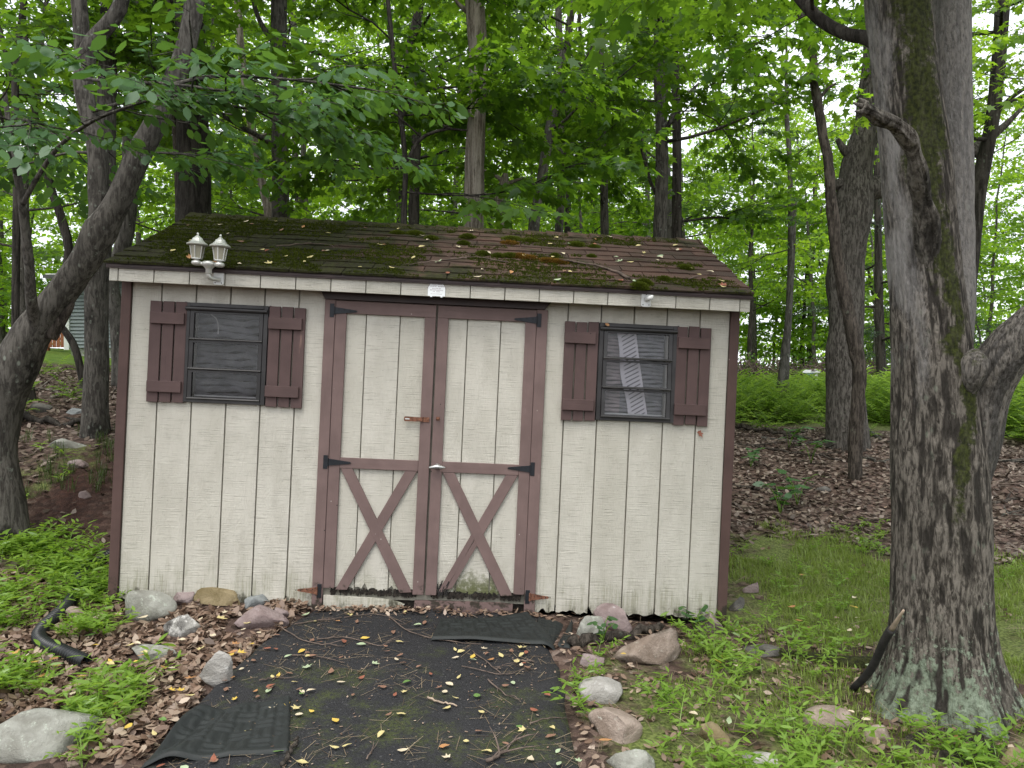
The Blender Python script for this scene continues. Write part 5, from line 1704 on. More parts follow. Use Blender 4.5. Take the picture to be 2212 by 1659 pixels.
make_tree("bent_dark_tree", "dark crooked trunk kinked halfway up, behind the slender black sapling", "tree",
          [(894, 480, 24), (896, 380, 22), (900, 280, 22), (903, 200, 24), (884, 130, 26), (893, 80, 22), (905, 20, 20), (908, -60, 18)], 11.0, M['bark_black'], ML, 'maple', 9.5, 3.2, 11, seed=48)
make_tree("forked_leaning_maple", "right-leaning maple forking into a dark branch behind the ridge", "tree",
          [(1152, 515, 24), (1160, 450, 23), (1170, 390, 22), (1184, 300, 22), (1196, 240, 20), (1210, 190, 18), (1222, 133, 17), (1230, 60, 16), (1238, 0, 15), (1248, -90, 14)], 9.0, M['bark_grey'], ML, 'maple', 9.5, 3.1, 13, (1.5, 2.6), seed=49, var=0.5,
          forks=[dict(pts=[(1186, 300, 14), (1204, 236, 12), (1225, 190, 11), (1256, 150, 10), (1284, 92, 8), (1300, 40, 6)], mat=M['bark_black'])])
make_tree("smooth_grey_tree", "smooth grey trunk just right of the forked leaning maple", "tree",
          [(1207, 515, 18), (1211, 440, 17), (1214, 360, 17), (1214, 260, 16), (1210, 120, 15), (1206, 0, 14)], 12.0, M['bark_grey'], ML, 'maple', 9.5, 3.3, 11, seed=50)
make_tree("spotted_grey_tree", "slim spotted grey trunk behind the ridge above the right door", "tree",
          [(1306, 520, 18), (1305, 420, 17), (1305, 320, 16), (1302, 220, 15), (1298, 100, 14), (1296, 0, 12)], 13.0, M['bark_left'], ML, 'maple', 10, 3.4, 11, seed=51)
make_tree("knotty_maple", "knotty grey maple behind the ridge above the right window", "tree",
          [(1426, 520, 30), (1428, 430, 29), (1430, 340, 27), (1428, 270, 24), (1424, 180, 24), (1424, 80, 22), (1424, -40, 20)], 9.6, M['bark_left'], ML, 'maple', 10, 3.0, 14, (1.6, 2.8), seed=52, var=0.42,
          forks=[dict(pts=[(1418, 420, 9), (1404, 390, 8), (1394, 350, 8), (1384, 310, 7), (1388, 285, 5)], leafy=False, mat=M['bark_black']), dict(pts=[(1436, 300, 10), (1452, 250, 9), (1475, 215, 8), (1510, 180, 5)])])
make_tree("dark_twin_tree", "dark straight trunk close behind the knotty grey maple", "tree",
          [(1462, 520, 22), (1462, 400, 20), (1462, 280, 19), (1458, 150, 18), (1454, 0, 16)], 12.5, M['bark_black'], ML, 'maple', 10, 3.0, 12, seed=53)
make_tree("broken_snag", "short broken grey snag with bare side branches behind the ridge", "dead tree",
          [(1088, 520, 26), (1082, 470, 22), (1080, 430, 20), (1088, 395, 20), (1092, 375, 12)], 11.5, M['bark_dead'], None, ztop=None, seed=54, knob=0.25,
          forks=[dict(pts=[(1088, 392, 10), (1066, 376, 8), (1040, 366, 6)], leafy=False), dict(pts=[(1090, 400, 9), (1120, 388, 7), (1150, 384, 4)], leafy=False), dict(pts=[(1082, 435, 8), (1050, 420, 6), (1030, 405, 3)], leafy=False), dict(pts=[(1084, 468, 7), (1110, 462, 5), (1132, 464, 3)], leafy=False)])
make_tree("thin_pair_tree", "slim grey twin-stemmed tree standing among the ferns", "tree",
          [(1682, 888, 17), (1686, 830, 15), (1694, 760, 14), (1702, 690, 13), (1706, 600, 12), (1708, 480, 11), (1706, 350, 10)], 14.0, M['bark_grey'], MLI, 'maple_s', 8, 3.3, 5, (1.2, 2.2), seed=55, avoid=None, var=0.65,
          forks=[dict(pts=[(1696, 884, 17, 14.6), (1698, 800, 14, 14.6), (1704, 700, 12, 14.6), (1712, 560, 10, 14.6), (1718, 420, 8, 14.6)])])
make_tree("mossy_right_tree", "mossy limb-bearing tree rising behind the big maple's right side", "tree",
          [(2080, 870, 40), (2082, 760, 36), (2088, 640, 34), (2100, 520, 34), (2112, 420, 32), (2130, 330, 30), (2146, 240, 28), (2158, 120, 28), (2166, 0, 28), (2172, -100, 24)], 9.0, M['bark_black'], MLI, 'maple_s', 10, 3.9, 12, (1.4, 2.6), seed=56, avoid=None, var=0.6,
          forks=[dict(pts=[(2146, 250, 14), (2180, 215, 10), (2215, 190, 8), (2260, 160, 6)])])
for k, (pts, d, kind) in enumerate((([(33, 700, 16), (36, 420, 15), (33, 200, 14), (36, 110, 13), (52, 0, 12)], 7.4, 'maple'), ([(60, 790, 22), (100, 690, 20), (148, 560, 18), (132, 470, 18), (113, 415, 16), (90, 330, 14), (70, 200, 12)], 8.5, 'maple'), ([(186, 800, 15), (165, 760, 15), (140, 715, 14), (118, 690, 12), (96, 640, 10)], 9.5, 'maple'))):
    make_tree(["forked_black_stem_tree", "dark_slanting_tree", "bowed_sapling"][k], ["black forked stem left of the leaning multi-stemmed tree", "dark slanting stem behind the leaning multi-stemmed tree", "bowed bare-stemmed sapling in front of the grey house"][k], "tree", pts, d, M['bark_black'], ML if k < 2 else None, kind, 7.5 if k < 2 else None, 3.2, 9, (1.2, 2.2), seed=60 + k, var=0.35,
              forks=[dict(pts=[(32, 185, 13), (20, 140, 12), (4, 80, 11), (-20, 20, 10)], d=7.4)] if k == 0 else ())


# --- the woods beyond: prototypes copied tree by tree
def proto_tree(seed, leaf, bark, h, lean, zmin, nl, L, kind, sc=1.0, r0=0.10, var=0.5, dens=1.0):
    rg = np.random.default_rng(seed)
    z = np.linspace(-0.15, h, 12)
    path = np.stack([lean * z / h * z + np.cumsum(rg.normal(0, 0.05, 12)), np.cumsum(rg.normal(0, 0.05, 12)), z], 1)
    path[0, :2] = 0
    q = resample(np.c_[path, np.linspace(r0, 0.02, 12)], 40)
    root = empty("woodland_tree", (0, 0, 0))
    mobj("trunk", trunk_mesh("trunk", q[:, :3], q[:, 3], np.zeros(3), 9, seed, 0.12, root_flare(3, 0.3, 0.2, seed)), bark, root)
    T = Tree(rg)
    T.crown(q[:, :3], q[:, 3], zmin, nl, L, kind, (-0.05, 0.6), sc, None, var, dens)
    tag(mobj("branch", T.wood_mesh("branch", np.zeros(3)), bark, root), kind="stuff")
    tag(mobj("crown", T.leaf_mesh("crown", np.zeros(3)), leaf, root), kind="stuff")
    return root


protos = [proto_tree(101, ML, M['bark_grey'], 11, 0.05, 2.4, 13, (1.6, 3.2), 'far'), proto_tree(102, MLI, M['bark_black'], 10, -0.08, 2.2, 13, (1.6, 3.2), 'far', var=0.6), proto_tree(103, MLI, M['bark_grey'], 12, 0.1, 2.6, 14, (1.8, 3.4), 'far', var=0.5),
          proto_tree(104, ML, M['bark_left'], 9, 0.12, 1.8, 12, (1.4, 2.8), 'far', var=0.6), proto_tree(105, MLI, M['bark_grey'], 5.5, 0.0, 0.8, 13, (1.0, 2.2), 'far', r0=0.05, var=0.7), proto_tree(106, MLI, M['bark_left'], 14, -0.05, 3.5, 15, (2.0, 3.8), 'far', r0=0.15, var=0.5)]


def copy_tree(o, loc, rz, s):
    c = o.copy()
    COL.objects.link(c)
    c.location, c.rotation_euler, c.scale = loc, (0, 0, rz), (s, s, s)
    for ch in o.children:
        d = ch.copy()
        COL.objects.link(d)
        d.parent = c
    return c


rw = random.Random(99)
used = set()
spots = []
for (x, y, k) in [(-8.5, 13, 3), (-6.3, 15, 0), (-4.2, 13.5, 1), (-2.4, 16, 3), (-0.6, 14, 0), (1.2, 16.5, 1), (2.8, 14.5, 0), (12, 24.5, 4), (8, 25, 1), (16, 25.5, 4),
                  (-7.4, 17, 1), (-5.2, 19.5, 2), (-3, 20, 1), (-0.5, 19.5, 2), (2, 21, 3), (4.5, 24, 2), (-15, 17.5, 1), (-18, 21, 2), (-10.5, 27, 2), (-6.8, 24, 5), (-2, 25.5, 5), (1.5, 26.5, 2), (6.4, 28, 5), (11.5, 28.5, 2), (16, 29.5, 5), (21, 27, 1), (-14.5, 29, 5), (-19, 28, 2), (-4.4, 29.5, 1), (3.8, 31, 5), (9, 33, 2), (14, 35, 5), (20, 34, 2), (26, 33, 5), (-9.5, 34, 5), (-16, 36, 2), (-23, 34, 5), (-1, 35, 2), (-11.2, 14.6, 0), (-13.0, 11.5, 3)]:
    spots.append((x, y, k))
rx = random.Random(5)
spots += [(14, 27, 2), (19, 30, 2), (10, 31, 5), (6, 33, 1), (17, 35, 1), (22, 31, 2), (-3.5, 22.5, 2), (0.8, 23.5, 1), (3, 27.5, 5), (12.5, 32, 1), (25, 28, 2)]
spots += [(-16, 18, 4), (-14, 15.5, 4), (-18.5, 22, 4), (-16, 25.5, 4), (-20.5, 26, 4), (-12.5, 31, 4), (-17.5, 31, 4), (-22, 30, 4), (-24, 24, 4), (-19, 17, 4)]
for _i in range(46):
    spots.append((rx.uniform(4, 32) if _i % 2 else rx.uniform(-26, 6), rx.uniform(26, 42), 4))
for (x, y, k) in spots:
    s = rw.uniform(0.85, 1.15) * (1.5 if k == 4 and y > 25.6 else 1.0)
    loc = (x, y, gz1(x, y))
    if k not in used:
        o = protos[k]; used.add(k)
        o.location, o.rotation_euler, o.scale = loc, (0, 0, rw.uniform(0, 6.28)), (s, s, s)
    else:
        o = copy_tree(protos[k], loc, rw.uniform(0, 6.28), s)
    look = ["dark green maple with a grey trunk", "bright maple leaning over on a dark trunk", "tall bright maple on a leaning grey trunk", "dark maple bowed over on a spotted trunk", "low bright green sapling", "tallest bright maple with high crown"][k]
    where = "near the grey house" if x < -6 else ("behind the shed roof" if x < 3.5 else "around the fern bed")
    tag(o, look + " in the woods " + where, "tree", ["dark green maples", "bright dark-trunked maples", "tall bright maples", "bowed dark maples", "low bright saplings", "tallest bright maples"][k] + " " + where)

# the far wall of leaves, past telling trees apart
rf = np.random.default_rng(404)
n = 60000
p = np.stack([rf.uniform(-60, 60, n), rf.uniform(42, 62, n), rf.uniform(0.0, 1.0, n) ** 1.3 * 17 + 1.0], 1)
p = p[fbm(p * np.array([0.22, 0.22, 0.35]), 4, 88) > 0.47]
n = len(p)
lv = place_leaves(leaf_shape('rhomb'), p, rf.normal(0, 1, (n, 3)), rf.normal(0, 1, (n, 3)), rf.uniform(0.25, 0.5, n))
tag(mobj("far_woods", np_mesh("far_woods", lv, np.full(n, 4), np.arange(n * 4), False, {"var": rf.random(n)}), MLI), "far-off wall of bright woodland leaves", None, None, "stuff")

# ------------------------------------------------------------------ stones
ROCK = {
    'greygreen': make_rock("grey_green_stone", (0.20, 0.195, 0.165), (0.33, 0.33, 0.29), 0.55, (0.42, 0.45, 0.38), 0.25),
    'mauve': make_rock("mauve_sandstone", (0.19, 0.140, 0.132), (0.30, 0.240, 0.228), 0.35, (0.42, 0.38, 0.37), 0.05),
    'olive': make_rock("olive_brown_stone", (0.15, 0.115, 0.055), (0.27, 0.215, 0.125), 0.15, (0.38, 0.32, 0.25), 0.3),
    'blue': make_rock("blue_grey_stone", (0.17, 0.18, 0.18), (0.27, 0.285, 0.28), 0.2, (0.40, 0.42, 0.41), 0.1),
    'mottled': make_rock("black_and_white_stone", (0.07, 0.065, 0.06), (0.40, 0.385, 0.35), 0.95, (0.62, 0.60, 0.56), 0.0),
    'white': make_rock("pale_stone", (0.26, 0.245, 0.22), (0.43, 0.41, 0.38), 0.4, (0.56, 0.55, 0.52), 0.0),
    'tan': make_rock("tan_stone", (0.21, 0.16, 0.125), (0.37, 0.30, 0.25), 0.35, (0.44, 0.42, 0.36), 0.2),
    'dark': make_rock("dark_mossy_stone", (0.06, 0.055, 0.05), (0.15, 0.14, 0.125), 0.25, (0.25, 0.26, 0.22), 0.6),
}


def rock_mesh(name, sx, sy, sz, seed, cuts=15, sharp=0.8, sub=4):
    rg = np.random.default_rng(seed)
    bm = bmesh.new()
    bmesh.ops.create_icosphere(bm, subdivisions=sub, radius=1.0)
    P = np.array([v.co[:] for v in bm.verts])
    for k in range(cuts):
        n = rg.normal(0, 1, 3); n /= np.linalg.norm(n)
        o = rg.uniform(0.36, 0.72)
        P -= np.maximum(0, P @ n - o)[:, None] * n * sharp
    P *= 1.20 + (fbm(P * 1.6 + seed, 3, seed)[:, None] - 0.5) * 0.20 + (fbm(P * 6 + seed, 3, seed + 1)[:, None] - 0.5) * 0.10
    P *= np.array([sx, sy, sz])
    for v, p in zip(bm.verts, P): v.co = p
    me = bpy.data.meshes.new(name)
    bm.to_mesh(me)
    bm.free()
    me.polygons.foreach_set("use_smooth", np.ones(len(me.polygons), bool))
    return me


ROCKS = []


def clear_of_rocks(x, y, k=1.15):
    r = np.array(ROCKS)
    return (np.hypot(x[:, None] - r[None, :, 0], y[:, None] - r[None, :, 1]) > r[None, :, 2] * k).all(1)


def rock(label, px, py, w, h, mat, seed, rz=None, tilt=0.0, deep=0.75, flat=1.0, lift=0.30, sharp=0.95):
    """py: where its foot meets the ground in the picture"""
    g = GS(px, py)
    d = g[1]
    sx, sy, sz = w / 2 / FV * d * 1.22, w / 2 / FV * d * deep, h / FV * d * 0.66 * flat
    y = d + sy * 0.7
    x = (px - 1106) / FV * y
    rg = random.Random(seed)
    o = mobj("rock", rock_mesh("rock", sx, sy, sz, seed, sharp=sharp), ROCK[mat], None, (x, y, float(surf(x, y)[0]) + sz * (lift - 0.10)))
    o.rotation_euler = (rg.uniform(-0.15, 0.15), tilt + rg.uniform(-0.1, 0.1), rg.uniform(-0.4, 0.4) if rz is None else rz)
    tag(o, label, "rock")
    ROCKS.append((x, y, max(sx, sy)))
    return o


rock("rounded grey-green boulder at the shed's foot below the lantern end", 320, 1342, 92, 66, 'greygreen', 1, lift=0.45, sharp=0.5)
rock("mauve stone between the grey-green boulder and the olive angular stone", 402, 1312, 62, 42, 'mauve', 2, lift=0.5)
rock("olive brown angular stone against the siding", 478, 1312, 84, 46, 'olive', 3, tilt=-0.1, lift=0.5)
rock("small blue-grey stone against the siding beside the olive one", 546, 1316, 52, 36, 'blue', 4, lift=0.5)
rock("small tan stone tucked behind the blue-grey one", 578, 1304, 30, 26, 'tan', 5, lift=0.5)
rock("pointed white stone blotched with black, standing in the dead leaves", 396, 1378, 66, 66, 'mottled', 6, tilt=0.35, lift=0.5, deep=0.45)
rock("broad flat pinkish slab beside the apron by the left door jamb", 545, 1364, 108, 52, 'mauve', 7, deep=0.5, lift=0.4)
rock("little pink stone between the flat slab and the asphalt", 606, 1340, 32, 32, 'mauve', 8, lift=0.4)
rock("low grey stone half buried in the dead leaves", 324, 1428, 92, 32, 'greygreen', 9, lift=0.1)
rock("pale wedge-shaped stone at the asphalt's left edge", 476, 1480, 70, 70, 'white', 10, tilt=-0.55, deep=0.45, lift=0.45)
rock("huge lichened grey boulder among stiltgrass near the ribbed mat", 70, 1640, 230, 118, 'greygreen', 11, lift=0.25, sharp=0.55)
rock("small tan stone in the grass by the black pipe", 170, 1342, 46, 32, 'tan', 12)
rock("flat ledge stone at the top of the bank", 150, 972, 74, 26, 'greygreen', 13, lift=0.2)
rock("mossy stone in dead leaves under the leaning tree", 94, 892, 38, 28, 'dark', 14)
rock("dark low stone beside the slim blotched trunk", 166, 896, 46, 16, 'blue', 15)
rock("reddish stone lying on the bare soil bank", 172, 1012, 56, 24, 'mauve', 16, lift=0.2)
rock("little red stone in the bare soil beside the shed", 186, 1080, 30, 16, 'mauve', 17, lift=0.2)
rock("long grey stone beside the curled mat at the shed's foot", 1272, 1378, 80, 46, 'greygreen', 21, tilt=-0.25, deep=0.5)
rock("pointed mauve stone leaning on the siding right of the mats", 1326, 1366, 70, 56, 'mauve', 22, tilt=0.4, lift=0.5)
rock("big tan-grey boulder lying below the right-hand window wall", 1416, 1440, 150, 82, 'tan', 23, tilt=-0.15, lift=0.3)
rock("reddish stone behind weeds at the apron's right edge", 1272, 1440, 52, 44, 'mauve', 24)
rock("pale grey stone in stiltgrass beside the asphalt", 1310, 1512, 90, 50, 'white', 25, lift=0.2)
rock("flat pinkish tan block in stiltgrass beside the asphalt", 1345, 1604, 118, 72, 'tan', 26, lift=0.25)
rock("greenish grey rock below the pinkish tan block", 1372, 1678, 120, 62, 'greygreen', 27, lift=0.2)
rock("white cracked stone poking out of the stiltgrass", 1634, 1664, 84, 42, 'white', 28, lift=0.3)
rock("rounded brown-pink stone near the charred stick", 1792, 1574, 104, 54, 'tan', 29, lift=0.2, sharp=0.5)
rock("moss-sided olive stone in the stiltgrass", 1544, 1606, 72, 56, 'olive', 30, lift=0.25)
rock("pinkish grey stone hugging the shed's bare corner board", 1530, 1368, 66, 52, 'mauve', 31, tilt=0.3)
rock("dark flat stone at the end of the mossy root", 1650, 1420, 92, 30, 'dark', 32, lift=0.1)
rock("little mossy stone behind the shed's right corner board", 1592, 1318, 40, 28, 'dark', 33)
rock("tan stone half sunk in front of the big maple's base", 1900, 1602, 60, 34, 'tan', 34, lift=0.15)
rock("mossy stone near the hollow root", 2186, 1655, 70, 52, 'olive', 35, lift=0.2)
rock("brown flat stone on the leaf-strewn slope behind the lawn", 1780, 1064, 40, 14, 'dark', 36, lift=0.2)
rock("dark red stone in the grass beside the shed", 1628, 1282, 36, 24, 'mauve', 37)

# ------------------------------------------------------------------ rubber mats on the asphalt
def weave(s, t, cell):
    a, b = np.floor(s / cell), np.floor(t / cell)
    fs, ft = s / cell - a, t / cell - b
    hor = ((a + b) % 2 == 0)
    p = np.where(hor, ft, fs)
    q = np.where(hor, fs, ft)
    bar = np.abs((p * 2) % 1 - 0.5) < 0.27
    return (bar & (q > 0.06) & (q < 0.94)).astype(float)


def squares(s, t, cell):
    fs, ft = (s / cell) % 1 - 0.5, (t / cell) % 1 - 0.5
    m = np.maximum(np.abs(fs), np.abs(ft))
    return ((m < 0.42) & (m > 0.20)).astype(float)


def door_mat(label, corners, pat, cell, lift=0.0, wave=None, res=0.006, n=None):
    c = [np.array(q[:2]) for q in corners]          # TL, TR, BR, BL seen from the camera
    w, h = np.linalg.norm(c[1] - c[0]), np.linalg.norm(c[3] - c[0])
    nu, nv = int(w / res), int(h / res)
    s, t = np.meshgrid(np.linspace(0, 1, nu), np.linspace(0, 1, nv))
    xy = (1 - s)[..., None] * ((1 - t)[..., None] * c[0] + t[..., None] * c[3]) + s[..., None] * ((1 - t)[..., None] * c[1] + t[..., None] * c[2])
    zg = surf(xy[..., 0].ravel(), xy[..., 1].ravel()).reshape(s.shape)
    if wave: zg = zg + wave(s, t)
    edge = np.minimum(np.minimum(s, 1 - s) * w, np.minimum(t, 1 - t) * h)
    inner = edge > 0.028
    top = 0.010 + lift + np.where(inner, 0.0065 * pat(s * w, t * h, cell), np.where(edge > 0.006, 0.004, 0.0)) - np.where(edge < 0.002, 0.012, 0)
    P = np.concatenate([xy, (zg + top)[..., None]], -1)
    o = mobj("door_mat", grid_mesh("door_mat", P, False), M['rubber'])
    tag(o, label, "mat")
    return o


door_mat("black ribbed rubber mat with a ruffled edge lying across the apron's left corner", [GS(415, 1552), GS(628, 1508), GS(626, 1628), GS(305, 1662)], weave, 0.072, 0.004, lambda s, t: 0.022 * np.clip(1 - s * 1.3, 0, 1) * np.sin(t * 5 + s * 14) + 0.02 * np.clip(1 - s * 1.6, 0, 1))
door_mat("black rubber mat of small squares half under the curled mat", [GS(1160, 1341), GS(1238, 1347), GS(1232, 1402), GS(1150, 1392)], squares, 0.036, 0.004)
door_mat("black rubber mat curling off the apron below the right door", [GS(950, 1346), GS(1140, 1340), GS(1206, 1418), GS(930, 1388)], weave, 0.066, 0.014, lambda s, t: 0.03 * np.clip((s - 0.55) / 0.45, 0, 1) ** 1.5 * (1 - 0.6 * t) + 0.02 * np.sin(s * 5) * np.clip(t - 0.5, 0, 1))

# ------------------------------------------------------------------ corrugated drain pipe
_pp = [(262, 1200), (235, 1214), (205, 1232), (178, 1256), (165, 1285), (150, 1320), (118, 1352), (92, 1376), (84, 1396), (100, 1412), (132, 1426), (160, 1438), (186, 1452)]
_pp = np.array([GS(*q) + np.array([0, 0, 0.045]) for q in _pp])
pc = resample(_pp, 560)
ln = np.cumsum(np.r_[0, np.linalg.norm(np.diff(pc, axis=0), axis=1)])
pr = 0.033 + 0.0035 * np.sign(np.sin(ln * 2 * PI / 0.019))
v_, f_ = tube_arrays(pc, pr, 14)
pipe = mobj("drain_pipe", np_mesh("drain_pipe", v_, np.full(len(f_), 4), f_.ravel(), False), M['pipe'])
tag(pipe, "black corrugated drain pipe snaking out of the grass beside the shed", "pipe")

# ------------------------------------------------------------------ sticks
def stick(label, pts, r0, r1, mat='twig', name="stick", up=0.006, twigs=0, seed=0, group=None, n=None, cat="stick"):
    p = np.array([GS(a, b) for a, b in pts])
    if r0 < 0.015: r0, r1 = r0 * 0.72, r1 * 0.72
    p[:, 2] += up + r0
    q = resample(p, n or max(8, 4 * len(pts)))
    rg = np.random.default_rng(seed + 500)
    q = q + rg.normal(0, r0 * 0.5, q.shape)
    mb = MB().tube(q, np.linspace(r0, r1, len(q)), 6)
    o = mb.build(name, M[mat], None, True)
    for k in range(twigs):
        i = rg.integers(2, len(q) - 1)
        d = q[i] - q[i - 1]; d /= np.linalg.norm(d)
        a = rg.choice([-1, 1]) * rg.uniform(0.5, 1.0)
        d = np.array([d[0] * math.cos(a) - d[1] * math.sin(a), d[0] * math.sin(a) + d[1] * math.cos(a), rg.uniform(0.0, 0.35)])
        l = rg.uniform(8, 22) * r0 + 0.03
        e = resample(np.array([q[i], q[i] + d * l * 0.5 + rg.normal(0, 0.006, 3), q[i] + d * l]), 5)
        MB().tube(e, np.linspace(r0 * 0.6, r1 * 0.5, 5), 5).build("twig", M[mat], o, True)
    tag(o, label, cat, group)
    return o


def c8(*pts): return [((1000 + x / 2.212) / 1.3562, (1500 + y / 2.212) / 1.3562) for x, y in pts]
def c7(*pts): return [((x / 2.212) / 1.3562, (1500 + y / 2.212) / 1.3562) for x, y in pts]


stick("long crooked stick reaching from the sill to the curled mat", c8((310, 690), (450, 790), (700, 850), (910, 868)), 0.005, 0.0025, twigs=2, seed=1)
stick("short forked twig on the asphalt below the curled mat", c8((850, 915), (950, 990), (1030, 1055)), 0.005, 0.003, twigs=3, seed=2)
stick("thin curved twig crossing a forked twig on the asphalt", c8((780, 1012), (970, 1052), (1100, 1064), (1190, 1022)), 0.004, 0.002, twigs=1, seed=3)
stick("slanting thin twig in the middle of the asphalt", c8((950, 1108), (1060, 1192), (1150, 1228)), 0.0055, 0.002, twigs=2, seed=4)
stick("pale peeled stick in the middle of the asphalt", c8((555, 1218), (650, 1250), (745, 1278)), 0.007, 0.005, 'twig_pale', seed=5)
stick("thin twig hooking over the asphalt's right edge", c8((1220, 1392), (1370, 1348), (1500, 1362)), 0.005, 0.002, seed=6)
stick("thick splintered branch end at the asphalt's near right", c8((940, 1652), (1060, 1562), (1180, 1440)), 0.011, 0.003, twigs=4, seed=7)
stick("brown twig tangled in leaves below the left door", c8((-160, 840), (0, 825), (100, 842), (250, 882), (330, 852)), 0.005, 0.0025, twigs=2, seed=8)
stick("long thin twig slanting over the apron's left side by the pink slab", c7((1700, 678), (1850, 782), (2000, 852), (2230, 884)), 0.006, 0.003, twigs=1, seed=9)
stick("thin twig lying below the long slanting twig", c7((1890, 938), (2060, 952), (2230, 990)), 0.005, 0.002, twigs=1, seed=10)
stick("stubby dark stick beside the ribbed mat", c7((1830, 1660), (1890, 1562), (1932, 1500)), 0.013, 0.009, 'bark_snag', seed=11)
stick("straight grey stick along the sill below the left door", c7((1910, 740), (2060, 715), (2215, 698)), 0.005, 0.004, twigs=1, seed=12)
stick("ragged bark strip on the apron's left side", c7((1680, 1114), (1760, 1092), (1840, 1080)), 0.006, 0.003, twigs=1, seed=13)
stick("short thick twig just below the curled mat", c8((1110, 968), (1180, 975), (1245, 982)), 0.006, 0.005, seed=14)
stick("wiry pale twig near the rotten sill", c8((20, 692), (200, 672), (320, 692), (420, 740)), 0.004, 0.002, seed=15)
stick("short upright-looking twig near the ribbed mat's corner", c8((160, 1625), (190, 1570), (222, 1500)), 0.005, 0.002, twigs=1, seed=16)
stick("dark rotten timber lying between the big tan-grey boulder and the siding", c8((1500, 875), (1700, 840), (1890, 805), (2090, 775)), 0.034, 0.026, 'bark_snag', "rotten_timber", -0.01, seed=17, cat="timber")
stick("thin grey stick slanting through the stiltgrass", [(1610, 1410), (1640, 1450), (1665, 1495), (1690, 1520)], 0.006, 0.004, seed=18)

# charred stick propped against the big maple
a, b = GS(1842, 1492), V(1952, 1318, 3.33)
ch = empty("charred_stick", tuple(a), "charred black stick with a peeled top propped against the big maple", "stick")
q = resample(np.array([a + [0, 0, 0.005], a + (b - a) * 0.33 + [0.01, 0, -0.02], a + (b - a) * 0.66, a + (b - a) * 0.78]), 14) - a
MB().tube(q, np.linspace(0.018, 0.020, 14), 9).build("charred_end", M['twig_char'], ch, True)
q = resample(np.array([a + (b - a) * 0.775, a + (b - a) * 0.9, b]), 8) - a
MB().tube(q, np.linspace(0.013, 0.005, 8), 7).build("peeled_tip", M['twig_pale'], ch, True)

# hollow rotten root in front of the maple
hc = GS(2052, 1618)
hol = empty("hollow_root", tuple(hc), "dark hollow in the ground ringed by rotting root in front of the big maple", "hollow")
an = np.linspace(0, 2 * PI, 41)[:-1]
ring = np.stack([np.cos(an) * 0.155, np.sin(an) * 0.10, 0 * an], 1)
Pr = []
for (k, zz, rr) in ((1.25, -0.05, 0), (1.16, 0.018, 0.012), (1.02, 0.028, 0.012), (0.92, 0.004, 0.01), (0.85, -0.05, 0.0), (0.3, -0.06, 0.0), (0.01, -0.055, 0.0)):
    Pr.append(ring * k + np.stack([0 * an, 0 * an, zz + rr * (vnoise(np.stack([np.cos(an) * 3, np.sin(an) * 3, 0 * an + k], 1), 5) - 0.3) * 2], 1))
mobj("rim", grid_mesh("rim", np.array(Pr), True, True), M['bark_snag'], hol)
mobj("pit", grid_mesh("pit", np.array([ring * 0.98 + [0, 0, 0.004], ring * 0.5 + [0, 0, -0.004], ring * 0.01 + [0, 0, 0]]), True, True), simple_mat("black_rot", (0.016, 0.010, 0.009), 0.95, var=0.6, scale=40, bumpy=0.8), hol)

# ------------------------------------------------------------------ fallen leaves one can count
def leaf_template(kind, seed):
    rg = np.random.default_rng(seed)
    if kind == 'maple':
        s = leaf_shape('maple') * 1.0
    else:
        h = [(0.10, 0.14), (0.30, 0.27), (0.60, 0.24), (0.85, 0.10)]
        s = np.array([(0, 0, 0)] + [(x, y, 0) for x, y in h] + [(1, 0, 0)] + [(x, -y, 0) for x, y in reversed(h)], float)
    curl, cup = rg.uniform(0.1, 0.6), rg.uniform(-0.1, 0.7)
    s[:, 0] -= 0.45
    s[:, 2] = curl * (s[:, 0] ** 2) * 0.9 + cup * np.abs(s[:, 1]) + rg.normal(0, 0.02, len(s))
    s[:, 2] -= s[:, 2].min()
    n = len(s)
    c = s.mean(0) * np.array([1, 1, 0.4])
    v = np.vstack([s, c])
    f = [(i, (i + 1) % n, n) for i in range(n)]
    me = bpy.data.meshes.new("fallen_leaf")
    me.from_pydata(v.tolist(), [], f)
    st = len(v)
    me.update()
    return me


LT = [leaf_template('ovate', k) for k in range(7)] + [leaf_template('maple', 20 + k) for k in range(2)]
LTM = {}


def lt_mesh(i, col):
    if (i, col) not in LTM:
        m = LT[i].copy()
        m.materials.clear()
        m.materials.append(M['fl_' + col])
        LTM[(i, col)] = m
    return LTM[(i, col)]


def fallen(loc, col, size, label, group, nrm=(0, 0, 1), rg=random, kind=None):
    i = kind if kind is not None else (rg.randrange(7) if rg.random() < 0.88 else 7 + rg.randrange(2))
    o = bpy.data.objects.new("fallen_leaf", lt_mesh(i, col))
    q = Vector(nrm).to_track_quat('Z', 'Y') @ Euler((rg.uniform(-0.2, 0.2), rg.uniform(-0.2, 0.2), rg.uniform(0, 6.28))).to_quaternion()
    o.rotation_euler = q.to_euler()
    o.location = loc
    o.scale = (size, size * rg.uniform(0.75, 1.15), size)
    COL.objects.link(o)
    tag(o, label, "leaf", group)
    return o


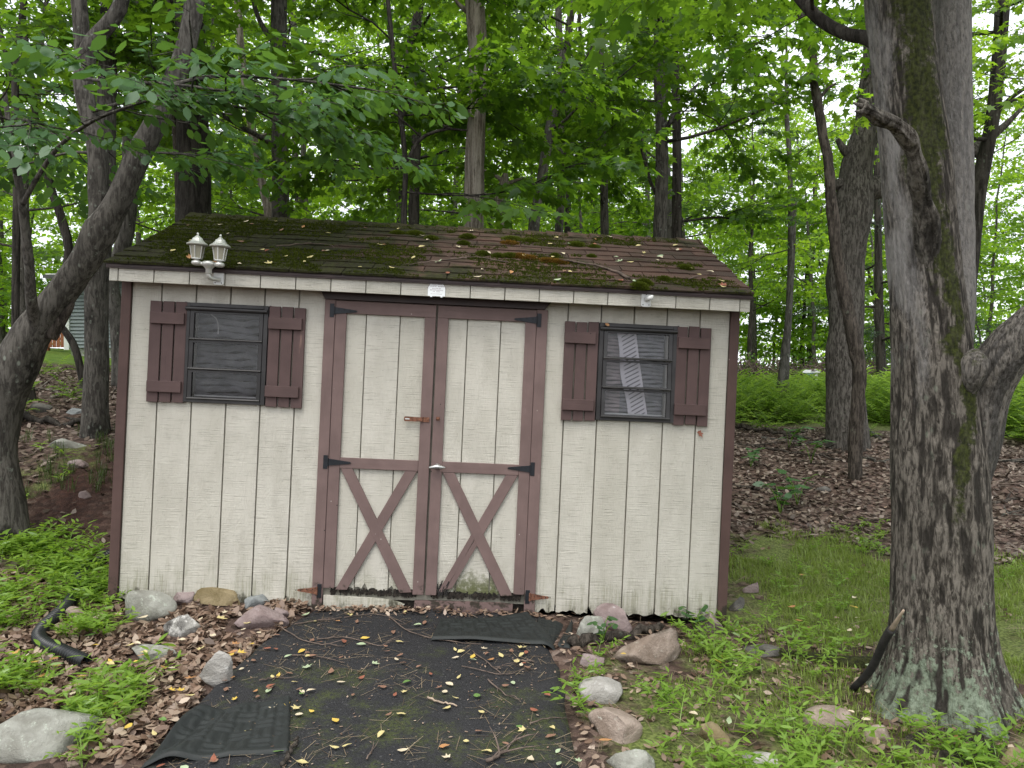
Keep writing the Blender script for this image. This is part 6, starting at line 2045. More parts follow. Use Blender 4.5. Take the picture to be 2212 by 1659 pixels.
rl = random.Random(17)
CN = {'yellow': "yellow", 'pale_yellow': "pale yellow", 'pale_green': "pale green", 'green': "green", 'orange': "orange", 'brown': "brown", 'red_brown': "red-brown", 'cream': "cream"}
cnt = 0
while cnt < 165:
    x, y = rl.uniform(-1.7, 0.75), rl.uniform(2.7, 4.45)
    if poly_dist(np.array([x]), np.array([y]), PAD)[0] < 0.03: continue
    col = rl.choices(['yellow', 'pale_yellow', 'pale_green', 'green', 'orange', 'brown', 'red_brown', 'cream'], [3, 6, 3, 1, 2, 7, 3, 5])[0]
    fallen((x, y, float(surf(x, y)[0]) + 0.012), col, rl.uniform(0.030, 0.054), CN[col] + " fallen leaf lying on the black asphalt apron", CN[col] + " leaves on the asphalt", rg=rl)
    cnt += 1
cnt = 0
while cnt < 70:
    x, y = rl.uniform(-2.6, -0.6), rl.uniform(2.8, 4.3)
    if not in_poly(np.array([x]), np.array([y]), REG_LITTER_L)[0]: continue
    col = rl.choices(['yellow', 'pale_yellow', 'orange', 'cream', 'green'], [5, 3, 4, 5, 1])[0]
    fallen((x, y, gz1(x, y) + 0.045), col, rl.uniform(0.04, 0.065), CN[col] + " fallen leaf on the dead leaves left of the apron", CN[col] + " leaves on the leaf litter", rg=rl)
    cnt += 1
cnt = 0
while cnt < 34:
    g = GS(rl.uniform(1250, 2190), rl.uniform(1230, 1650))
    col = rl.choices(['yellow', 'pale_green', 'orange', 'cream'], [3, 2, 3, 5])[0]
    fallen((g[0], g[1], g[2] + 0.05), col, rl.uniform(0.035, 0.06), CN[col] + " fallen leaf in the grass right of the apron", CN[col] + " leaves in the grass", rg=rl)
    cnt += 1


# roof plane helpers
def roof_pt(u, s, t=0.012):
    c, s_ = math.cos(sa), math.sin(sa)
    return SW(u, EAVE_W - 0.012 + s * c - t * s_, EAVE_V + 0.004 + s * s_ + t * c)


RN = tuple(SH_M.to_3x3() @ Vector((0, -math.sin(sa), math.cos(sa))))
for k in range(78):
    u, s = rl.uniform(0.05, 3.65), sl_len * (rl.random() ** 1.1) * 0.97 + 0.01
    col = rl.choices(['pale_yellow', 'cream', 'pale_green', 'orange', 'brown', 'red_brown'], [5, 6, 3, 2, 4, 3])[0]
    fallen(tuple(roof_pt(u, s, 0.018)), col, rl.uniform(0.03, 0.055), CN[col] + " fallen leaf lying on the shingle roof", CN[col] + " leaves on the roof", RN, rl)
for (u, v, w, col) in ((0.46, 2.035, -0.22, 'orange'), (0.495, 2.025, -0.215, 'orange'), (0.60, 2.010, -0.20, 'orange')):
    fallen(tuple(SW(u, w, v)), col, 0.045, "orange leaf caught on the silver twin lantern", "orange leaves caught on the lantern", (0.2, -0.8, 0.4), rl, 7)
fallen(tuple(SW(3.505, -0.006, 1.135)), 'red_brown', 0.05, "curled red-brown leaf hanging on the wall under the end shutter", None, (0, -1, 0.1), rl, 7)
fallen(tuple(SW(2.895, -0.045, 1.775)), 'orange', 0.03, "small orange leaf stuck on the top of the curtained window", None, (0, -1, 0.2), rl, 3)


def roof_stick(label, pts, r0, tw=0, seed=0):
    p = np.array([roof_pt(u, s, 0.02) for u, s in pts])
    rg = np.random.default_rng(seed)
    q = resample(p, 14) + rg.normal(0, r0 * 0.4, (14, 3))
    o = MB().tube(q, np.linspace(r0, r0 * 0.3, 14), 6).build("stick", M['twig'], None, True)
    for k in range(tw):
        i = rg.integers(2, 12)
        e = q[i] + rg.normal(0, 0.06, 3) * np.array([1.5, 1, 0.3])
        MB().tube(np.array([q[i], (q[i] + e) / 2 + rg.normal(0, 0.005, 3), e]), [r0 * 0.5, r0 * 0.35, r0 * 0.2], 5).build("twig", M['twig'], o, True)
    tag(o, label, "stick")


roof_stick("lichened branch lying down the roof above the bare bracket", [(3.02, 0.16), (2.96, 0.30), (2.86, 0.42), (2.70, 0.50), (2.62, 0.53)], 0.010, 6, 1)
roof_stick("thin twig on the roof above the sign", [(2.02, 0.46), (1.92, 0.40), (1.78, 0.30), (1.66, 0.22)], 0.005, 3, 2)
roof_stick("thin pale twig on the roof above the right door", [(2.28, 0.40), (2.16, 0.46), (2.04, 0.50)], 0.004, 2, 3)
roof_stick("curved twig on the mossy roof behind the lantern", [(0.80, 0.50), (0.95, 0.60), (1.10, 0.62), (1.16, 0.54)], 0.004, 2, 4)
roof_stick("small forked twig on the roof's bare end", [(3.40, 0.22), (3.52, 0.34), (3.62, 0.36)], 0.004, 2, 5)

# ------------------------------------------------------------------ moss on the roof (uncountable)
def tufts(cent, nrm_rot, rad, hgt, per, rg):
    """little spikes on a dome; returns triangles"""
    n = len(cent)
    a = rg.uniform(0, 2 * PI, (n, per)); r = np.sqrt(rg.random((n, per)))
    x, y = r * np.cos(a) * rad[:, None], r * np.sin(a) * rad[:, None]
    z = hgt[:, None] * (1 - r ** 2)
    b = np.stack([x, y, z - 0.004], -1)
    tip = b + np.stack([x * 0.35, y * 0.35, 0.006 + 0.006 * rg.random((n, per)) + 0 * x], -1) + rg.normal(0, 0.0025, (n, per, 3))
    ph = rg.uniform(0, 2 * PI, (n, per))
    w = 0.0038
    e = np.stack([np.cos(ph) * w, np.sin(ph) * w, 0 * ph], -1)
    tri = np.stack([b - e, b + e, tip], -2).reshape(-1, 3, 3)
    return tri @ nrm_rot.T + np.repeat(cent, per, 0)[:, None]


rgm = np.random.default_rng(77)
slopeR = np.array((SH_EUL.to_matrix() @ Matrix.Rotation(sa, 3, 'X')))
cu_, cs_ = rgm.uniform(-0.04, 3.74, 60000), rgm.uniform(0.0, sl_len, 60000)
mn = fbm(np.stack([cu_ * 3.2, cs_ * 5.0, 0 * cu_], 1), 5, 9)
bias = np.interp(cu_, [-0.1, 0.8, 1.6, 2.4, 3.7], [0.26, 0.21, 0.14, 0.05, 0.0]) + np.interp(cs_, [0, 0.10, 0.35, 0.95, 1.30], [0.17, 0.08, 0.0, 0.02, 0.12])
row = (cs_ / expo) % 1
keep = (mn + bias + np.where(row < 0.12, 0.05, 0.0)) > 0.665
cu_, cs_ = cu_[keep][:9000], cs_[keep][:9000]
cent = np.array([SH_MN[:3, :3] @ np.array([u, EAVE_W - 0.012 + s * math.cos(sa) - 0.011 * math.sin(sa), EAVE_V + 0.004 + s * math.sin(sa) + 0.011 * math.cos(sa)]) + SH_MN[:3, 3] for u, s in zip(cu_, cs_)])
tri = tufts(cent, slopeR, rgm.uniform(0.006, 0.016, len(cent)), rgm.uniform(0.0, 0.006, len(cent)), 6, rgm)
big = [(2.00, 1.06, 0.055, 0.030), (1.75, 0.98, 0.045, 0.02), (2.32, 1.08, 0.07, 0.022), (2.45, 1.06, 0.05, 0.02), (1.62, 1.10, 0.06, 0.02), (2.78, 1.02, 0.06, 0.02), (2.90, 0.98, 0.04, 0.016), (3.10, 0.10, 0.05, 0.03), (3.06, 0.02, 0.055, 0.03), (3.25, 0.22, 0.035, 0.02), (2.12, 0.62, 0.045, 0.02), (2.30, 0.60, 0.05, 0.02), (2.22, 0.58, 0.04, 0.02), (2.60, 0.66, 0.03, 0.02), (3.45, 0.52, 0.05, 0.02), (2.85, 0.70, 0.03, 0.015), (1.50, 1.08, 0.05, 0.02), (1.98, 0.88, 0.04, 0.02)]
bc, br_, bh = np.array([roof_pt(u, s, 0.006) for u, s, _, _ in big]), np.array([b[2] for b in big]), np.array([b[3] for b in big])
tri2 = tufts(bc, slopeR, br_, bh, 900, rgm)
dome = tufts(bc, slopeR, br_ * 0.98, bh * 0.8, 500, rgm)
tr = np.concatenate([tri, tri2, dome])
mo = mobj("roof_moss", np_mesh("roof_moss", tr, np.full(len(tr), 3), np.arange(len(tr) * 3), False, {"var": np.clip(np.r_[rgm.normal(0.35, 0.22, len(tri)), rgm.normal(0.75, 0.2, len(tri2) + len(dome))], 0, 1)}), M['moss'])
tag(mo, "green moss growing over the shingles", None, None, "stuff")
rc = np.array([roof_pt(u, s, 0.008) for u, s in ((2.42, 0.56), (2.36, 0.60), (2.62, 0.50), (2.55, 0.52), (2.30, 0.95))])
tr = tufts(rc, slopeR, np.full(5, 0.06), np.full(5, 0.016), 700, rgm)
tag(mobj("rusty_roof_moss", np_mesh("rusty_roof_moss", tr, np.full(len(tr), 3), np.arange(len(tr) * 3), False, {"var": rgm.random(len(tr))}), M['moss_rust']), "rust-coloured moss on the shingles", None, None, "stuff")

# ------------------------------------------------------------------ leaf litter, grass, ferns (uncountable)
def scatter(n, x0, x1, y0, y1, rg, ok):
    x, y = rg.uniform(x0, x1, n), rg.uniform(y0, y1, n)
    k = ok(x, y) & ~in_poly(x, y, SH_FOOT) & clear_of_rocks(x, y, 0.9)
    return x[k], y[k]


def flat_leaves(name, x, y, z, size, mat, rg, shape=None, tilt=0.35, label=None):
    n = len(x)
    s = np.array([(0, 0, 0.0), (0.28, 0.25, 0.10), (0.68, 0.22, 0.13), (1, 0, 0.20), (0.68, -0.22, 0.10), (0.28, -0.25, 0.06)]) if shape is None else shape
    s = s - np.array([0.45, 0, 0.05])
    a = rg.uniform(0, 2 * PI, n)
    d = np.stack([np.cos(a), np.sin(a), rg.normal(0, tilt, n)], 1)
    nr = np.stack([rg.normal(0, tilt, n), rg.normal(0, tilt, n), np.where(rg.random(n) < 0.3, -1.0, 1.0)], 1)
    lv = place_leaves(s, np.stack([x, y, z], 1), d, nr, size)
    k = s.shape[0]
    o = mobj(name, np_mesh(name, lv, np.full(n, k), np.arange(n * k), False, {"var": rg.random(n)}), mat)
    return tag(o, label, None, None, "stuff")


rgg = np.random.default_rng(5)
x, y = scatter(36000, -3.6, 0.0, 2.3, 5.0, rgg, lambda x, y: in_poly(x, y, REG_LITTER_L))
x, y = x[:13000], y[:13000]
flat_leaves("leaf_litter", x, y, gz(x, y) + rgg.random(len(x)) * 0.035, rgg.uniform(0.030, 0.070, len(x)), M['litter'], rgg, tilt=0.45, label="brown dead leaves heaped beside the apron")
# drift along the sill and stray bits on the apron
t = rgg.random(260)
w = -0.02 - np.abs(rgg.normal(0, 0.05, 260))
pp = np.array([SW(1.15 + 1.5 * a, b, 0) for a, b in zip(t, w)])
flat_leaves("leaf_drift", pp[:, 0], pp[:, 1], surf(pp[:, 0], pp[:, 1]) + 0.008 + rgg.random(260) * 0.012, rgg.uniform(0.02, 0.05, 260), M['litter'], rgg, label="dead leaves drifted against the door sill")
x, y = scatter(1500, -2.0, 0.85, 2.3, 4.5, rgg, lambda x, y: (poly_dist(x, y, PAD) > 0.02) & (fbm(np.stack([x * 3, y * 3, 0 * x], 1), 3, 2) > 0.47))
flat_leaves("apron_crumbs", x, y, surf(x, y) + 0.006, rgg.uniform(0.006, 0.018, len(x)), M['litter'], rgg, tilt=0.15, label="crumbled leaf bits on the asphalt")
needle = np.array([(0, 0.006, 0), (1, 0.004, 0.01), (1, -0.004, 0.01), (0, -0.006, 0)], float)
x, y = scatter(2600, -2.0, 0.85, 2.3, 4.5, rgg, lambda x, y: (poly_dist(x, y, PAD) > 0.0) & (fbm(np.stack([x * 4, y * 4, 0 * x], 1), 3, 12) > 0.46))
flat_leaves("straw_bits", x, y, surf(x, y) + 0.008, rgg.uniform(0.03, 0.12, len(x)), M['straw'], rgg, needle * np.array([1, 2.2, 1]), tilt=0.06, label="dry stalks and needles strewn on the asphalt")
# woodland floor
x, y = scatter(60000, 1.4, 10, 5.2, 13, rgg, lambda x, y: ~in_poly(x, y, REG_LAWN) & ~in_poly(x, y, REG_FERN))
x, y = x[:20000], y[:20000]
flat_leaves("woodland_litter", x, y, gz(x, y) + rgg.random(len(x)) * 0.025, rgg.uniform(0.04, 0.085, len(x)), M['litter_dark'], rgg, label="dead leaves on the woodland floor behind the lawn")
x, y = scatter(60000, -9, -2.2, 4.2, 16, rgg, lambda x, y: ~in_poly(x, y, REG_LITTER_L) & (rgg.random(len(x)) > 0.75 * in_poly(x, y, REG_SOIL)))
x, y = x[:22000], y[:22000]
flat_leaves("bank_litter", x, y, gz(x, y) + rgg.random(len(x)) * 0.025, rgg.uniform(0.04, 0.085, len(x)), M['litter_dark'], rgg, label="dead leaves on the shaded bank beside the shed")


# dead leaves and dry stalks showing between the weeds right of the apron
x, y = scatter(9000, 0.2, 4.4, 2.2, 4.9, rgg, lambda x, y: (poly_dist(x, y, PAD) < -0.01) & ~in_poly(x, y, REG_LAWN))
x, y = x[:2600], y[:2600]
flat_leaves("verge_litter", x, y, gz(x, y) + rgg.random(len(x)) * 0.02, rgg.uniform(0.022, 0.055, len(x)), M['litter'], rgg, tilt=0.4, label="dead leaves between the weeds right of the apron")
x, y = scatter(5000, 0.2, 4.4, 2.2, 5.6, rgg, lambda x, y: (poly_dist(x, y, PAD) < -0.01))
x, y = x[:2200], y[:2200]
flat_leaves("verge_straw", x, y, gz(x, y) + 0.012 + rgg.random(len(x)) * 0.02, rgg.uniform(0.05, 0.14, len(x)), M['straw'], rgg, needle * np.array([1, 2.0, 1]), tilt=0.25, label="dry stalks between the weeds right of the apron")


def blades(name, tmpls, x, y, z, sc, mat, rg, label, varm=0.5):
    """copies of small plant templates (n, k, 3) merged into one mesh"""
    lv, var = [], []
    pick = rg.integers(len(tmpls), size=len(x))
    for ti, T in enumerate(tmpls):
        s = np.where(pick == ti)[0]
        a = rg.uniform(0, 2 * PI, len(s))
        c, s_ = np.cos(a) * sc[s], np.sin(a) * sc[s]
        X = T[None, ..., 0] * c[:, None, None] - T[None, ..., 1] * s_[:, None, None] + x[s][:, None, None]
        Y = T[None, ..., 0] * s_[:, None, None] + T[None, ..., 1] * c[:, None, None] + y[s][:, None, None]
        Z = T[None, ..., 2] * sc[s][:, None, None] + z[s][:, None, None]
        q = np.stack([X, Y, Z], -1)
        lv.append(q.reshape(-1, q.shape[2], 3))
        var.append(np.clip((rg.normal(varm, 0.16, len(s))[:, None] + rg.normal(0, 0.18, (len(s), T.shape[0]))).ravel(), 0, 1))
    lv, var = np.concatenate(lv), np.concatenate(var)
    k = lv.shape[1]
    o = mobj(name, np_mesh(name, lv, np.full(len(lv), k), np.arange(len(lv) * k), False, {"var": var}), mat)
    return tag(o, label, None, None, "stuff")


def stilt_template(rg, stems=3):
    lan = np.array([(0, 0, 0), (0.25, 0.115, 0.02), (0.62, 0.100, 0.0), (1, 0, -0.10), (0.62, -0.100, 0.0), (0.25, -0.115, 0.02)], float)
    out = []
    for s in range(stems):
        a = rg.uniform(0, 2 * PI)
        p = np.array([rg.normal(0, 0.012), rg.normal(0, 0.012), 0])
        d = np.array([math.cos(a) * 0.45, math.sin(a) * 0.45, 1.0])
        h = rg.uniform(0.11, 0.22)
        m = 8
        for k in range(m):
            d = d + np.array([math.cos(a) * 0.10, math.sin(a) * 0.10, -0.06]); d /= np.linalg.norm(d)
            p2 = p + d * h / m
            e = np.cross(d, [0, 0, 1.0]); e /= np.linalg.norm(e) + 1e-9
            w = 0.0016
            out.append(np.array([p - e * w, p2 - e * w, p2 - e * w, p2 + e * w, p + e * w, p + e * w]))
            p = p2
            if k >= 1:
                al = a + rg.normal(0, 1.3) + (PI / 2 if k % 2 else -PI / 2)
                ld = np.array([math.cos(al), math.sin(al), rg.uniform(0.0, 0.55)])
                out.append(place_leaves(lan, p[None], ld[None], (np.array([0, 0, 1.0]) + rg.normal(0, 0.35, 3))[None], np.array([rg.uniform(0.036, 0.074)]))[0])
    return np.array(out)


STT = [stilt_template(rgg) for _ in range(10)]
nz = lambda x, y, f, s: fbm(np.stack([x * f, y * f, 0 * x], 1), 3, s)
x, y = scatter(9000, 0.2, 4.2, 2.2, 5.0, rgg, lambda x, y: in_poly(x, y, REG_STILT_R) & (poly_dist(x, y, PAD) < -0.02) & (rgg.random(len(x)) < np.clip((nz(x, y, 3.2, 33) - 0.34) / 0.30, 0.06, 1)) & (np.hypot(x - 1.96, y - 3.62) > 0.36))
k = clear_of_rocks(x, y + 0.06, 1.25); x, y = x[k][:430], y[k][:430]
blades("stiltgrass", STT, x, y, gz(x, y), rgg.uniform(0.65, 1.15, len(x)), M['stilt'], rgg, "bright green stiltgrass spreading right of the asphalt")
xs, ys = [], []
for qn, q in zip((75, 90, 95, 24, 50, 26, 5), REG_STILT_L):
    b = np.array(q)
    x, y = scatter(qn * 12, b[:, 0].min(), b[:, 0].max(), b[:, 1].min(), b[:, 1].max(), rgg, lambda x, y: in_poly(x, y, q) & (rgg.random(len(x)) < np.clip((nz(x, y, 3.6, 44) - 0.34) / 0.3, 0.06, 1)) & (poly_dist(x, y, PAD) < -0.02))
    xs.append(x[:qn]); ys.append(y[:qn])
x, y = np.concatenate(xs), np.concatenate(ys)
_pl = pc[int(len(pc) * 0.46):]
k = (np.hypot(x[:, None] - _pl[None, :, 0], (y + 0.07)[:, None] - _pl[None, :, 1]) > 0.15).all(1)
x, y = x[k], y[k]
blades("stiltgrass", STT, x, y, gz(x, y), rgg.uniform(0.7, 1.25, len(x)), M['stilt'], rgg, "bright green stiltgrass in clumps along the black pipe", 0.45)


def grass_template(rg, n=7, h=0.042):
    out = []
    for k in range(n):
        a = rg.uniform(0, 2 * PI)
        d = np.array([math.cos(a), math.sin(a), 0])
        e = np.array([-d[1], d[0], 0]) * 0.0022
        hh = h * rg.uniform(0.5, 1.2)
        ln = hh * rg.uniform(0.2, 0.9)
        p = np.array([rg.normal(0, 0.02), rg.normal(0, 0.02), -0.005])
        out.append(np.array([p - e, p + d * ln * 0.4 + [0, 0, hh * 0.75] - e * 0.8, p + d * ln + [0, 0, hh], p + d * ln * 0.4 + [0, 0, hh * 0.75] + e * 0.8, p + e]))
    return np.array(out)


GT = [grass_template(rgg) for _ in range(8)]
x, y = scatter(60000, 0.8, 7.0, 2.6, 7.4, rgg, lambda x, y: (((poly_dist(x, y, REG_LAWN) + (nz(x, y, 1.7, 61) - 0.5) * 1.5 + rgg.normal(0, 0.12, len(x))) > 0) | (in_poly(x, y, REG_STILT_R) & (rgg.random(len(x)) < 0.5))) & (poly_dist(x, y, PAD) < -0.01) & (nz(x, y, 1.9, 55) > 0.44))
x, y = x[:12500], y[:12500]
blades("lawn_grass", GT, x, y, gz(x, y), rgg.uniform(0.5, 1.5, len(x)), M['grass'], rgg, "short lawn grass right of the shed")
GL = [grass_template(rgg, 12, 0.16) for _ in range(5)]
x, y = scatter(5000, -4.6, -2.3, 4.5, 7.2, rgg, lambda x, y: nz(x, y, 1.3, 66) > 0.56)
x, y = x[:170], y[:170]
blades("bank_grass", GL, x, y, gz(x, y), rgg.uniform(0.5, 1.0, len(x)), M['grass_dark'], rgg, "tufts of dark grass on the shaded bank", 0.2)


x, y = scatter(6000, 1.4, 6.5, 4.3, 7.4, rgg, lambda x, y: ((poly_dist(x, y, REG_LAWN) + (nz(x, y, 1.7, 61) - 0.5) * 1.9) > -0.15) & (nz(x, y, 2.4, 91) > 0.52))
x, y = x[:210], y[:210]
blades("lawn_weeds", STT, x, y, gz(x, y), rgg.uniform(0.4, 0.8, len(x)), M['stilt'], rgg, "low weeds scattered through the lawn", 0.3)
x, y = scatter(3000, 1.4, 6.5, 4.3, 7.4, rgg, lambda x, y: nz(x, y, 2.0, 95) > 0.5)
x, y = x[:420], y[:420]
flat_leaves("lawn_litter", x, y, gz(x, y) + 0.02, rgg.uniform(0.025, 0.055, len(x)), M['litter'], rgg, tilt=0.4, label="dead leaves scattered on the lawn")


def fern_template(rg, fronds=8):
    out = []
    for f in range(fronds):
        a = 2 * PI * f / fronds + rg.normal(0, 0.25)
        L = rg.uniform(0.34, 0.55)
        up, dn = (1.65, 0.80) if f % 2 else (1.05, 0.80)
        dirx = np.array([math.cos(a), math.sin(a), 0]); lat = np.array([-dirx[1], dirx[0], 0])
        m = 9
        for k in range(m):
            t = (k + 1) / m
            p = dirx * L * (t * (0.75 if f % 2 else 0.95)) + np.array([0, 0, L * (up * t - dn * t * t)])
            w = 0.34 * L * math.sin(PI * (0.12 + 0.86 * t)) * 0.75
            for s in (1, -1):
                q = p + lat * s * w + dirx * w * 0.35 + np.array([0, 0, 0.30 * w])
                bw = dirx * L / m * 0.42
                out.append(np.array([p - bw, q, p + bw, p + bw * 0.99]))
    return np.array(out)


FT = [fern_template(rgg) for _ in range(6)]
x, y = scatter(4200, 2.4, 24, 9.2, 23, rgg, lambda x, y: ((poly_dist(x, y, REG_FERN) + (nz(x, y, 0.7, 78) - 0.55) * 3.2) > 0) & (nz(x, y, 0.8, 77) > 0.40))
x, y = x[:2300], y[:2300]
blades("fern_bed", FT, x, y, gz(x, y) - 0.02, rgg.uniform(0.6, 1.2, len(x)) * (0.4 + 1.6 * nz(x, y, 0.9, 79)), M['fern'], rgg, "knee-high bed of bright ferns beyond the leaf-strewn slope")
x, y = scatter(900, -9.5, -2.6, 7.4, 17, rgg, lambda x, y: nz(x, y, 0.8, 81) > 0.60)
x, y = x[:70], y[:70]
blades("bank_ferns", FT, x, y, gz(x, y), rgg.uniform(0.4, 0.8, len(x)), M['fern'], rgg, "low green undergrowth on the bank", 0.2)


# ------------------------------------------------------------------ weeds, dead branches on the woodland floor
def weed(px, py, h, n, seed, label):
    g = GS(px, py)
    rg = np.random.default_rng(seed)
    root = empty("weed", tuple(g), label, "plant")
    st, lf = MB(), []
    for k in range(n):
        a = rg.uniform(0, 2 * PI)
        top = np.array([math.cos(a) * h * 0.5, math.sin(a) * h * 0.5, h * rg.uniform(0.6, 1.0)])
        p = resample(np.array([[0, 0, 0], top * [0.4, 0.4, 0.7], top]), 6)
        st.tube(p, np.linspace(0.004, 0.002, 6), 5)
        for j in (2, 3, 4, 5, 5):
            b = rg.uniform(0, 2 * PI)
            lf.append(place_leaves(leaf_shape('ovate'), p[j][None], np.array([[math.cos(b), math.sin(b), -0.1]]), np.array([[0, 0, 1.0]]) + rg.normal(0, 0.25, (1, 3)), np.array([h * rg.uniform(0.28, 0.45)]))[0])
    st.build("stem", M['stilt'], root, True)
    lf = np.array(lf)
    tag(mobj("foliage", np_mesh("foliage", lf, np.full(len(lf), 6), np.arange(len(lf) * 6), False, {"var": rg.random(len(lf)) * 0.6}), M['leaf_blue'], root), kind="stuff")


weed(1685, 1112, 0.30, 5, 1, "broad-leaved green weed on the leaf-strewn slope beyond the lawn")
weed(1722, 1092, 0.34, 4, 2, "taller broad-leaved weed just behind another on the slope")
weed(1622, 1010, 0.26, 4, 3, "small leafy weed near the shed's brown corner board on the slope")
weed(1704, 968, 0.34, 4, 4, "leafy weed by the fallen branches before the ferns")
weed(1752, 1002, 0.30, 4, 5, "leafy weed between the fallen branches and the dead snag")
weed(1500, 1362, 0.16, 4, 6, "small leafy weed growing by the shed's bare corner")
weed(1300, 1392, 0.15, 3, 7, "little weed sprouting by the rotten timber")
weed(2006, 935, 0.40, 4, 8, "leafy weed at the edge of the ferns behind the big maple")

for k, (pts, r0, lab, m) in enumerate((
        ([(1578, 925), (1640, 935), (1720, 948), (1790, 955)], 0.035, "long dead branch lying along the edge of the ferns", 'bark_snag'),
        ([(1650, 948), (1730, 958), (1800, 970)], 0.028, "second dead branch lying in front of the fern bed", 'bark_grey'),
        ([(1585, 960), (1660, 972), (1740, 985), (1830, 1000)], 0.022, "thin fallen branch on the slope before the oak", 'bark_snag'),
        ([(1866, 925), (1900, 950), (1950, 962), (2000, 970)], 0.030, "crooked fallen branch between the dead snag and the big maple", 'bark_grey'),
        ([(1576, 1048), (1640, 1060), (1720, 1062), (1780, 1058)], 0.022, "dark stick lying on the slope behind the lawn", 'bark_snag'),
        ([(1860, 990), (1910, 1000), (1960, 1010)], 0.018, "grey fallen stick behind the big maple", 'bark_grey'),
        ([(1700, 620 + 440), (1760, 1040), (1830, 1020)], 0.012, "thin bare twig below the dead snag", 'twig'),
        ([(2120, 990), (2180, 1000), (2260, 1005)], 0.018, "bare branch on top of the brush pile right of the big maple", 'bark_grey'),
        ([(2130, 1020), (2190, 1040), (2260, 1050)], 0.020, "crooked bare branch in the brush pile right of the big maple", 'twig'),
        ([(2125, 1060), (2190, 1030), (2250, 1000)], 0.016, "slanting bare branch crossing the brush pile", 'twig'),
        ([(2130, 1090), (2200, 1080), (2270, 1092)], 0.022, "lowest thick branch of the brush pile", 'bark_snag'),
        ([(2150, 1120), (2200, 1105), (2260, 1120)], 0.014, "thin bare branch in front of the brush pile", 'bark_grey'),
        ([(2140, 1000), (2170, 1050), (2220, 1090)], 0.013, "bare branch standing askew in the brush pile", 'twig'),
        ([(40, 912), (100, 918), (160, 922), (205, 914)], 0.040, "mossy log lying on the bank under the leaning tree", 'bark_black'),
        ([(115, 862), (150, 848), (200, 832)], 0.022, "pale bare stick on the shaded bank", 'bark_dead'),
        ([(60, 846), (100, 842), (130, 850)], 0.022, "pale broken branch lying near the grey house view", 'bark_dead'),
        ([(210, 862), (235, 850), (262, 842)], 0.016, "dark stick lying behind the slim blotched trunk", 'bark_snag'))):
    stick(lab, pts, r0, r0 * 0.5, m, "dead_branch", -0.01, 4 if 6 < k < 13 else 2, 40 + k, cat="branch")

# ------------------------------------------------------------------ beyond: grey house, red fence, hedge, post, pickets
HB = V(140, 752, 22.0)
hb = np.array([HB[0], 22.0, gz1(HB[0] + 2, 22.0) - 0.1])
hz = HB[2] - hb[2]
house = empty("house", tuple(hb), "light grey clapboard house with white corner trim behind the bank", "house")
grey = simple_mat("grey_vinyl_siding", (0.205, 0.235, 0.25), 0.6, var=0.06)
wht = simple_mat("white_house_trim", (0.75, 0.76, 0.76), 0.5, var=0.05)
conc = simple_mat("concrete_block", (0.30, 0.30, 0.28), 0.9)
HWID, HDEP, NB, LAP = 6.5, 6.0, 19, 0.105
MB().box(0.12, HWID, 0.10, HDEP, -0.4, hz).build("foundation", conc, house)
MB().box(0.10, HWID, 0.08, HDEP, hz, hz + NB * LAP).build("wall", simple_mat("dark_sheathing", (0.05, 0.055, 0.06), 0.9), house)  # dark core between the boards paints the shadow lines under the laps
for k in range(NB):
    z0 = hz + k * LAP
    o = MB().prism([(0.12, z0 + 0.012), (HWID, z0 + 0.012), (HWID, z0 + LAP), (0.12, z0 + LAP)], 0.035, 0.08).build("siding_board", grey, house)
    me = o.data
    for v in me.vertices:
        if v.co.y < 0.06 and v.co.z > z0 + 0.05: v.co.y = 0.070
MB().box(-0.03, 0.118, 0.0, 0.16, hz - 0.05, hz + NB * LAP).build("corner_trim", wht, house)
o = MB().prism([(-0.35, 0), (HWID + 0.3, 0), (HWID + 0.3, 0.16), (-0.35, 0.16)], -0.35, -0.30).build("eave_board", wht, house)
o.location = (0, 0, hz + NB * LAP - 0.02)
rfm = simple_mat("grey_house_shingle", (0.09, 0.09, 0.095), 0.9)
zt = hz + NB * LAP
MB().add([(-0.4, -0.40, zt + 0.10), (HWID + 0.4, -0.40, zt + 0.10), (HWID + 0.4, 3.0, zt + 0.8), (-0.4, 3.0, zt + 0.8), (-0.4, 6.4, zt + 0.1), (HWID + 0.4, 6.4, zt + 0.1), (-0.4, 3.0, zt + 0.68), (HWID + 0.4, 3.0, zt + 0.68), (-0.4, -0.4, zt + 0.0), (HWID + 0.4, -0.4, zt)], [(0, 1, 2, 3), (3, 2, 5, 4), (8, 9, 1, 0), (0, 3, 6, 8), (1, 9, 7, 2), (9, 8, 6, 7)]).build("roof", rfm, house)

red = simple_mat("red_brown_fence_paint", (0.33, 0.12, 0.06), 0.8, var=0.25)
fb = V(96, 752, 23.5)
fence = empty("red_fence", (fb[0], 23.5, gz1(fb[0], 23.5)), "red-brown board fence beside the grey house", "fence")
ft = CAM_Z - (672 - 829.5) / FV * 23.5 - fence.location.z
for k in range(10):
    MB().box(k * 0.125, k * 0.125 + 0.108, 0, 0.02, 0.12, ft * 0.9).build("fence_board", red, fence)
for z in (0.35, ft * 0.75):
    MB().box(-0.02, 1.27, 0.021, 0.06, z, z + 0.08).build("fence_rail", red, fence)
for x_ in (0.0, 1.15):
    MB().box(x_, x_ + 0.09, 0.0605, 0.15, -0.2, ft).build("fence_post", red, fence)

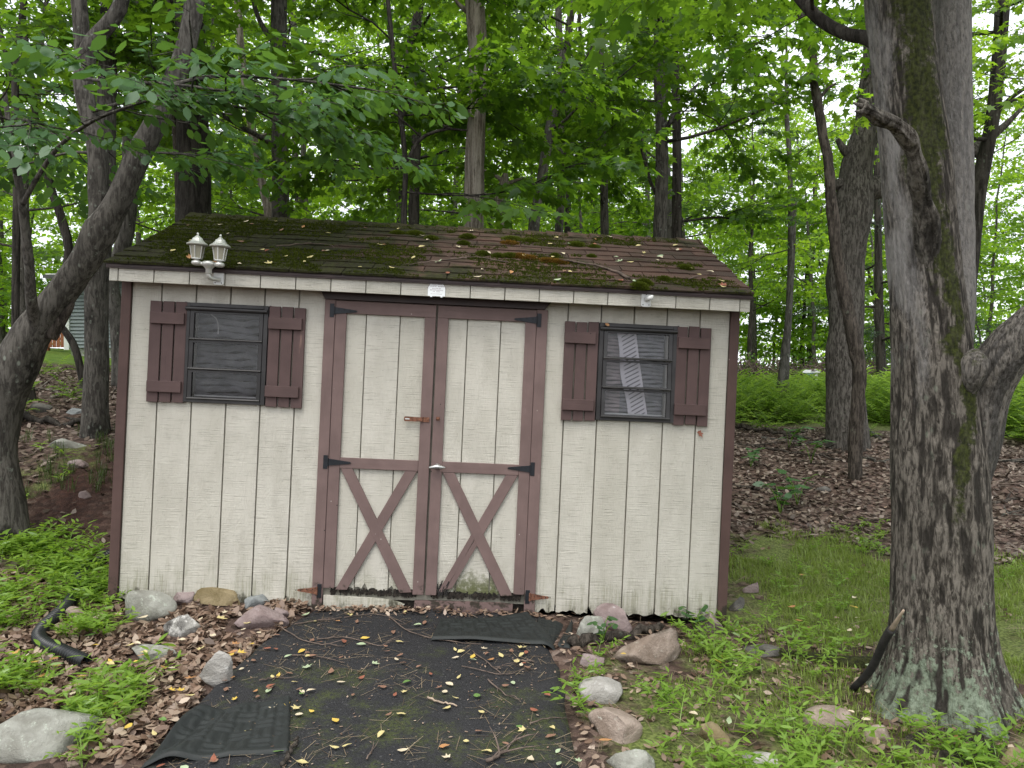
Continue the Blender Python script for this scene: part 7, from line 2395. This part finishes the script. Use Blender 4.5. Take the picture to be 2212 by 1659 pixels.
pb = V(1762, 846, 22.5)
pg = gz1(pb[0], 22.5)
post = empty("clothesline_post", (pb[0], 22.5, pg), "white post with a crossarm and something blue hung on it beyond the ferns", "post")
pt = CAM_Z - (797 - 829.5) / FV * 22.5 - pg
MB().box(-0.045, 0.045, -0.045, 0.045, -0.2, pt).build("upright", wht, post, bevel=0.004)
MB().box(-0.42, 0.10, -0.10, -0.046, pt - 0.12, pt - 0.03).build("crossarm", wht, post, bevel=0.004)
MB().prism([(-0.40, pt - 0.34), (-0.30, pt - 0.38), (-0.12, pt - 0.30), (-0.10, pt - 0.13), (-0.38, pt - 0.13)], -0.13, -0.101).build("blue_cloth", simple_mat("blue_cloth", (0.03, 0.07, 0.22), 0.8), post)

pk = V(2150, 866, 26)
pgz = gz1(pk[0] + 1, 26)
pkf = empty("picket_fence", (pk[0], 26, pgz), "weathered reddish picket fence far beyond the ferns", "fence")
pth = CAM_Z - (832 - 829.5) / FV * 26 - pgz
cedar = simple_mat("weathered_cedar", (0.33, 0.21, 0.15), 0.85, var=0.3)
for k in range(26):
    MB().prism([(k * 0.13, 0.05), (k * 0.13 + 0.085, 0.05), (k * 0.13 + 0.085, pth - 0.06), (k * 0.13 + 0.042, pth), (k * 0.13, pth - 0.06)], 0, 0.02).build("picket", cedar, pkf)
for z in (0.2, pth * 0.7):
    MB().box(-0.02, 3.4, 0.021, 0.06, z, z + 0.08).build("fence_rail", cedar, pkf)

# bare brushy hedge running behind the ferns
rgh = np.random.default_rng(8)
T = Tree(rgh)
for k in range(3200):
    x0, y0 = rgh.uniform(5.5, 20), 23.3 + rgh.normal(0, 0.35)
    z0 = gz1(x0, y0) if k % 40 == 0 else float(np.interp(x0, [5, 10, 17, 20], [1.15, 1.12, 0.97, 0.95]))
    d = np.array([rgh.normal(0, 0.8), rgh.normal(0, 0.25), rgh.uniform(0.1, 1.0)]); d /= np.linalg.norm(d)
    s0 = np.array([x0, y0, z0 + rgh.uniform(0, 0.7)])
    L_ = rgh.uniform(0.4, 1.0)
    q = np.array([s0, s0 + d * L_ * 0.5 + rgh.normal(0, 0.06, 3), s0 + d * L_ + np.array([0, 0, -0.25 * L_])])
    T.tube(q, [0.020, 0.015, 0.008], 3)
hedge = empty("brush_hedge", (12, 23.3, 1.1), "tangled brown brush hedge running behind the fern bed", "hedge")
tag(mobj("twigs", T.wood_mesh("twigs", np.array([12, 23.3, 1.1])), M['twig'], hedge), kind="stuff")
n = 3200
hx = rgh.uniform(5.5, 20, n)
p = np.stack([hx, 23.25 + rgh.normal(0, 0.35, n), np.interp(hx, [5, 10, 17, 20], [1.15, 1.12, 0.97, 0.95]) + 1.25 * rgh.random(n) ** 0.7], 1) - np.array([12, 23.3, 1.1])
lv = place_leaves(leaf_shape('rhomb'), p, rgh.normal(0, 1, (n, 3)), rgh.normal(0, 1, (n, 3)), rgh.uniform(0.06, 0.12, n))
tag(mobj("foliage", np_mesh("foliage", lv, np.full(n, 4), np.arange(n * 4), False, {"var": rgh.random(n)}), ML, hedge), kind="stuff")

# pine beyond the ferns
SPR['pine'] = []
for k in range(4):
    rp_ = np.random.default_rng(300 + k)
    lv, tv, tf = make_spray('rhomb', 0.11, rp_, 0.8, 0.035, 4, 1.0)
    c = lv[:, :1]
    lv = c + (lv - c) * 1.0
    mid = (lv[:, 1:2] + lv[:, 3:4]) / 2
    lv[:, 1:2] = mid + (lv[:, 1:2] - mid) * 0.16; lv[:, 3:4] = mid + (lv[:, 3:4] - mid) * 0.16
    SPR['pine'].append((lv, tv, tf))
make_tree("pine_tree", "dark pine with drooping bare lower branches beyond the ferns", "tree",
          [(1904, 862, 24), (1904, 820, 21), (1902, 760, 20), (1900, 700, 19), (1898, 600, 17), (1896, 450, 14)], 18.0, M['bark_black'], M['needle'], 'pine', 7, 2.3, 11, (1.3, 2.1), (-0.25, 0.15), seed=70, avoid=None)
make_tree("pine_tree", "second dark pine further back beside the first one", "tree",
          [(1958, 850, 20), (1958, 760, 17), (1956, 650, 15), (1956, 450, 12)], 21.5, M['bark_black'], M['needle'], 'pine', 7, 2.1, 11, (1.3, 2.1), (-0.25, 0.15), seed=71, avoid=None)
